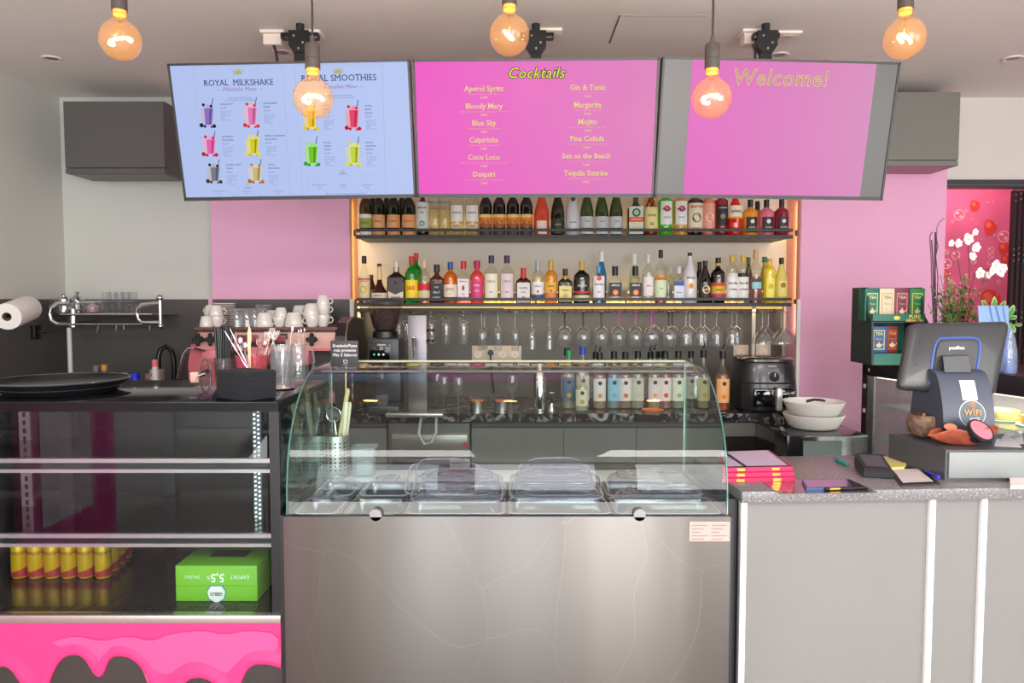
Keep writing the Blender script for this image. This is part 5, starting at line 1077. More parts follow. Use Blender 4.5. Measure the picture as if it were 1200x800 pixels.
# things at the sink
x = P(193, 0, 4.35).x
t = thing('faucet', 'tall black curved kitchen faucet left of the espresso machine', 'tap', (x, 4.35, ZB))
G().lathe([(0, 0), (.03, 0), (.026, .02), (.016, .03), (0, .03)], M_black).build('base', t)
zt_ = P(0, 406, 4.3).z-ZB
G().tube([(0, 0, .02), (0, 0, zt_-.08), (-.012, 0, zt_-.03), (-.035, -.02, zt_), (-.06, -.04, zt_-.02), (-.068, -.05, zt_-.06), (-.068, -.05, zt_-.13)], .014, M_black, 10).build('spout', t); G().rod((.0, 0, .06), (.05, -.02, .075), .006, M_black).build('lever', t)
def sinkb(nm_, lab, px, top, w_, h0, col, capc, Y=4.2, capr=.9, txt=None):
    p = P(px, top, Y); H = p.z-ZB
    t = thing(nm_, lab, 'bottle', (p.x, Y, ZB+.001), group='small items by the sink')
    G().lathe([(0, 0), (w_/2, 0), (w_/2, H*.82), (w_*.45, H*.86), (0, H*.86)], mat(col, .35), seg=18).build('container', t)
    G().lathe([(0, H*.84), (w_/2*capr, H*.84), (w_/2*capr, H), (0, H)], mat(capc, .4), seg=18).build('cap', t)
    return t
sinkb('bottle', 'slim white bottle with a pink cap beside the black faucet', 181.5, 421.5, .036, 0, (214, 210, 212), (234, 120, 140), Y=4.12)
p = P(182, 433, 4.2)
t = thing('soap_box', 'cream square soap pack behind the pink-capped bottle', 'pack', (p.x, 4.22, ZB)); G().box(p.x-.03, p.x+.03, 4.19, 4.25, ZB+.001, p.z, mat((196, 182, 164), .5), .004).build('carton', t, True); G().text('RAJA', (p.x, 4.186, p.z-.03), mat((140, 40, 50), .5), .022).build('carton_print', t, True)
sinkb('jar', 'small red and grey jar left of the cream soap pack', 173, 438, .035, 0, (150, 40, 44), (130, 120, 120), Y=4.25)
sinkb('jar', 'blue lidded tub near the round tray', 158, 437, .055, 0, (30, 50, 190), (24, 40, 210), Y=4.2, capr=1)
sinkb('jar', 'amber jar with pale lid just right of the round tray', 144, 437, .05, 0, (206, 130, 30), (214, 196, 170), Y=4.2)
sinkb('jar', 'small amber-capped jar behind the round tray', 122, 427, .04, 0, (60, 56, 56), (200, 140, 50), Y=4.2)
sinkb('jar', 'small grey-capped jar behind the round tray', 113, 428, .045, 0, (50, 50, 54), (120, 120, 124), Y=4.25)
# ================================================================ LEFT DISPLAY CASE
Yc = 2.0; xr = P(329, 600, Yc).x; xl = xr-1.55; ZT = P(100, 471, Yc).z; zlip = P(100, 482, Yc).z; ycb = 2.56
zf = P(100, 717, Yc+.01).z; zpk = P(100, 728, Yc).z
dc = thing('display_case', 'black and glass refrigerated display case with a pink dripping front, left', 'display case', ((xl+xr)/2, (Yc+ycb)/2, 0))
G().box(xl, xr-.004, Yc+.004, ycb, zlip+.004, ZT, mat((16, 18, 20), .12, spec=.25), .002).build('top_slab', dc, True)
G().box(xl, xr, Yc-.004, Yc+.012, zlip, ZT-.003, mat((10, 10, 12), .2, spec=.2)).build('top_lip', dc, True)
for a_, b_, c_, d_ in ((xr-.03, xr-.002, Yc+.004, Yc+.02), (xr-.03, xr-.002, ycb-.03, ycb), (xl, xl+.028, ycb-.03, ycb)): G().box(a_, b_, c_, d_, zpk, zlip, mat((28, 28, 32), .3, .3)).build('corner_post', dc, True)
G().box(xl+.01, xr-.034, Yc-.0, Yc+.005, zf-.004, zlip, glass((236, 240, 242), ior=1.36)).build('front_glass', dc, True)
G().box(xr-.010, xr-.006, Yc+.02, ycb-.03, zf, zlip, glass((200, 205, 210), ior=1.5)).build('side_glass', dc, True)
# interior floor, back doors
Mst = mat((96, 92, 92), .22, .85)
G().box(xl+.02, xr-.03, Yc+.02, ycb-.03, zf-.03, zf, mat((70, 66, 66), .16, .7)).build('deck', dc, True)
g = G()
for k in range(86):
    x = xl+.06+k*(xr-xl-.13)/85
    g.add([(x, Yc+.025, zf+.0008), (x+.006, Yc+.025, zf+.0008), (x+.014, Yc+.05, zf+.0008), (x+.008, Yc+.05, zf+.0008)], [(0, 1, 2, 3)], M_black)
g.box(P(137, 0, 2.2).x, P(137, 0, 2.2).x+.003, Yc+.05, ycb-.03, zf, zf+.0008, M_black)
g.build('deck_slots', dc, True, kind='stuff')
zd = zf+.02
Mdk = mat((44, 46, 52), .18)
xm = P(200, 550, ycb-.04).x
G().box(xl+.03, xm, ycb-.05, ycb-.045, zd, zlip-.01, glass((150, 156, 166), body=.6, bodycol=(22, 24, 30), ior=1.3)).build('sliding_door', dc, True)
G().box(xm, xr-.03, ycb-.035, ycb-.03, zd, zlip-.01, glass((150, 156, 166), body=.6, bodycol=(22, 24, 30), ior=1.3)).build('sliding_door', dc, True)
G().box(xm-.02, xm+.02, ycb-.055, ycb-.03, zf, zlip, mat((26, 32, 40), .25)).box(xl+.02, xr-.03, ycb-.055, ycb-.025, zlip-.03, zlip, M_black).box(xl+.02, xr-.03, ycb-.055, ycb-.025, zf, zf+.03, M_black).build('door_frame', dc, True)
# slotted steel uprights at the left
x = P(33, 550, 2.35).x
for xx in (x,): 
    g = G().box(xx-.018, xx+.018, 2.34, 2.352, zf, zlip, mat((150, 148, 146), .35, .8))
    for k in range(22): g.box(xx-.004, xx+.004, 2.337, 2.340, zf+.03+k*.026, zf+.045+k*.026, M_black)
    g.build('slotted_upright', dc, True)
G().box(P(42, 0, 2.35).x, P(60, 0, 2.35).x, 2.38, 2.42, zf, zlip, M_black).build('inner_post', dc, True)
# glass shelves with steel edges
for (y1, y2) in ((538.5, 550.5), (626, 637)):
    za = P(0, y1, Yc+.05).z
    xs = P(318, 0, Yc+.05).x
    s_ = G().box(xl+.03, xs, Yc+.05, ycb-.1, za-.008, za, glass((150, 160, 168), body=.55, bodycol=(24, 27, 32), ior=1.4)).build('glass_shelf', dc, True)
    zb_ = P(0, y2, Yc+.05).z
    Me = mat((196, 186, 182), .28, .8)
    G().box(xl+.03, xs+.002, Yc+.036, Yc+.05, za-.006, za+.006, Me).box(xl+.03, xs+.002, Yc+.036, Yc+.046, zb_-.005, zb_+.005, Me).box(xl+.03, xs, Yc+.046, Yc+.052, zb_, za, mat((20, 26, 32), .2)).build('shelf_edge', s_, True)
    G().box(xs-.012, xs+.004, Yc+.036, Yc+.06, zb_-.006, za+.008, Me).build('edge_cap', s_, True)
# LED dots
x = P(301, 550, 2.2).x; g = G(); z0_, z1_ = P(0, 607, 2.2).z, P(0, 482, 2.2).z
gl = G().box(x-.013, x+.013, 2.205, 2.212, z0_-.02, min(z1_+.02, zlip), mat((90, 90, 98), .4)); o = gl.build('led_strip', dc, True)
n = 25
for k in range(n):
    for j, dx in enumerate((-.006, .006)):
        z = z0_+(z1_-z0_)*k/(n-1)+(.0 if j else .004); g.box(x+dx-.0024, x+dx+.0024, 2.200, 2.205, z-.0022, z+.0022, emit((226, 255, 240), 2.2))
g.build('led_dots', o, True)
# steel sill, drip front
Msill = mat((176, 168, 164), .25, .85)
G().box(xl, xr-.002, Yc-.012, Yc+.018, zpk, zf, Msill, .002).build('sill', dc, True)
G().box(xl, xr, Yc+.0, ycb, .05, zpk-.001, mat((84, 80, 80), .16, .75)).build('front_panel', dc, True)
# pink icing drips: a raised relief shape with rounded lower edge
drip_px = [(-260, 760), (-200, 800), (-150, 860), (-100, 800), (-60, 770), (-20, 786), (0, 782), (6, 781), (14, 786), (20, 794), (28, 806), (34, 830), (40, 850), (48, 850), (54, 815), (60, 794), (66, 780), (74, 771), (84, 767.5), (93, 768), (101, 774), (107, 785), (112, 792), (117, 794), (122, 789), (126, 777), (130, 771), (138, 769), (148, 770), (158, 775), (166, 783), (171, 793), (176, 808), (190, 836), (204, 830), (212, 808), (220, 797), (232, 794), (244, 797), (256, 806), (264, 815), (276, 812), (284, 798), (289, 786), (296, 780), (306, 778.5), (318, 780), (328, 783)]
def smooth(pts, k=3):
    for _ in range(k):
        q = [pts[0]]
        for a, b in zip(pts, pts[1:]): q += [(a[0]*.75+b[0]*.25, a[1]*.75+b[1]*.25), (a[0]*.25+b[0]*.75, a[1]*.25+b[1]*.75)]
        q.append(pts[-1]); pts = q
    return pts
dp = smooth(drip_px, 2)
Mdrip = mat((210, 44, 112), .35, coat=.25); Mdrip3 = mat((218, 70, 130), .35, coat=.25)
bots = sorted([(P(px, py, Yc-.004).x, P(px, py, Yc-.004).z) for px, py in dp])
def zbot_at(x):
    for (xa, za), (xb_, zb_) in zip(bots, bots[1:]):
        if xa <= x <= xb_: return za+(zb_-za)*(x-xa)/max(1e-6, xb_-xa)
    return bots[-1][1]
x_0 = max(xl, bots[0][0]); nX = 300; nZ = 22; xsD = [x_0+(xr-.003-x_0)*k/nX for k in range(nX+1)]; edge = [(x, zbot_at(x)) for x in xsD]
g = G(); vs = []
for i_, x in enumerate(xsD):
    zb0 = edge[i_][1]; nb = edge[max(0, i_-14):i_+15]
    for j_ in range(nZ+1):
        z = zb0+(zpk-zb0)*(j_/nZ)**1.5
        d_ = min(math.hypot(x-q[0], z-q[1]) for q in nb); u_ = min(1, d_/.016)
        vs.append((x, Yc-.0005-.0105*math.sqrt(max(0, 1-(1-u_)**2))+.004*min(1, max(0, (d_-.016)/.03)), z))
g.add(vs, [(a*(nZ+1)+b, (a+1)*(nZ+1)+b, (a+1)*(nZ+1)+b+1, a*(nZ+1)+b+1) for a in range(nX) for b in range(nZ)], Mdrip, True)
g.build('pink_icing_drips', dc, True)
# gloss tone shapes printed on the icing
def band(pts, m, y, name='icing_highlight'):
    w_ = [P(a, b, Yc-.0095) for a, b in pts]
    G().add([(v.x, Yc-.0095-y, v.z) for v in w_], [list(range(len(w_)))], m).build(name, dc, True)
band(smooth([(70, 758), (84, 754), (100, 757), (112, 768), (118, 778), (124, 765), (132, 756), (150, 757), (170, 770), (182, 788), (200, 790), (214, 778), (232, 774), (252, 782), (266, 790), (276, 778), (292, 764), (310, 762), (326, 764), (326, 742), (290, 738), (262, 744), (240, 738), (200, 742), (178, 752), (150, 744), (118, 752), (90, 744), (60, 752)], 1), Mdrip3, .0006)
# base below seen only from other places
# cans in the case
can0 = None; zc0 = zf+.001; Mcan = mat((232, 190, 30), .3, .35); Mcanr = mat((176, 60, 50), .35, .3)
cans = [(23.5, 2.27), (43, 2.27), (62, 2.27), (81.5, 2.27), (101, 2.27), (121, 2.27), (131, 2.33), (138.5, 2.39), (146, 2.45)]
for i, (px, Yy) in enumerate(cans):
    lab = (O[i]+' yellow soda can from the left in the front row of the case') if i < 6 else ('yellow soda can %s behind the right end of the can row' % ('just', 'second', 'third')[i-6])
    loc = (P(px, 660, Yy).x, Yy, zc0)
    if can0 is None:
        can0 = thing('drink_can', lab, 'can', loc, group='yellow cans in the display case')
        G().lathe([(0, 0), (.019, 0), (.0245, .008), (.0245, .13), (.020, .14), (.018, .141), (0, .139)], Mcan, seg=20).build('can_body', can0)
        g = G(); n = 20
        for k in range(n):
            a0_ = 2*PI*k/n; a1_ = 2*PI*(k+1)/n; r_ = .0248; h = lambda a: .030+.008*math.sin(a*1+1)
            g.add([(r_*math.cos(a0_), r_*math.sin(a0_), .008), (r_*math.cos(a1_), r_*math.sin(a1_), .008), (r_*math.cos(a1_), r_*math.sin(a1_), h(a1_)), (r_*math.cos(a0_), r_*math.sin(a0_), h(a0_))], [(0, 1, 2, 3)], Mcanr)
        g.build('red_band', can0)
        G().wtext('Schweppes', .0252, .085, mat((60, 50, 30), .5), .020, shear=.3).build('can_lettering', can0)
    else: dup(can0, loc, lab)
# green beer box
a = P(205, 662.5, 2.08); b = P(302, 707, 2.08)
t = thing('beer_box', 'bright green cardboard beer box lying upside down in the display case', 'box', ((a.x+b.x)/2, 2.08, zc0))
w_ = b.x-a.x; h_ = a.z-zc0; Mgr = mat((120, 196, 40), .5)
G().box(-w_/2, w_/2, 0, .26, 0, h_, Mgr, .003).build('carton', t)
G().box(-w_/2, w_/2, -.0006, 0, h_*.44, h_*.45, mat((80, 140, 30), .6)).box(-.05, .06, .07, .13, h_, h_+.0008, mat((60, 70, 56), .5)).build('flaps', t)
g = G(); Mw = mat((236, 244, 226), .5)
XD = (-1, 0, 0); YD = (0, 0, -1)
g.text('5,5', (.004, -.0015, h_*.67), Mw, .034, xd=XD, yd=YD, offset=.0008); g.text('%', (-.022, -.0015, h_*.67), Mw, .018, xd=XD, yd=YD)
g.text('EXPORT', (.068, -.0015, h_*.69), Mw, .015, xd=XD, yd=YD); g.text('24x33cl', (-.068, -.0015, h_*.69), Mw, .014, xd=XD, yd=YD)
g.build('box_lettering', t)
g = G(); hexp = lambda r, k=1: [(r*x, -.0008*k-.0004, h_*.21+r*z) for x, z in ((-1, .3), (-.6, .9), (.6, .9), (1, .3), (.8, -.5), (0, -1), (-.8, -.5))]
g.add(hexp(.029), [list(range(7))], mat((60, 130, 170), .5)); g.add(hexp(.026, 2), [list(range(7))], Mw); g.text('GEILO', (0, -.0026, h_*.22), mat((30, 60, 50), .5), .013, xd=XD, yd=YD, offset=.0005); g.build('crest', t)
# ================================================================ ON TOP OF THE DISPLAY CASE
zt0 = ZT+.001
c = P(72, 445, 2.24); 
def tray(z, r, lab):
    t = thing('round_tray', lab, 'tray', (c.x, 2.24, z), group='round black trays on the case')
    G().lathe([(0, .004), (r*.9, .004), (r, .018), (r+.003, .018), (r*.92, 0), (0, 0)], mat((22, 22, 26), .3), seg=56).build('plate', t); G().tube([((r+.001)*math.cos(2*PI*k/48), (r+.001)*math.sin(2*PI*k/48), .018) for k in range(48)], .0028, mat((84, 84, 90), .15, .5), 6, closed=True).build('rim', t)
tray(zt0, .165, 'lower round black tray on the display case, larger shadowed one'); tray(zt0+.019, .188, 'upper round black serving tray on the display case')
# napkin stack
cn = Pz(289, 470, zt0); ang = math.radians(-34)
t = thing('napkin_stack', 'thick stack of folded black paper napkins on the display case', 'napkins', (cn.x, cn.y, zt0), rot=(0, 0, ang))
g = G(); n = 26; Mnp = mat((27, 28, 34), .85)
zh = P(289, 436.5, cn.y).z-zt0
for k in range(n):
    dx, dy = random.uniform(-.0015, .0015), random.uniform(-.0015, .0015)
    bow = .006*math.sin(k*.45)
    g.box(-.135+dx+bow*.3, 0+dx, 0+dy, .10+dy, k*zh/n+.0003, (k+1)*zh/n-.0003, Mnp)
g.build('folded_napkins', t, kind='stuff')
# glass jar lying with pale tag
c = P(241, 455, 2.2)
t = thing('glass_dish', 'round glass lid standing on edge beside the napkins', 'lid', (c.x, 2.2, zt0))
G().tube([(.012*math.cos(q)*1.4, .0, .052+.05*math.sin(q)) for q in [2*PI*i/28 for i in range(28)]], .003, mat((96, 92, 90), .25, .7), 6, closed=True).lathe([(0, .018), (.03, .012), (.048, 0)], M_drink, (0, 0, .052), 24, R=Matrix.Rotation(-PI/2+.5, 3, 'Y')).build('disc', t)
G().box(-.045, -.02, -.005, .012, .03, .062, mat((206, 160, 150), .5), .003).rod((-.02, 0, .05), (-.0, 0, .058), .005, M_chrome).build('knob', t)
# cup with black straws
def cupof(lab, px, Y, top, w_, m, name='straw_cup', cat='cup'):
    x = P(px, 450, Y).x; H = P(px, top, Y).z-zt0
    t = thing(name, lab, cat, (x, Y, zt0))
    G().lathe([(0, 0), (w_*.42, 0), (w_*.5, H), (w_*.48, H), (w_*.40, .004), (0, .004)], m, seg=22).build('wall', t)
    return t, x, H
t, x, H = cupof('clear cup packed with black drinking straws', 263.5, 2.36, 419, .062, glass((230, 226, 228), body=.08, bodycol=(200, 190, 196)))
st0 = None; zs = P(265, 381, 2.36).z-zt0
for k in range(34):
    a = k*2.4; r_ = .0045*math.sqrt(k)
    bx, by = r_*math.cos(a)*.8, r_*math.sin(a)*.8; tx, ty = bx*1.45+random.uniform(-.004, .004), by*1.3; hh = zs-random.uniform(0, .012)
    p0 = Vector((bx, by, .006)); p1 = Vector((tx, ty, hh))
    if st0 is None:
        st0 = tag(G().tube([(0, 0, 0), (0, 0, .5), (0, 0, 1)], .0031, mat((30, 30, 34), .35), 7).build('drinking_straw'), '', 'straw'); o = st0
    else: o = st0.copy(); COL.objects.link(o)
    d = p1-p0; o.location = p0+Vector((x, 2.36, zt0)); o.rotation_euler = d.to_track_quat('Z', 'Y').to_euler(); o.scale = (1, 1, d.length)
    tag(o, 'black drinking straw bunched with others in the clear cup', 'straw', 'black straws in the clear cup')
def stick(lab, name, cat, pa, pb, Y0_, Y1_, r, m, grp=None, extra=None, r1=None, flat=False):
    a = P(pa[0], pa[1], Y0_); b = P(pb[0], pb[1], Y1_)
    t = thing(name, lab, cat, a, group=grp); d = b-a
    G().rod((0, 0, 0), d, r, m, 10, r1).build('shaft', t)
    if extra: extra(t, d)
    return t
for k, (pa, pb) in enumerate((((290, 432), (263.5, 388)), ((292, 432), (269.5, 385)))):
    tag(G().tube([P(*pa, 2.30), P(pa[0]*.5+pb[0]*.5, pa[1]*.5+pb[1]*.5, 2.30), P(*pb, 2.28)], .0024, M_chrome, 8).build('metal_straw'), ('left', 'right')[k]+' one of two steel straws leaning in the pink cup', 'straw')
Mpc = glass((250, 176, 192), body=.35, bodycol=(222, 120, 140))
t, x, H = cupof('pink translucent cup holding wooden and metal cutlery', 295.5, 2.38, 416, .104, Mpc, 'cutlery_cup')
# wooden knife, forks, spoons in the pink cup
p0 = P(293, 432, 2.32); p1 = P(292.5, 381.5, 2.32)
g = G(); pts = [(-.003, 0), (.003, 0), (.004, (p1.z-p0.z)*.55), (.007, (p1.z-p0.z)*.72), (.005, (p1.z-p0.z)*.9), (.001, p1.z-p0.z), (-.005, (p1.z-p0.z)*.85), (-.006, (p1.z-p0.z)*.6)]
g.prism([(p0.x+a, p0.z+b) for a, b in pts], 2.318, 2.321, mat((226, 196, 160), .6), 'y'); tag(g.build('wooden_knife'), 'wooden disposable knife standing in the pink cup', 'cutlery')
for i, (px0, px1, py1, c_) in enumerate(((285, 281, 398, (200, 190, 190)), (300, 303, 399, (170, 120, 120)), (305, 310, 401, (196, 160, 150)), (310, 315.5, 404, (214, 130, 130)), (288, 287, 404, (190, 185, 185)))):
    a = P(px0, 428, 2.36); b = P(px1, py1, 2.36); d = b-a
    t = thing('fork' if i % 2 else 'spoon', ('steel spoon head leaning left in the pink cup', 'small pink-tinted fork in the pink cup, left', 'steel spoon in the middle of the pink cup', 'pink-tinted fork leaning right in the pink cup', 'short steel spoon behind the steel straws')[i], 'cutlery', a, group='cutlery in the pink cup')
    G().tube([(0, 0, 0), d*.6, d*.85], .0022, mat(c_, .2, .7), 6).build('handle', t)
    if i % 2: 
        g = G()
        for k in range(4): g.tube([d*.83+Vector(((k-1.5)*.0012, 0, 0)), d*.9+Vector(((k-1.5)*.004, 0, 0)), d*1.08+Vector(((k-1.5)*.004, 0, 0))], .0012, mat(c_, .2, .7), 5)
        g.build('tines', t)
    else: G().ball(d*.95, .0095, mat(c_, .2, .8), 12, (1, .45, 1.5)).build('bowl', t)
for i, (px, py) in enumerate(((318, 389), (323, 392), (313, 393))):   # bundle of clear forks
    a = P(306+i*3, 430, 2.4); b = P(px, py, 2.4); d = b-a
    t = thing('plastic_fork', ('clear plastic fork with its tines up, left of the jug', 'clear plastic fork with its tines up, touching the jug', 'clear plastic fork standing highest between cup and jug')[i], 'cutlery', a, group='clear forks'); G().tube([(0, 0, 0), d*.85], .002, M_ceramic, 6).build('handle', t); g = G()
    for k in range(4): g.tube([d*.83, d*.9+Vector(((k-1.5)*.005, 0, 0)), d*1.12+Vector(((k-1.5)*.005, 0, 0))], .0012, M_ceramic, 5)
    g.build('tines', t)
# glass beer jug with spoons
c = P(331, 455, 2.3); H = P(331, 404, 2.3).z-zt0
t = thing('glass_tumbler', 'tall clear glass tumbler with long-handled spoons on the display case', 'glass', (c.x, 2.30, zt0))
G().lathe([(0, 0), (.028, 0), (.03, .012), (.036, H), (.0335, H), (.028, .016), (0, .014)], M_drink, seg=26).build('wall', t); g = G()
for k in range(14):
    a = 2*PI*k/14; g.tube([(.0295*math.cos(a), .0295*math.sin(a), .01), (.036*math.cos(a), .036*math.sin(a), H*.7)], .0014, M_drink, 4)
g.build('flutes', t); G().lathe([(0, 0), (.036, 0), (.042, .004), (.036, .009), (0, .009)], M_chrome, (0, 0, -.0008), 26).build('foot', t)
c2 = P(349, 455, 2.42); H2 = P(349, 403, 2.42).z-zt0
t = thing('glass_jug', 'clear glass jug with a looped handle beside the tumbler', 'jug', (c2.x, 2.42, zt0))
G().lathe([(0, 0), (.03, 0), (.036, .02), (.034, H2*.7), (.026, H2*.86), (.03, H2), (.028, H2), (.024, H2*.85), (.028, .014), (0, .012)], M_drink, seg=24).build('wall', t); G().tube([(.03, 0, H2*.85), (.05, 0, H2*.86), (.055, 0, H2*.6), (.05, 0, H2*.3), (.034, 0, H2*.22)], .005, M_drink, 8).build('handle', t)
for i, (pa, pb, Y_, wd) in enumerate((((333, 448), (318, 391), 2.3, .009), ((335, 448), (343, 381), 2.3, .010), ((350, 440), (353, 384), 2.42, .005), ((352, 440), (357, 383), 2.42, .005), ((348, 440), (350, 385), 2.42, .005))):
    a = P(*pa, Y_); b = P(*pb, Y_); d = b-a
    t = thing('long_spoon', ('broad steel spoon leaning left out of the tumbler', 'broad steel spoon leaning right out of the tumbler', 'thin glass stirrer left in the jug', 'thin steel stirrer leaning right in the jug', 'thin clear stirrer standing leftmost in the jug')[i], 'spoon', a, group='spoons and stirrers on the case')
    G().tube([(0, 0, 0), d*.8, d*.92], wd*.28, M_chrome, 6).build('handle', t); G().ball(d*.94, wd*.62, M_chrome, 12, (.8, .4, 1.9)).build('bowl', t)
# ================================================================ FOOD CASE WITH CURVED GLASS
Yg = 1.97; gx0 = P(331.5, 605, Yg).x; gx1 = P(857, 605, Yg).x; ZG = P(0, 605, Yg).z
gc = thing('food_case', 'stainless steel food display case with curved glass in the middle', 'display case', ((gx0+gx1)/2, 2.25, 0))
def steel_front():
    m = bpy.data.materials.new('creased_steel'); m.use_nodes = True; nt = m.node_tree; b = nt.nodes['Principled BSDF']; N = nt.nodes.new; L = nt.links.new
    b.inputs['Metallic'].default_value = 1; b.inputs['Roughness'].default_value = .3; b.inputs['Anisotropic'].default_value = .85
    cx = N('ShaderNodeCombineXYZ'); cx.inputs[2].default_value = 1; L(cx.outputs[0], b.inputs['Tangent'])
    tc = N('ShaderNodeTexCoord'); nz = N('ShaderNodeTexNoise'); nz.inputs['Scale'].default_value = 2.2; nz.inputs['Detail'].default_value = 1
    L(tc.outputs['Object'], nz.inputs['Vector'])
    va = N('ShaderNodeVectorMath'); va.operation = 'MULTIPLY_ADD'; L(nz.outputs['Color'], va.inputs[0]); va.inputs[1].default_value = (.35, .35, .5); L(tc.outputs['Object'], va.inputs[2])
    vo = N('ShaderNodeTexVoronoi'); vo.feature = 'DISTANCE_TO_EDGE'; vo.inputs['Scale'].default_value = 3.2; L(va.outputs[0], vo.inputs['Vector'])
    r = N('ShaderNodeValToRGB'); r.color_ramp.elements[0].position = 0; r.color_ramp.elements[0].color = (1, 1, 1, 1); r.color_ramp.elements[1].position = .0045; r.color_ramp.elements[1].color = (0, 0, 0, 1)
    L(vo.outputs['Distance'], r.inputs[0])
    n2 = N('ShaderNodeTexNoise'); n2.inputs['Scale'].default_value = 3; L(tc.outputs['Object'], n2.inputs['Vector'])
    mu = N('ShaderNodeMath'); mu.operation = 'MULTIPLY'; L(r.outputs[0], mu.inputs[0]); L(n2.outputs['Fac'], mu.inputs[1])
    mx = N('ShaderNodeMix'); mx.data_type = 'RGBA'; L(mu.outputs[0], mx.inputs['Factor']); mx.inputs['A'].default_value = rgb((106, 103, 101)); mx.inputs['B'].default_value = rgb((140, 132, 126)); L(mx.outputs['Result'], b.inputs['Base Color'])
    ro = N('ShaderNodeMapRange'); L(mu.outputs[0], ro.inputs[0]); ro.inputs[3].default_value = .33; ro.inputs[4].default_value = .55; L(ro.outputs[0], b.inputs['Roughness'])
    mp = N('ShaderNodeMapping'); mp.inputs['Scale'].default_value = (5, 1, .5); L(tc.outputs['Object'], mp.inputs['Vector'])
    n3 = N('ShaderNodeTexNoise'); n3.inputs['Scale'].default_value = 1.2; n3.inputs['Detail'].default_value = 1; L(mp.outputs[0], n3.inputs['Vector'])
    bp = N('ShaderNodeBump'); bp.inputs['Strength'].default_value = .35; bp.inputs['Distance'].default_value = .012; L(n3.outputs['Fac'], bp.inputs['Height'])
    L(bp.outputs[0], b.inputs['Normal'])
    return m
G().box(gx0, gx1, Yg, Yg+.02, .04, ZG, steel_front(), .002).build('front_panel', gc, True)
G().box(gx0+.012, gx1-.012, Yg+.021, 2.56, .06, ZG-.09, M_black).box(gx0-.012, gx0-.001, Yg+.01, 2.56, .0, ZG, mat((20, 20, 24), .3)).box(gx1+.001, gx1+.012, Yg+.02, 2.56, .0, ZG-.01, mat((30, 32, 38), .3)).build('carcass', gc, True)
# faded paper notice on the steel
a = P(808, 611, Yg-.001); b = P(855, 634, Yg-.001); g = G().box(a.x, b.x, Yg-.0012, Yg-.0002, b.z, a.z, mat((170, 154, 146), .6))
for k in range(5):
    for j in range(2): g.box(a.x+.006+j*.055, a.x+.05+j*.052-.01*(k % 3), Yg-.0016, Yg-.0012, a.z-.012-k*.0095, a.z-.009-k*.0095, mat((140, 122, 116), .7))
g.build('paper_notice', gc, True)
# curved glass section (y,z)
prof = [(1.985, ZG), (1.99, 1.05), (2.003, 1.12), (2.025, 1.17), (2.06, 1.22), (2.11, 1.268), (2.16, 1.30), (2.21, 1.322), (2.26, 1.335), (2.32, 1.341), (2.50, 1.343)]
pf = smooth(prof, 1)
Mcg = glass((240, 247, 244), ior=1.42); Medge = mat((60, 110, 100), .15, coat=1); Mtop = glass((222, 236, 228), body=.06, bodycol=(160, 180, 170), ior=1.5)
ix0, ix1 = gx0+.004, gx1-.004
def sheet(g, pts, x0, x1, th, m):
    n = len(pts); vs = []; 
    out = []
    for i, (y, z) in enumerate(pts):
        d = Vector((pts[min(i+1, n-1)][0]-pts[max(i-1, 0)][0], pts[min(i+1, n-1)][1]-pts[max(i-1, 0)][1])).normalized()
        out.append((y+d.y*th, z-d.x*th))
    for (y, z), (y2, z2) in zip(pts, out): vs += [(x0, y, z), (x1, y, z), (x0, y2, z2), (x1, y2, z2)]
    fs = []
    for i in range(n-1):
        A = i*4; Bq = A+4
        fs += [(A, A+1, Bq+1, Bq), (A+3, A+2, Bq+2, Bq+3), (A+2, A, Bq, Bq+2), (A+1, A+3, Bq+3, Bq+1)]
    fs += [(0, 2, 3, 1), (4*n-4, 4*n-3, 4*n-1, 4*n-2)]
    return g.add(vs, fs, m, True)
sheet(G(), pf, ix0+.006, ix1-.006, .005, Mcg).build('curved_glass', gc, True)
poly = pf+[(2.50, ZG)]
for x_, nm_ in ((ix0, 'left'), (ix1-.005, 'right')):
    s_ = G().prism([(y, z) for y, z in poly], x_, x_+.005, Mcg, 'x').build('side_glass', gc, True)
    G().tube([(x_+.0025, y, z) for y, z in pf], .0026, Medge, 6).build('glass_edge', s_, True)
    G().tube([(x_+.0025, 2.50, ZG), (x_+.0025, 2.50, 1.342)], .0025, mat((170, 200, 190), .1, coat=1), 6).build('rear_edge', s_, True)
G().tube([(ix0, 2.50, 1.343), (ix1, 2.50, 1.343)], .0035, mat((180, 186, 160), .15, coat=1), 6).build('top_rear_edge', gc, True)
G().box(ix0+.03, ix1-.03, 2.262, 2.275, 1.328, 1.333, mat((76, 80, 88), .2, .4)).build('light_bar', gc, True)
for px in (440, 750):
    c = P(px, 604, Yg-.004)
    G().lathe([(0, -.010), (.014, -.010), (.0165, -.004), (.0165, .012), (0, .012)], mat((150, 148, 150), .12, 1), (c.x, Yg+.012, c.z-.0), 22, R=Matrix.Rotation(PI/2, 3, 'X')).build('glass_clamp', gc, True)
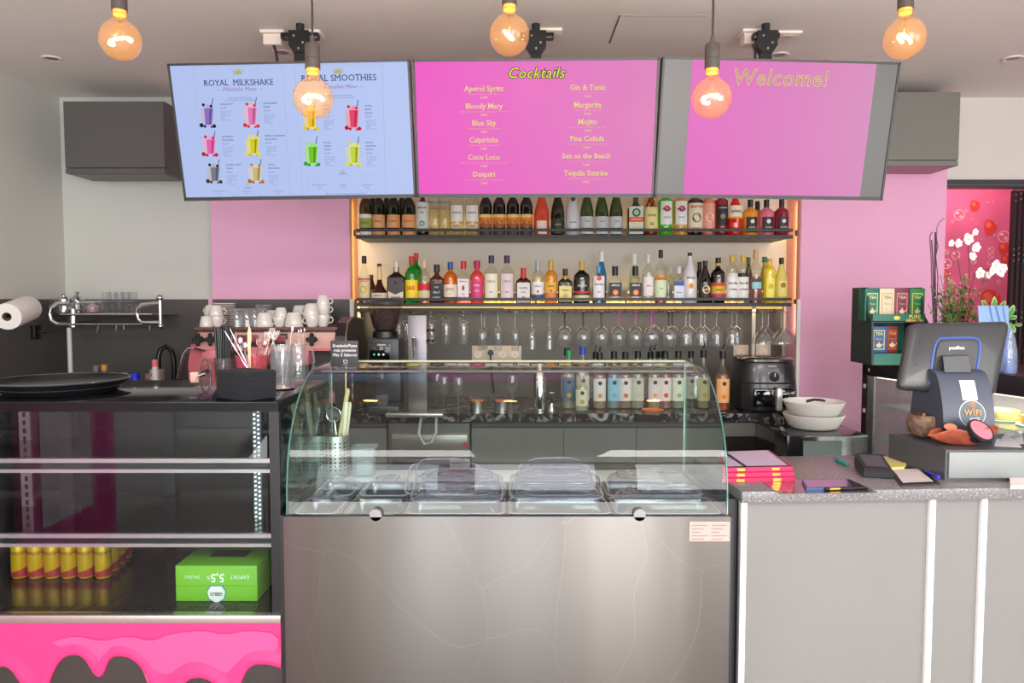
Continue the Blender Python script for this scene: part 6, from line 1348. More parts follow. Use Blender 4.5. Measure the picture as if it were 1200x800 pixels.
# inside: white ledge, well frame and pans
zp = ZG-.012
G().box(ix0+.008, ix1-.09, 2.395, 2.54, zp-.02, zp+.008, mat((222, 224, 222), .4), .003).build('rear_ledge', gc, True)
G().box(ix1-.09, ix1-.008, 2.395, 2.5, zp-.02, zp+.004, mat((180, 186, 184), .3, .5)).build('ledge_end', gc, True)
G().box(ix0+.006, ix1-.006, 1.992, 2.0, zp-.1, zp+.002, M_steel).box(ix0+.006, ix1-.006, 2.385, 2.396, zp-.1, zp+.002, M_steel).box(ix0+.006, ix1-.006, 1.995, 2.39, zp-.175, zp-.165, mat((150, 150, 150), .4, .6)).build('well', gc, True)
cols = [P(p_, 600, 2.02).x for p_ in (340, 399, 472, 594, 719, 848)]
Mps = mat((120, 119, 120), .14, 1); Mlid = glass((238, 237, 243), body=.018, bodycol=(206, 200, 214), ior=1.4)
rows_ = [(2.004, 2.19), (2.196, 2.382)]
cont = [(92, 70, 84), (150, 160, 170), (188, 176, 170), (196, 190, 180), (150, 140, 130), (120, 100, 110), (170, 176, 180), (200, 190, 186), (180, 172, 168), (150, 144, 140)]
Mlr = glass((170, 166, 196), body=.5, bodycol=(176, 170, 200)); pn = 0; colname = ['far left', 'second from left', 'middle', 'fourth from left', 'rightmost']
for ci in range(5):
    for ri, (ya, yb) in enumerate(rows_):
        x0, x1 = cols[ci]+.003, cols[ci+1]-.003; cx = (x0+x1)/2; cy = (ya+yb)/2; W_ = x1-x0; D_ = yb-ya
        t = thing('food_pan', 'steel food pan in the %s column, %s row of the case' % (colname[ci], ('front', 'back')[ri]), 'pan', (cx, cy, zp), group='steel pans in the food case')
        rg = [ring3(rrect(W_, D_, .012), .0), ring3(rrect(W_, D_, .012), .004), ring3(rrect(W_-.022, D_-.022, .018), .003), ring3(rrect(W_-.028, D_-.028, .02), -.01), ring3(rrect(W_-.045, D_-.045, .03), -.11)]
        G().loft(rg, Mps, cap0=False).build('tub', t)
        G().loft([ring3(rrect(W_-.03, D_-.03, .03), -.06), ring3(rrect(W_-.032, D_-.032, .03), -.045), ring3(rrect(W_-.07, D_-.07, .03), -.035)], mat(cont[pn], .5, bump=.4, nscale=40)).build('contents', t)
        big = ci >= 2
        if not (ci == 1 and ri == 0):
            L_ = thing('dome_lid', 'clear plastic dome lid on the pan in the %s column, %s row' % (colname[ci], ('front', 'back')[ri]), 'lid', (cx, cy, zp+.0045), group='clear dome lids in the food case')
            h_ = .048 if big else .036; w1, d1 = W_-.01, D_-.012
            if ci == 0 or ci == 1: w1 *= .93
            rg = [ring3(rrect(w1, d1, .02), 0), ring3(rrect(w1, d1, .02), .003), ring3(rrect(w1-.016, d1-.016, .024), .004), ring3(rrect(w1-.026, d1-.024, .03), h_*.45), ring3(rrect(w1-.045, d1-.04, .035), h_*.8), ring3(rrect(w1-.08, d1-.066, .035), h_*.97), ring3(rrect(w1-.11, d1-.09, .03), h_)]
            G().loft(rg, Mlid, cap0=False).build('dome', L_)
            G().tube([(x_, y_, .003) for x_, y_ in rrect(w1, d1, .02)], .0022, glass((190, 186, 206), body=.6, bodycol=(196, 190, 212)), 5, closed=True).build('lid_rim', L_)
            G().tube([(x_, y_, h_*.97) for x_, y_ in rrect(w1-.08, d1-.066, .035)], .0014, Mlr, 5, closed=True).build('crest_edge', L_)
            if big: G().loft([ring3([(x_*.5, y_) for x_, y_ in rrect(.13, .05, .024)], h_+.001), ring3([(x_*.6, y_) for x_, y_ in rrect(.13, .052, .025)], h_+.014), ring3([(x_*.55, y_) for x_, y_ in rrect(.12, .04, .018)], h_+.016)], Mlid, cap0=False).build('lid_grip', L_)
        pn += 1
# extra lids stacked in columns 3 and 4 (second layer, leaning back)
for ci, dz, dy, tl, lab in ((2, .030, .08, .25, 'spare clear dome lid resting tilted on the middle column lids'), (2, .06, .13, .35, 'uppermost clear lid at the back of the middle column'), (3, .035, .09, .2, 'spare clear dome lid resting on the fourth column lids'), (3, .07, .13, .25, 'uppermost clear lid at the back of the fourth column')):
    x0, x1 = cols[ci]+.006, cols[ci+1]-.012; W_ = (x1-x0)*(.98 if dz < .05 else .8); cx = (x0+x1)/2-(0 if ci == 3 else (.0 if dz < .05 else .05)); D_ = .17
    L_ = thing('dome_lid', lab, 'lid', (cx, 2.1+dy, zp+.02+dz*.55), rot=(tl, 0, 0), group='spare clear lids')
    rg = [ring3(rrect(W_, D_, .03), 0), ring3(rrect(W_-.014, D_-.014, .034), .004), ring3(rrect(W_-.03, D_-.03, .04), .022), ring3(rrect(W_-.06, D_-.055, .04), .036), ring3(rrect(W_-.1, D_-.09, .03), .04)]
    G().loft(rg, Mlid, cap0=False).build('dome', L_); G().tube([(x_, y_, .001) for x_, y_ in rrect(W_, D_, .03)], .0024, glass((190, 186, 206), body=.6, bodycol=(196, 190, 212)), 5, closed=True).build('lid_rim', L_); G().tube([(x_, y_, .036) for x_, y_ in rrect(W_-.06, D_-.055, .04)], .0014, Mlr, 5, closed=True).build('crest_edge', L_)
# perforated cutlery cylinders on the ledge
zl = zp+.009
def perf():
    m = bpy.data.materials.new('brushed_can'); return mat((196, 200, 196), .3, .85)
for i, (px, w_) in enumerate(((366.5, .086), (394, .09))):
    Yq = 2.45; x = P(px, 540, Yq).x; H = P(px, 509, Yq).z-zl
    t = thing('utensil_holder', ('left', 'right')[i]+' perforated steel utensil cylinder inside the food case', 'holder', (x, Yq, zl), group='perforated cylinders')
    r_ = w_/2; G().lathe([(0, 0), (r_, 0), (r_, H), (r_-.002, H), (r_-.002, .003), (0, .003)], perf(), seg=30).build('cylinder', t)
    g = G()
    for row in range(8):
        for k in range(18):
            a = 2*PI*k/18; z = H*.2+row*H*.09; R3 = Matrix.Rotation(a, 3, 'Z')
            ctr = R3 @ Vector((r_+.0006, 0, 0)); u = R3 @ Vector((0, 1, 0))
            g.add([ctr+u*.0033*math.cos(q)+Vector((0, 0, z+.0033*math.sin(q))) for q in [2*PI*j/8 for j in range(8)]], [list(range(8))], M_black)
    g.build('perforations', t, kind='stuff')
Mwood = mat((214, 190, 140), .6); Mcream = mat((226, 218, 196), .45)
def uten(name, lab, cat, pa, pb, Y0_, hw, m, head=None):
    a = P(*pa, Y0_); b = P(*pb, Y0_); d = b-a
    t = thing(name, lab, cat, a, group='utensils in the food case'); G().tube([(0, 0, 0), d*.5, d*.96, d], [hw*.8, hw, hw*1.2, hw*.7], m, 10).build('handle', t)
    if head: head(t, d)
    return t
uten('serving_tongs', 'cream ball-ended utensil handle in the left cylinder', 'utensil', (364, 530), (358.5, 470), 2.45, .006, Mcream)
uten('serving_tongs', 'cream utensil beside the first in the left cylinder', 'utensil', (368, 530), (362, 472), 2.46, .005, Mcream)
uten('wooden_spatula', 'flat wooden spatula standing in the left cylinder', 'utensil', (370, 530), (370, 455), 2.47, .0065, Mwood)
uten('wooden_spoon', 'wooden spoon handle leaning right in the right cylinder', 'utensil', (394, 530), (408, 455), 2.45, .0065, Mwood)
uten('serving_tongs', 'cream ladle handle on the right in the right cylinder', 'utensil', (401, 530), (406, 470), 2.45, .0075, Mcream)
uten('serving_tongs', 'second cream handle behind the ladle handle', 'utensil', (404, 530), (410, 471), 2.47, .006, Mcream)
def lad(t, d): G().lathe([(.024*math.sin(q), -.024*math.cos(q)) for q in [PI/2*k/6 for k in range(7)]], glass((226, 232, 236), body=.15, bodycol=(200, 205, 210)), d+Vector((0, -.01, .02)), 20, R=Matrix.Rotation(1.2, 3, 'X')).tube([d+Vector((.024*math.cos(q), -.012, .02+.024*math.sin(q))) for q in [2*PI*k/20 for k in range(20)]], .0018, M_chrome, 5, closed=True).build('scoop', t)
uten('ladle', 'steel ladle with round scoop leaning left in the right cylinder', 'utensil', (396, 530), (392, 492), 2.43, .003, M_chrome, lad)
for i, (pa, pb) in enumerate((((366, 520), (363, 478)), ((371, 520), (374, 482)))): uten('whisk_wire', ('thin steel skimmer in the left cylinder', 'thin steel whisk leaning right in the left cylinder')[i], 'utensil', pa, pb, 2.44, .0022, M_chrome, lambda t, d: G().ball(d, .008, M_drink, 10, (.8, .5, 1.8)).build('loop', t))
# clear plastic tub beside
a = P(411, 524, 2.44); x1_ = P(440, 524, 2.44).x; H = a.z-zl
t = thing('plastic_tub', 'square frosted plastic tub right of the perforated cylinders', 'tub', ((a.x+x1_)/2, 2.46, zl))
w_ = (x1_-a.x); Mfp = glass((226, 234, 240), body=.28, bodycol=(214, 222, 232))
G().loft([ring3(rrect(w_*.82, .07, .01), 0), ring3(rrect(w_*.92, .078, .01), H*.96), ring3(rrect(w_*1.02, .088, .01), H*.97), ring3(rrect(w_*1.02, .088, .01), H)], Mfp, cap1=False).build('tub_wall', t); G().box(-w_*.3, w_*.3, -.025, .02, .002, .045, mat((190, 186, 180), .6), .01).build('tub_contents', t)
# paper ice cream cups hanging behind
for i, (px, py, c_, s_) in enumerate(((405, 445, (226, 140, 150), 1.0), (403.5, 452, (230, 232, 230), 1.05), (403, 462, (120, 180, 176), 1.0))):
    Y_ = 3.9; p = P(px, py, Y_); 
# stack of paper cups on the back counter
cst = None; pz = P(404, 437, 4.1).z
x = P(405, 440, 4.1).x; nst = 16; hstk = pz-ZB
for k in range(nst):
    c_ = ((226, 140, 150), (232, 234, 232), (120, 184, 180))[(k//2) % 3]
    o = G().lathe([(0, 0), (.028, 0), (.040, .062), (.043, .062), (.043, .066), (.039, .066), (.027, .003), (0, .003)], mat(c_, .6), seg=20).build('paper_cup'); o.location = (x, 4.1, ZB+.001+k*(hstk-.067)/(nst-1))
    tag(o, 'paper ice cream cup in the stack on the back worktop, '+('topmost' if k == nst-1 else 'bottom one' if k == 0 else ORD[k+1]+' from the bottom'), 'cup', 'stacked paper cups')
# pendant scoop thing behind: crumpled glass strainer hanging
p = P(447, 452, 3.9); tag(G().lathe([(0, 0), (.026, 0), (.034, .03), (.032, .06), (.034, .062), (0, .05)], M_drink, (p.x, 3.93, ZB+.051+.0), 18).build('measuring_glass'), 'small ribbed glass under the coffee grinder spout', 'glass')
# ================================================================ SERVICE COUNTER (right)
def speckle():
    m = bpy.data.materials.new('speckled_grey_top'); m.use_nodes = True; nt = m.node_tree; b = nt.nodes['Principled BSDF']; N = nt.nodes.new; L = nt.links.new
    tc = N('ShaderNodeTexCoord'); n = N('ShaderNodeTexNoise'); n.inputs['Scale'].default_value = 160; n.inputs['Detail'].default_value = 2; L(tc.outputs['Object'], n.inputs['Vector'])
    r = N('ShaderNodeValToRGB'); e = r.color_ramp.elements; e[0].position = .35; e[0].color = rgb((98, 96, 100)); e[1].position = .62; e[1].color = rgb((128, 126, 128)); x = e.new(.70); x.color = rgb((190, 188, 190))
    L(n.outputs['Fac'], r.inputs[0]); L(r.outputs[0], b.inputs['Base Color']); b.inputs['Roughness'].default_value = .28
    return m
ZK = .995
f0 = Pz(869.5, 576, ZK); f1 = Pz(1200, 571, ZK); dirx = (f1-f0).normalized(); ang = math.atan2(dirx.y, dirx.x); Lk = 1.13; Dk = .47
RK = Matrix.Translation(f0) @ Matrix.Rotation(ang, 4, 'Z')          # counter frame: x along the front, y away from the room
g = G().box(0, Lk, 0, Dk, -.034, 0, speckle(), .0025)
o = g.build('counter_top'); o.location = f0; o.rotation_euler = (0, 0, ang); tag(o, 'speckled grey worktop slab of the service counter at the right', 'worktop')
t = thing('service_counter', 'grey panelled service counter front with white vertical strips', 'counter', (f0.x, f0.y, 0), rot=(0, 0, ang))
Mpn = mat((124, 123, 122), .45, noise=.01, nscale=2); zt_ = ZK-.0345
def kx(px, py, off):  # local x on the counter front plane
    Ri = RK.inverted(); dx = (px-600)/FPX; dy = (400-py)/FPX
    d = Vector((dx, math.cos(PITCH)+dy*math.sin(PITCH), -math.sin(PITCH)+dy*math.cos(PITCH)))
    a = Ri @ EYE; e = Ri.to_3x3() @ d; k = (off-a.y)/e.y; return (a+e*k).x
xs_ = [kx(871, 600, .03), kx(1091.5, 600, .03), kx(1152, 600, .03)]
edges = [.0, *xs_[1:], Lk]
for a, b in ((xs_[0], xs_[1]), (xs_[1], xs_[2]), (xs_[2], Lk)): G().box(a+.002, b-.002, .035, .055, .04, zt_, Mpn).build('front_panel', t)
for x in xs_: G().box(x-.009, x+.009, .022, .045, .0, zt_, mat((236, 232, 232), .4), .001).build('white_strip', t)
G().box(.012, Lk, .056, Dk-.02, .0, zt_, mat((60, 60, 64), .5)).box(-.022, .006, .05, Dk-.02, 0, zt_, mat((30, 32, 38), .4)).build('carcass', t)
zk = ZK+.0006
def flat(px, py): return Pz(px, py, zk)
def slab(name, lab, cat, quad, th, m, z=None, parts=(), grp=None, rnd=0):
    z = zk if z is None else z
    q = [Pz(px, py, z+th) for px, py in quad]; c = sum(q, Vector())/4; c.z = z
    t = thing(name, lab, cat, c, group=grp)
    lo = [(p.x-c.x, p.y-c.y, 0) for p in q]; hi = [(p.x-c.x, p.y-c.y, th) for p in q]
    G().loft([lo, hi], m, smooth=False).build('body' if not parts else 'base', t)
    return t, [Vector((p.x-c.x, p.y-c.y, th)) for p in q]
def inset(hi, k0, k1, k2, k3, z=.0006):
    A, B, C_, D_ = hi
    f = lambda u, v: (A*(1-u)+B*u)*(1-v)+(D_*(1-u)+C_*u)*v+Vector((0, 0, z))
    return [f(k0, k2), f(k1, k2), f(k1, k3), f(k0, k3)]
# quads run front-left, front-right, back-right, back-left
# menu booklets with magenta covers
z = zk; first = None
for i in range(3):
    t, hi = slab('menu_folder', ('bottom magenta menu folder of the pile on the counter', 'middle magenta menu folder of the pile on the counter', 'top menu folder with a lilac printed page and a black strap')[i], 'menu', [(846+i, 561-i*6.4), (932-i*1.5, 559-i*6.2), (905-i*2, 534-i*3.5), (842, 536-i*3.5)], .0125, mat((206, 34, 92), .5), z=z, grp='menu folders on the counter')
    G().add(inset(hi, 0, 1, 0, 1, -.005), [(0, 1, 2, 3)], mat((60, 20, 30), .6)).build('page_block', t)
    if i == 2:
        G().add(inset(hi, .02, .98, .02, .98), [(0, 1, 2, 3)], mat((40, 34, 44), .4)).add(inset(hi, .04, .95, .06, .96, .0012), [(0, 1, 2, 3)], mat((196, 180, 216), .3)).build('printed_page', t)
        G().add([inset(hi, .12, .3, .02, .98, .003)[1], inset(hi, .0, .34, .02, .98, .003)[1], inset(hi, .0, .12, .02, .98, .003)[2], inset(hi, .0, .05, .02, .98, .003)[2]], [(0, 1, 2, 3)], mat((30, 28, 32), .5)).build('strap', t)
    for kx_ in (.25, .75): 
        c_ = hi[0]*(1-kx_)+hi[1]*kx_; G().box(c_.x-.012, c_.x+.012, c_.y-.002, c_.y+.003, c_.z-.01, c_.z-.002, M_gold).build('corner_clip', t)
    z += .0132
# dark laminated menu under the phone
t, hi = slab('laminated_menu', 'dark laminated menu with gold print lying under the phone', 'menu', [(913, 578), (1029, 576.5), (995, 561), (890, 562)], .0012, mat((70, 48, 58), .12, coat=1))
u_ = hi[1]-hi[0]; v_ = hi[3]-hi[0]; G().text('MENU', hi[0]+u_*.80+v_*.25+Vector((0, 0, .001)), M_gold, .022, xd=u_.normalized(), yd=v_.normalized()).text('Grill', hi[0]+u_*.16+v_*.85+Vector((0, 0, .001)), M_gold, .026, xd=u_.normalized(), yd=v_.normalized()).build('gold_print', t)
t, hi = slab('phone', 'blue phone lying on the laminated menu', 'phone', [(945, 571.5), (999, 570.5), (992, 561.5), (940, 562)], .008, mat((50, 84, 130), .3), z=zk+.0014)
G().add(inset(hi, .03, .97, .06, .94), [(0, 1, 2, 3)], mat((110, 84, 120), .08, coat=1)).build('display', t)
a = flat(967, 575.5); b = flat(1015, 573.5)
t = thing('pen', 'black pen lying in front of the phone', 'pen', a+Vector((0, 0, .006))); G().rod((0, 0, 0), b-a, .0042, M_black, 10).build('barrel', t); G().rod((b-a)*.1, (b-a)*.35, .0046, M_gold, 10).build('gold_band', t)
a = flat(980.5, 540)+Vector((0, 0, .005)); b = flat(993, 546)+Vector((0, 0, .005))
t = thing('pen', 'short teal marker pen on the counter', 'pen', a); G().rod((0, 0, 0), b-a, .0065, mat((40, 160, 160), .4), 12).build('barrel', t); G().rod((b-a)*.0, (b-a)*.3, .0072, mat((30, 130, 130), .4), 12).build('pen_cap', t)
# card terminal
c = flat(1028, 558); Hs = Pz(1028, 556, zk)
t = thing('card_terminal', 'black card payment terminal on the counter', 'card terminal', (c.x, c.y+.02, zk), rot=(0, 0, math.radians(-12)))
G().loft([[(-.042, -.045, .002), (.046, -.05, .002), (.046, .075, .002), (-.040, .075, .002)], [(-.043, -.047, .018), (.047, -.052, .018), (.046, .08, .03), (-.042, .08, .03)], [(-.038, -.04, .026), (.042, -.045, .026), (.042, .078, .052), (-.038, .078, .052)]], mat((34, 34, 38), .4)).build('housing', t)
G().add([(-.03, -.022, .0315), (.034, -.026, .0315), (.034, .066, .0505), (-.03, .066, .0505)], [(0, 1, 2, 3)], mat((74, 66, 78), .08, coat=1)).build('display', t)
# note pads, tray with paper
t, hi = slab('receipt_pad', 'pale yellow receipt pad behind the card terminal', 'paper pad', [(1028, 546), (1062, 543), (1050, 534), (1012, 536)], .012, mat((206, 198, 140), .7))
t, hi = slab('receipt_roll', 'short yellow paper roll between terminal and cash drawer', 'paper roll', [(1040, 548), (1060, 546.5), (1060, 541.5), (1040, 541.5)], .014, mat((214, 206, 120), .7))
t, hi = slab('bill_tray', 'black bill tray holding a white paper slip', 'tray', [(1056, 568), (1102, 566), (1078, 547.5), (1042, 548.5)], .006, mat((30, 30, 34), .4)); G().add(inset(hi, .08, .88, .1, .92), [(0, 1, 2, 3)], mat((206, 202, 202), .6)).build('paper_slip', t)
a = flat(1085, 556)+Vector((0, 0, .012)); b = flat(1100, 563.5)+Vector((0, 0, .012)); t = thing('pen', 'blue-capped pen resting on the bill tray', 'pen', a); G().rod((0, 0, 0), b-a, .004, mat((60, 60, 220), .35), 10).build('barrel', t); G().rod((b-a)*.75, (b-a), .0052, mat((70, 50, 230), .35), 10).build('pen_cap', t)
slab('white_case', 'small white rounded case at the right edge of the counter front', 'case', [(1184, 569), (1212, 569), (1206, 558), (1183, 558)], .010, mat((236, 226, 226), .4))
slab('paper_note', 'small white paper scrap left of the card terminal', 'paper', [(1003, 543), (1010, 542), (1009, 538), (1002, 538.5)], .0012, mat((224, 222, 222), .6))
# ---------------------------------------------------------------- cash drawer
zd_ = .095; A_ = Pz(1108, 563, zk); Bk = Pz(1042, 508, zk+zd_)
wd_, dd_ = .46, Bk.y-A_.y
t = thing('cash_box', 'grey steel cash drawer box under the register', 'cash drawer', (A_.x+wd_/2, A_.y+dd_/2, zk))
x0 = A_.x; Mcd = mat((78, 80, 84), .4)
G().loft([[(x0, A_.y+.004, zk), (x0+wd_, A_.y+.004, zk), (x0+wd_, Bk.y, zk), (Bk.x, Bk.y, zk)], [(x0, A_.y+.004, zk+zd_), (x0+wd_, A_.y+.004, zk+zd_), (x0+wd_, Bk.y, zk+zd_), (Bk.x, Bk.y, zk+zd_)]], Mcd, smooth=False).build('housing', t, True)
G().box(x0+.008, x0+wd_-.008, A_.y-.003, A_.y+.004, zk+.008, zk+zd_-.006, mat((132, 138, 138), .4), .002).build('drawer_front', t, True)
G().rod((x0+.32, A_.y-.006, zk+.05), (x0+.32, A_.y, zk+.05), .009, M_chrome, 12).build('lock', t, True)
zD = zk+zd_+.001
# ---------------------------------------------------------------- register: stand + monitor
Ym = 2.42
def pm(px, py, Y): return P(px, py, Y)
c = P(1126, 508, 2.40)
t = thing('cash_register', 'touch-screen register seen from behind on the cash drawer', 'register', (c.x, 2.44, zD))
# base housing: curved front shell with darker left side
bx0 = P(1103, 500, 2.36).x; bx1 = P(1163, 500, 2.36).x; ztop = P(1130, 433, 2.40).z
Mh = mat((70, 76, 92), .35); Mh2 = mat((36, 38, 44), .4)
prof_ = [(2.36, zD), (2.345, zD+.02), (2.352, zD+.10), (2.365, zD+.15), (2.385, ztop-.03), (2.405, ztop-.008), (2.44, ztop), (2.52, ztop-.005), (2.56, zD)]
prof_ = smooth(prof_, 1)
G().loft([[(x_+(.012 if k in (0,) else 0)*0, y, z) for y, z in prof_] for k, x_ in enumerate((bx0, bx0+.006, bx1-.03, bx1-.008, bx1))], Mh, smooth=True).build('base_shell', t, True)
lx = P(1090, 500, 2.46).x
G().loft([[(bx0+.001, 2.37, zD), (bx0+.001, 2.395, ztop-.03), (bx0+.001, 2.44, ztop-.004), (bx0+.001, 2.52, ztop-.01), (bx0+.001, 2.56, zD)], [(lx, 2.43, zD), (lx+.012, 2.45, ztop-.05), (lx+.016, 2.46, ztop-.016), (lx+.012, 2.53, ztop-.02), (lx, 2.56, zD)]], Mh2).build('base_side', t, True)
cc = P(1100.5, 505, 2.42); G().ball((lx-.001, 2.45, cc.z-.0), .004, emit((60, 90, 255), 3), 8).build('power_light', t, True)
# sticker (plain, code left out) and wifi badge
cs = P(1135, 457, 2.375); yf = 2.3565
def yat(z):
    for (y0, z0), (y1, z1) in zip(prof_, prof_[1:]):
        if z0 <= z <= z1 and y1 < 2.45: return y0+(y1-y0)*(z-z0)/(z1-z0)
    return 2.36
def shellquad(x0, x1, z0, z1, m, off=.0008, n=5):
    g = G(); vs = []
    for k in range(n+1):
        z = z0+(z1-z0)*k/n; vs += [(x0, yat(z)-off, z), (x1, yat(z)-off, z)]
    g.add(vs, [(2*k, 2*k+1, 2*k+3, 2*k+2) for k in range(n)], m, True); return g
sq0, sq1 = P(1127, 446, 2.37), P(1145, 468.5, 2.365)
shellquad(sq0.x, sq1.x, sq1.z, sq0.z, mat((236, 234, 232), .5)).build('paper_sticker', t, True)
wc = P(1138.5, 484.5, 2.355); wr = .043
def ond(pts, off): return [(x_, yat(z_)-off, z_) for x_, z_ in pts]
g = G(); ci_ = [2*PI*k/36 for k in range(36)]
g.add(ond([(wc.x+wr*math.cos(q), wc.z+wr*math.sin(q)) for q in ci_], .0012), [list(range(36))], mat((200, 204, 206), .5)); g.add(ond([(wc.x+wr*.93*math.cos(q), wc.z+wr*.93*math.sin(q)) for q in ci_], .0024), [list(range(36))], mat((88, 104, 112), .5))
Mo = mat((232, 152, 90), .5)
g.text('WIFI', (wc.x, yat(wc.z)-.0045, wc.z+.004), Mo, .026, offset=.0004, space=1.1)
for r_ in (.008, .0135, .019):
    pts = [(wc.x+r_*math.cos(a), wc.z+.016+r_*math.sin(a)) for a in [math.radians(45+90*k/8) for k in range(9)]]
    g.tube([(x_, yat(z_)-.004, z_) for x_, z_ in pts], .0013, Mo, 5)
g.ball((wc.x, yat(wc.z)-.004, wc.z+.018), .0018, Mo, 6); g.text('FREE', (wc.x+.005, yat(wc.z-.02)-.0045, wc.z-.018), mat((230, 230, 230), .5), .016); g.build('wifi_badge', t, True)
# neck and monitor
m4 = [pm(1065, 379, 2.50), pm(1183, 376.5, 2.50), pm(1166, 463, 2.44), pm(1051, 455.5, 2.44)]
def tilt(px, py): # monitor plane: top leans back
    y = 2.44+(463-py)/86*.06; return P(px, py, y)
Mm = mat((52, 54, 58), .34, coat=.2)
q0 = [tilt(1065, 379), tilt(1183, 376.5), tilt(1166, 464), tilt(1051, 456)]
cq = sum(q0, Vector())/4; nrm = (q0[1]-q0[0]).cross(q0[3]-q0[0]).normalized(); nrm = nrm if nrm.y > 0 else -nrm
def rquad(q, k, off, r=.08):
    A, B, C_, D_ = q; out = []
    for (u, v) in [(x_, y_) for x_, y_ in rrect(1, 1, r, 3)]:
        u_ = .5+u*k; v_ = .5-v*k; out.append((A*(1-u_)+B*u_)*(1-v_)+(D_*(1-u_)+C_*u_)*v_+nrm*off)
    return out
G().loft([rquad(q0, .88, -.014), rquad(q0, .97, -.008), rquad(q0, 1.0, 0), rquad(q0, 1.0, .012), rquad(q0, .98, .018)], Mm).build('monitor_shell', t, True)
G().loft([rquad(q0, .94, .0185), rquad(q0, .94, .0195)], mat((14, 14, 18), .05, coat=1)).build('monitor_display', t, True)
def onm(px, py, off=-.0155):
    dx = (px-600)/FPX; dy = (400-py)/FPX; d = Vector((dx, math.cos(PITCH)+dy*math.sin(PITCH), -math.sin(PITCH)+dy*math.cos(PITCH)))
    p0 = cq+nrm*off; k = (p0-EYE).dot(nrm)/d.dot(nrm); return EYE+d*k
Mbl = mat((64, 94, 168), .35)
ring = smooth([(1089, 450), (1093, 415), (1098, 397.5), (1106, 396), (1140, 395.5), (1148, 398), (1148, 412), (1143, 440), (1141, 450)], 2)
G().tube([onm(a, b, -.014) for a, b in ring], .0045, Mbl, 6).build('blue_surround', t, True)
pl = [(1092, 452), (1098, 410), (1101, 402), (1108, 400), (1142, 400), (1144.5, 404), (1140, 452)]
G().loft([[onm(a, b, -.0125) for a, b in pl], [onm(a, b, -.017) for a, b in pl]], mat((66, 68, 70), .45), smooth=False).build('rear_plate', t, True)
e0 = onm(1121, 407.5, -.0175); e1 = onm(1131, 407.5, -.0175); xd = (e1-e0).normalized(); yd = xd.cross(nrm).normalized(); yd = yd if yd.z > 0 else -yd
G().text('posiflex', e0+nrm*-.001, mat((226, 228, 230), .5), .017, xd=xd, yd=yd, offset=.0003).build('maker_lettering', t, True)
nk = [(1104, 416), (1135, 415), (1138, 436), (1107, 436)]
G().loft([[onm(a, b, -.017) for a, b in nk], [onm(1105, 418, -.04), onm(1135, 417, -.04), P(1138, 436, 2.40), P(1107, 436, 2.40)]], mat((92, 96, 102), .4), smooth=False).build('neck', t, True)
g = G()
for px, py in ((1078, 401), (1073, 427.5)): a = onm(px, py-1.5, -.0155); g.box(a.x-.0018, a.x+.0018, a.y-.001, a.y+.001, a.z-.008, a.z, M_black)
g.build('screw_slots', t, True)
# coconut bowl
c = P(1070, 509, 2.50)
t = thing('coconut_bowl', 'brown coconut shell bowl on the cash drawer', 'bowl', (c.x, 2.44, zD))
Mco = mat((112, 88, 72), .8, noise=.25, bump=.6, nscale=60); Rb = .05
G().lathe([(0, .0), (.018, .0), (.034, .01), (.046, .028), (.0515, .048), (.0495, .066), (.044, .078), (.0425, .077), (.047, .062), (.048, .046), (.042, .026), (.03, .012), (0, .008)], Mco, seg=30).build('shell', t)
G().box(-.006, .006, -.004, .0, .02, .082, mat((160, 112, 66), .6), .001).build('wooden_stick', t)
# leaf bowl with stamps
c = P(1135, 523, 2.30)
t = thing('leaf_bowl', 'reddish-brown carved leaf-shaped wooden bowl on the cash drawer', 'bowl', (c.x, 2.315, zD))
Mlw = mat((150, 72, 48), .55, noise=.2, bump=.3, nscale=18)
g = G(); rows = []; n = 24
for i in range(9):
    k = i/8; row = []
    for j in range(n):
        a = 2*PI*j/n; ca, sa = math.cos(a), math.sin(a)
        tip = 1+.38*max(0, -ca)**6+.16*max(0, ca)**6; wav = .006*math.sin(5*a+.6)*k**2
        row.append((.085*k*tip*ca, .04*k*(1-.0*ca)*sa, .004+.052*k**2.4*(1-.32*max(0, -ca)**3)+wav))
    rows.append(row)
outer = [[(x_*1.04, y_*1.06, max(0, z_-.006)) for x_, y_, z_ in r] for r in rows]
g.loft(outer[::-1][::-1][1:] and [outer[k] for k in range(1, 9)]+[rows[8-k] for k in range(0, 8)], Mlw).build('carved_leaf', t)
def puck(lab, c_, r_, R3, m_top, ring=False):
    t = thing('stamp_disc', lab, 'stamp', c_, rot=R3, group='discs in the leaf bowl')
    G().lathe([(0, 0), (r_*.6, 0), (r_*.62, .012), (r_*.78, .016), (r_*.98, .03), (r_, .036), (r_*.97, .040), (r_*.84, .0405)], mat((34, 36, 42), .35), seg=30).build('body', t)
    G().lathe([(r_*.85, .038), (r_*.84, .0395), (0, .0400)], m_top, seg=30).build('disc_face', t)
    return t
pk_ = puck('black round holder with a bright pink face tilted in the leaf bowl', (c.x+.012, 2.298, zD+.028), .042, (.75, .30, 0), mat((250, 120, 140), .5))
G().text('ICE', (-.002, .004, .0412), mat((226, 150, 90), .5), .02, xd=(1, 0, 0), yd=(0, 1, 0)).build('face_lettering', pk_)
puck('small dark round holder with a copper face at the left in the leaf bowl', (c.x-.035, 2.345, zD+.022), .022, (.5, -.25, 0), mat((214, 140, 110), .4))
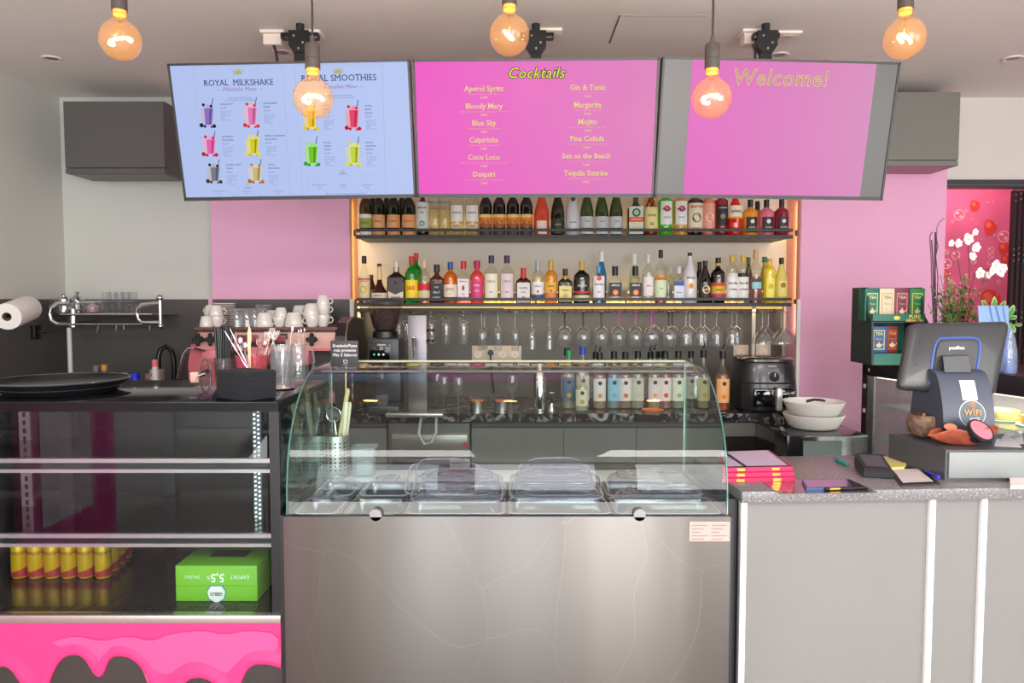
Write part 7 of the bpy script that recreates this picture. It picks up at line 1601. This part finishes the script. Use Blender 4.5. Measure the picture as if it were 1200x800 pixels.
# papers and glasses right on the drawer
for i, (q, c_) in enumerate((([(1165, 522), (1197, 524), (1192, 515), (1168, 514)], (206, 206, 212)), ([(1172, 517), (1200, 520), (1198, 508), (1178, 507)], (190, 192, 200)))):
    slab('paper_slip', ('white paper slip on the drawer right of the leaf bowl', 'second paper slip on the drawer under the glass clip')[i], 'paper', q, .001, mat(c_, .6), z=zD+.0015*i)
c = P(1194, 515, 2.42); t = thing('bottle_stopper', 'clear and silver stopper lying on the drawer at the right edge', 'stopper', (c.x, 2.42, zD+.003)); G().ball((0, 0, .018), .014, M_drink, 12).build('knob', t); G().rod((0, 0, .008), (-.03, -.02, .006), .006, M_chrome, 10).build('stem', t)
# ================================================================ BLACK SHELF WITH WHITE BOWLS
zb2 = P(965, 507, 3.6).z
t = thing('black_bin_cabinet', 'low black glass-fronted unit between the granite worktop and the pastry case', 'cabinet', (P(975, 0, 3.75).x, 3.8, 0))
bx_0 = P(922, 530, 3.55).x; bx_1 = P(1014, 530, 3.55).x
G().box(bx_0, bx_1+.02, 3.55, 4.015, .02, zb2-.002, mat((24, 24, 28), .15, coat=.6), .01).build('body', t, True)
G().box(P(953, 0, 3.545).x, P(1000, 0, 3.545).x, 3.543, 3.55, .3, zb2-.03, mat((60, 90, 88), .05, coat=1)).build('glass_panel', t, True)
bw = None
for i in range(2):
    top = P(964, 475+14*i, 3.75).z; H = .068
    lab = ('upper one of two stacked white oval bowls', 'lower one of two stacked white oval bowls')[i]; z_ = zb2+.0005+(1-i)*.066
    if bw is None:
        bw = thing('oval_bowl', lab, 'bowl', (P(964.5, 0, 3.75).x, 3.75, z_), group='white bowls')
        G().lathe([(0, 0), (.105, 0), (.12, .01), (.147, .062), (.15, .07), (.146, .07), (.116, .012), (0, .01)], mat((238, 236, 234), .35), seg=36).build('wall', bw)
        G().tube([(.148*math.cos(2*PI*k/36), .148*math.sin(2*PI*k/36), .07) for k in range(36)], .003, mat((242, 240, 238), .3), 6, closed=True).build('rim', bw)
    else: dup(bw, (bw.location.x, 3.75, z_), lab)
tag(G().tube([(bw.location.x-.05, 3.72, zb2+.14), (bw.location.x-.02, 3.7, zb2+.152), (bw.location.x+.02, 3.71, zb2+.148), (bw.location.x+.05, 3.74, zb2+.14)], .007, mat((60, 56, 54), .5)).build('spoon_rest'), 'dark little utensils lying in the upper white bowl', 'utensil')
# ================================================================ PASTRY CASE ON THE RIGHT
F0 = P(1011, 419, 3.90); F1 = P(1200, 441, 3.0); zc_t = 1.238
F0.z = F1.z = 0; du = (F1-F0).normalized(); angf = math.atan2(du.y, du.x)
t = thing('pastry_case', 'black framed lit glass pastry case along the right, pink wall behind', 'display case', (F0.x, F0.y, 0), rot=(0, 0, angf))
# local: x towards the camera along the front, +y away from the aisle (to the right)
Lf = 1.75; Dp = .55
Mbf = mat((44, 36, 42), .35); Msl = mat((196, 192, 188), .22, .85)
hd = .085
G().box(0, Lf, 0, Dp, zc_t-hd, zc_t, Mbf, .003).box(0, Lf, 0, Dp, 0, .42, Mbf).build('header_and_plinth', t)
G().box(0, .035, 0, .03, .4, zc_t, Mbf).box(Lf-.03, Lf, 0, .03, .4, zc_t, Mbf).box(0, .03, Dp-.03, Dp, .4, zc_t, Mbf).box(Lf-.03, Lf, Dp-.03, Dp, .4, zc_t, Mbf).box(.47, .51, .0, .02, .4, zc_t-hd, Mbf).build('frame_posts', t)
for a, b in ((.038, .085), (.515, .55)): G().box(a, b, .002, .012, .42, zc_t-hd, Msl).build('silver_trim', t)
G().box(1.02, 1.06, .002, .012, .42, zc_t-hd, Msl).build('silver_trim', t)
for a, b in ((.085, .47), (.55, 1.02), (1.06, Lf-.03)): G().box(a, b, .004, .009, .42, zc_t-hd, glass((232, 240, 236), ior=1.5)).build('glass_pane', t)
G().box(0.005, .010, .03, Dp-.03, .42, zc_t-hd, glass((232, 240, 236), ior=1.5)).build('glass_pane', t)
G().box(.03, Lf-.03, Dp-.02, Dp-.012, .42, zc_t-hd, mat((236, 214, 226), .6)).build('back_panel', t)
for z_ in (.62, .82, 1.0): G().box(.04, Lf-.04, .05, Dp-.04, z_-.006, z_, glass((226, 240, 234), body=.12, bodycol=(200, 214, 206), ior=1.45)).build('glass_shelf', t)
lt_ = G().box(.05, Lf-.05, .05, .08, zc_t-hd-.012, zc_t-hd-.002, emit((255, 240, 214), 2.2)).build('case_light', t)
ld = bpy.data.lights.new('case_lamp', 'AREA'); ld.shape = 'RECTANGLE'; ld.size = 1.5; ld.size_y = .1; ld.energy = 8; ld.color = (1, .93, .82); lo = bpy.data.objects.new('case_lamp', ld); COL.objects.link(lo); lo.parent = t; lo.location = (Lf/2, .2, zc_t-hd-.02)
g = G(); g.box(.045, .052, -.002, .0, zc_t-.06, zc_t-.045, M_white)
for x_, z_ in ((.33, zc_t-.045), (.36, zc_t-.045), (.012, zc_t-.14), (.012, zc_t-.27)): g.box(x_, x_+.018, -.002, 0, z_-.012, z_+.01, mat((206, 196, 200), .5))
g.build('small_stickers', t)
# pastries / trays inside
RF = Matrix.Translation(F0) @ Matrix.Rotation(angf, 4, 'Z')
Mcake = [mat((214, 176, 110), .6, noise=.15, nscale=40), mat((226, 206, 196), .5), mat((206, 150, 84), .6, noise=.2, nscale=40), mat((180, 110, 70), .6)]
for i, (x_, z_, k_) in enumerate(((.62, 1.0, 0), (.8, 1.0, 2), (1.2, 1.0, 0), (1.42, 1.0, 3), (.25, .82, 1), (.62, .82, 1), (.85, .82, 3), (1.2, .82, 2), (1.45, .82, 0))):
    w_ = RF @ Vector((x_, .25, z_+.001))
    t2 = thing('cake', ('round cake %s in the pastry case' % ['on the top shelf behind the register stem', 'on the top shelf, second', 'golden, on the top shelf at the right edge', 'brown, on the top shelf beyond the frame edge', 'pale, on the middle shelf at the far left', 'pale, on the middle shelf behind the coconut bowl', 'brown, on the middle shelf', 'tan, on the middle shelf at the right', 'golden, on the middle shelf, nearest'][i]), 'cake', w_, group='cakes in the pastry case')
    G().lathe([(0, 0), (.085, 0), (.09, .005), (0, .006)], mat((200, 214, 210), .2), seg=24).build('cake_board', t2)
    G().lathe([(0, .007), (.07, .007), (.074, .02), (.07, .045), (.05, .052), (0, .054)], Mcake[k_], seg=24).build('cake_body', t2)
# ---------------------------------------------------------------- tea rack on top
zT = zc_t+.001
def onF(x_, y_): return RF @ Vector((x_, y_, zT))
Yt = 3.55; a = P(1022, 418, Yt); tx0 = P(1012, 0, 3.75).x; ztp = P(1022, 336.5, Yt).z
x0 = a.x; x1 = P(1096, 0, Yt).x
t = thing('tea_rack', 'green two-tier tea packet rack on top of the pastry case', 'rack', ((x0+x1)/2, Yt+.08, zT))
Mgn = mat((30, 112, 92), .4); Mgd = mat((44, 54, 56), .5)
sh = [(Yt+.03, ztp), (Yt+.2, ztp), (Yt+.2, zT), (Yt-.02, zT), (Yt-.02, zT+.015)]
zm_ = P(1022, 377, Yt).z; zm0 = P(1022, 368, Yt).z; zbot = P(1022, 416, Yt).z
side = [(Yt+.2, zT), (Yt-.02, zT), (Yt-.01, zm_), (Yt+.03, zm0), (Yt+.05, ztp), (Yt+.2, ztp)]
G().prism(side, x0-.012, x0-.002, Mgd, 'x').build('side_panel', t, True); G().prism(side, x1, x1+.01, Mgd, 'x').build('side_panel', t, True)
G().box(x0-.002, x1, Yt+.19, Yt+.2, zT, ztp, Mgn).build('back_panel', t, True)
G().box(x0-.002, x1, Yt+.0, Yt+.012, zm_, zm0, Mgn).box(x0-.002, x1, Yt, Yt+.19, zm_-.004, zm_+.004, mat((90, 60, 84), .5)).build('tier_shelf', t, True)
G().box(x0-.002, x1, Yt-.02, Yt+.19, zT, zbot+.008, Mgn).build('bottom_tray', t, True)
g = G(); pz_ = (zm_+zm0)/2; Myl = mat((236, 214, 90), .5)
g.text('PURE', (x0+.20, Yt-.002, pz_+.006), Myl, .024, offset=.0006).text('HERBAL TEA', (x0+.20, Yt-.002, pz_-.012), Myl, .015, offset=.0004); g.ball((x0+.115, Yt-.001, pz_), .016, Myl, 10, (1, .1, .6)); g.build('rack_lettering', t, True)
def teabox(lab, px, w_, y_, z_, h_, c_, c2, c3):
    x = P(px, 0, y_).x; t2 = thing('tea_box', lab, 'tea packet', (x, y_+.04, z_), group='tea packets in the rack')
    G().box(-w_/2, w_/2, -.04, .03, 0, h_, mat(c_, .5), .001).build('carton', t2)
    G().box(-w_*.36, w_*.36, -.0412, -.04, h_*.12, h_*.86, mat(c2, .5)).box(-w_*.30, w_*.30, -.0418, -.0412, h_*.16, h_*.82, mat(c_, .5)).build('label_frame', t2)
    g = G(); g.text('TEA', (0, -.043, h_*.72), mat(c3, .5), .020, offset=.0005).text('Pure', (0, -.043, h_*.52), mat(c3, .5), .014)
    g.ball((0, -.042, h_*.28), .012, mat((220, 205, 170), .5), 10, (1.1, .15, .9)).lathe([(0, 0), (.004, 0), (.004, .01), (0, .012)], mat((220, 205, 170), .5), (0, -.042, h_*.33), 8).tube([(.012, -.042, h_*.28), (.02, -.042, h_*.32), (.022, -.042, h_*.36)], .002, mat((220, 205, 170), .5), 5); g.build('teapot_print', t2)
hh = P(1030, 337, Yt+.03).z-zm_-.012
for i, (px, c_, c2, c3, nm_) in enumerate(((1032, (20, 110, 90), (200, 196, 130), (200, 220, 150), 'dark green'), (1049.5, (230, 206, 176), (206, 170, 110), (90, 140, 70), 'cream'), (1067.5, (130, 50, 80), (200, 150, 130), (210, 200, 150), 'burgundy'), (1086, (30, 140, 70), (210, 200, 110), (200, 220, 130), 'bright green'))):
    teabox(nm_+' tea packet on the upper tier of the rack', px, .072, Yt+.045, zm_+.0045, hh+.004, c_, c2, c3)
h2_ = P(1040, 380, Yt+.0).z-zbot-.02
teabox('blue tea packet on the lower tier of the rack', 1041, .078, Yt+.03, zbot+.009, h2_, (60, 96, 150), (200, 196, 150), (200, 210, 140))
teabox('rust red tea packet on the lower tier, beside the blue one', 1057, .055, Yt+.06, zbot+.009, h2_, (130, 44, 34), (200, 80, 50), (230, 150, 90))
# ---------------------------------------------------------------- plants
def leafblade(g, base, tip, wd, m, up=Vector((0, 0, 1)), bend=.15):
    base = Vector(base); tip = Vector(tip); d = tip-base; L_ = d.length; s_ = d.cross(up)
    if s_.length < 1e-5: s_ = Vector((1, 0, 0))
    s_.normalize(); n_ = s_.cross(d).normalized(); rows = []
    for k, ww in ((0, .15), (.3, .85), (.6, 1), (.85, .55), (1, .04)):
        c_ = base+d*k-up*bend*L_*k*k*.6; rows.append([c_-s_*wd*ww, c_+n_*wd*.25*ww, c_+s_*wd*ww])
    vs = [v for r in rows for v in r]; fs = []
    for i in range(4):
        for j in range(2): fs.append((i*3+j, i*3+j+1, (i+1)*3+j+1, (i+1)*3+j))
    g.add(vs, fs, m, True)
rnd = random.Random(3)
Yp = 3.38; bx = P(1120, 380, Yp).x
t = thing('potted_bush', 'bushy fine-leaved green plant behind the register', 'plant', (bx, Yp, zT))
G().lathe([(0, 0), (.05, 0), (.065, .07), (.06, .07), (.05, .01), (0, .01)], mat((60, 66, 60), .6), seg=20).build('pot', t)
gs = G(); gl_ = G(); gf = G(); Ml1 = mat((74, 118, 50), .6); Ml2 = mat((118, 164, 74), .6); Ml3 = mat((160, 188, 108), .6); Mpf = mat((226, 190, 170), .6)
hb = P(1120, 326, Yp).z-zT
for k in range(84):
    a = rnd.uniform(0, 2*PI); el = rnd.uniform(.1, 1.0); h_ = hb*(rnd.uniform(.3, .72) if k % 3 else rnd.uniform(.7, 1.05)); rr = .125*rnd.uniform(.3, 1)
    tip = Vector((rr*math.cos(a), rr*.7*math.sin(a), h_)); mid = Vector((tip.x*.35, tip.y*.35, h_*.55)); p = [Vector((0, 0, .06)), mid, tip]
    gs.tube(p, .0013, mat((96, 100, 60), .7), 4)
    for j in range(13):
        u = rnd.uniform(.25, 1.0); c_ = p[0].lerp(mid, u*2) if u < .5 else mid.lerp(tip, u*2-1)
        d = Vector((rnd.uniform(-1, 1), rnd.uniform(-1, 1), rnd.uniform(-.2, .9))).normalized(); leafblade(gl_, c_, c_+d*rnd.uniform(.024, .042), rnd.uniform(.0045, .009), rnd.choice((Ml1, Ml1, Ml2, Ml2, Ml3)))
    if k % 3 == 0: gf.ball(tip+Vector((0, -.004, .002)), .0035, Mpf, 6, n=4)
gs.build('branches', t); gl_.build('foliage', t, kind='stuff'); gf.build('buds', t, kind='stuff')
# dark twigs
x = P(1095, 330, 3.42).x
t = thing('twig_bundle', 'bundle of dark bare twigs rising left of the green bush', 'twigs', (x, 3.42, zT))
G().lathe([(0, 0), (.02, 0), (.022, .13), (.02, .13), (.018, .004), (0, .004)], mat((40, 50, 90), .1, coat=1), seg=16).build('narrow_vase', t)
zt2 = P(0, 272, 3.42).z-zT
def tw(pts, r=.0022): G().tube(smooth([(0, 0)], 0) and [Vector((P(px, py, 3.42).x-x, 0, P(px, py, 3.42).z-zT)) for px, py in pts], r, mat((72, 52, 70), .7), 5).build('twig', t)
tw([(1096, 410), (1096, 360), (1095.5, 320), (1096, 272)], .004); tw([(1095, 400), (1092, 340), (1091, 300), (1089.5, 280), (1090.5, 274), (1093, 272)]); tw([(1094, 400), (1094, 340), (1093, 300), (1091.5, 281)], .003)
tw([(1097, 400), (1098, 350), (1099, 325), (1096.5, 300), (1099, 288), (1097, 278)]); tw([(1097, 300), (1098, 266), (1101, 260), (1107, 255.5)], .0015)
# orchid
Yo = 3.45; x = P(1133, 350, Yo).x
t = thing('orchid', 'white orchid with tall arching stems above the register', 'orchid', (x, Yo, zT))
G().lathe([(0, 0), (.04, 0), (.05, .08), (.046, .08), (.038, .01), (0, .01)], mat((220, 216, 214), .4), seg=20).build('pot', t)
Mst2 = mat((92, 70, 60), .6); Mpet = mat((244, 240, 240), .45)
def lp(px, py, dy=0): p = P(px, py, Yo+dy); return Vector((p.x-x, dy, p.z-zT))
for pts in ([(1134, 410), (1136, 350), (1136, 310), (1134.5, 290), (1135, 278)], [(1130, 410), (1128, 345), (1124, 312), (1119, 290), (1115, 285)], [(1136, 345), (1142, 320), (1150, 317), (1162, 315), (1168, 316)]):
    G().tube([lp(*p) for p in pts], .002, Mst2, 6).build('stem', t)
def flower(px, py, s_, rz=0, dy=-.01):
    c_ = lp(px, py, dy); g = G()
    for k in range(5):
        a = rz+2*PI*k/5; r_ = s_*(1 if k % 2 else .85); d = Vector((math.cos(a), -.15, math.sin(a)))*r_
        s2 = Vector((-math.sin(a), 0, math.cos(a)))*r_*.42; o_ = Vector((0, -.002, 0))
        vs = [c_, c_+d*.35-s2*.8, c_+d*.75-s2+o_, c_+d+o_*2, c_+d*.75+s2+o_, c_+d*.35+s2*.8]; g.add(vs, [(0, 1, 2, 3, 4, 5)], Mpet, True)
    f_ = g.build('flower', t); G().ball(c_+Vector((0, -.004, 0)), s_*.18, mat((236, 214, 150), .5), 8, n=5).build('flower_centre', f_)
for (px, py, s_, rz) in ((1142.5, 272, .018, .3), (1134.5, 280, .03, .8), (1143.5, 290, .026, .1), (1139.5, 300, .022, 1.1), (1123, 285, .022, .5), (1114.5, 285, .018, .2), (1148, 320, .028, .4), (1158, 322, .018, 1), (1166.5, 311, .028, .2), (1172, 318, .028, 1.3), (1163, 317, .022, .7), (1175, 313, .022, 2)): flower(px, py, s_, rz, rnd.uniform(-.03, -.005))
# round-leaved variegated plant
Yv = 3.3; x = P(1178, 400, Yv).x
t = thing('variegated_plant', 'plant with broad pale-edged green leaves at the right edge', 'plant', (x, Yv, zT))
G().lathe([(0, 0), (.03, 0), (.036, .05), (.032, .05), (.028, .006), (0, .006)], mat((120, 110, 100), .6), seg=18).build('pot', t)
for (px, py, px2, py2, wd_) in ((1165, 365, 1165, 347, .014), (1172, 362, 1178, 352, .013), (1182, 372, 1188, 357, .016), (1182, 374, 1192, 370, .013), (1184, 378, 1189, 390, .014), (1188, 380, 1198, 381, .008), (1158, 360, 1150, 352, .012)):
    a = P(px, py, Yv)-Vector((x, Yv, zT)); b = P(px2, py2, Yv-.03)-Vector((x, Yv, zT)); g = G(); leafblade(g, a, b, wd_, mat((176, 206, 140), .45), up=Vector((0, -1, 0)), bend=0); l_ = g.build('leaf', t)
    g = G(); leafblade(g, a+Vector((0, -.002, 0)), a.lerp(b, .88)+Vector((0, -.002, 0)), wd_*.66, mat((96, 156, 84), .45), up=Vector((0, -1, 0)), bend=0); g.build('leaf_centre', l_)
    G().tube([(0, 0, .04), Vector(a)*.5+Vector((0, 0, .02)), a], .002, mat((120, 140, 90), .6), 5).build('leaf_stalk', t)
# blue card
a = P(1146, 358, 3.2); b = P(1181, 378, 3.2)
t = thing('table_card', 'pale blue glossy card with dark diagonal streaks standing behind the register', 'card', ((a.x+b.x)/2, 3.2, zT))
a2 = P(1146, 358, 3.2); hh_ = a2.z-zT
G().loft([[(a2.x, 3.2, a2.z), (b.x, 3.2, a2.z), (b.x, 3.17, zT), (a2.x+.008, 3.17, zT)], [(a2.x, 3.204, a2.z), (b.x, 3.204, a2.z), (b.x, 3.174, zT), (a2.x+.008, 3.174, zT)]], mat((124, 160, 204), .2, coat=.3), smooth=False).build('card_sheet', t, True)
g = G()
for (u0, u1, w_) in ((.35, .62, .05), (.55, .9, .06), (.8, 1.0, .03)):
    A = Vector((a2.x+(b.x-a2.x)*u0, 3.198, a2.z-.002)); Bq = Vector((a2.x+(b.x-a2.x)*u1, 3.178, zT+.08)); wv = Vector(((b.x-a2.x)*w_, 0, 0)); g.add([A, A+wv, Bq+wv, Bq], [(0, 3, 2, 1)], mat((80, 110, 170), .3))
g.build('printed_streaks', t, True)
# clear vase of bluish plastic beside
p = P(1184, 400, 3.12); t = thing('clear_bag', 'clear bluish plastic bag of small items on the pastry case', 'bag', (p.x, 3.12, zT)); hz_ = P(1184, 386, 3.12).z-zT
G().loft([[(x_, y_, z_) for x_, y_ in rrect(w_, w_*.7, w_*.3, 3)] for z_, w_ in ((0, .05), (.01, .06), (hz_*.5, .055), (hz_*.8, .035), (hz_*.92, .018), (hz_, .026))], glass((214, 226, 246), body=.3, bodycol=(190, 206, 232), ior=1.6)).build('film', t)
G().lathe([(0, .004), (.018, .004), (.02, .03), (.01, .06), (0, .06)], mat((120, 150, 210), .5), seg=12).build('wrapped_sweets', t)
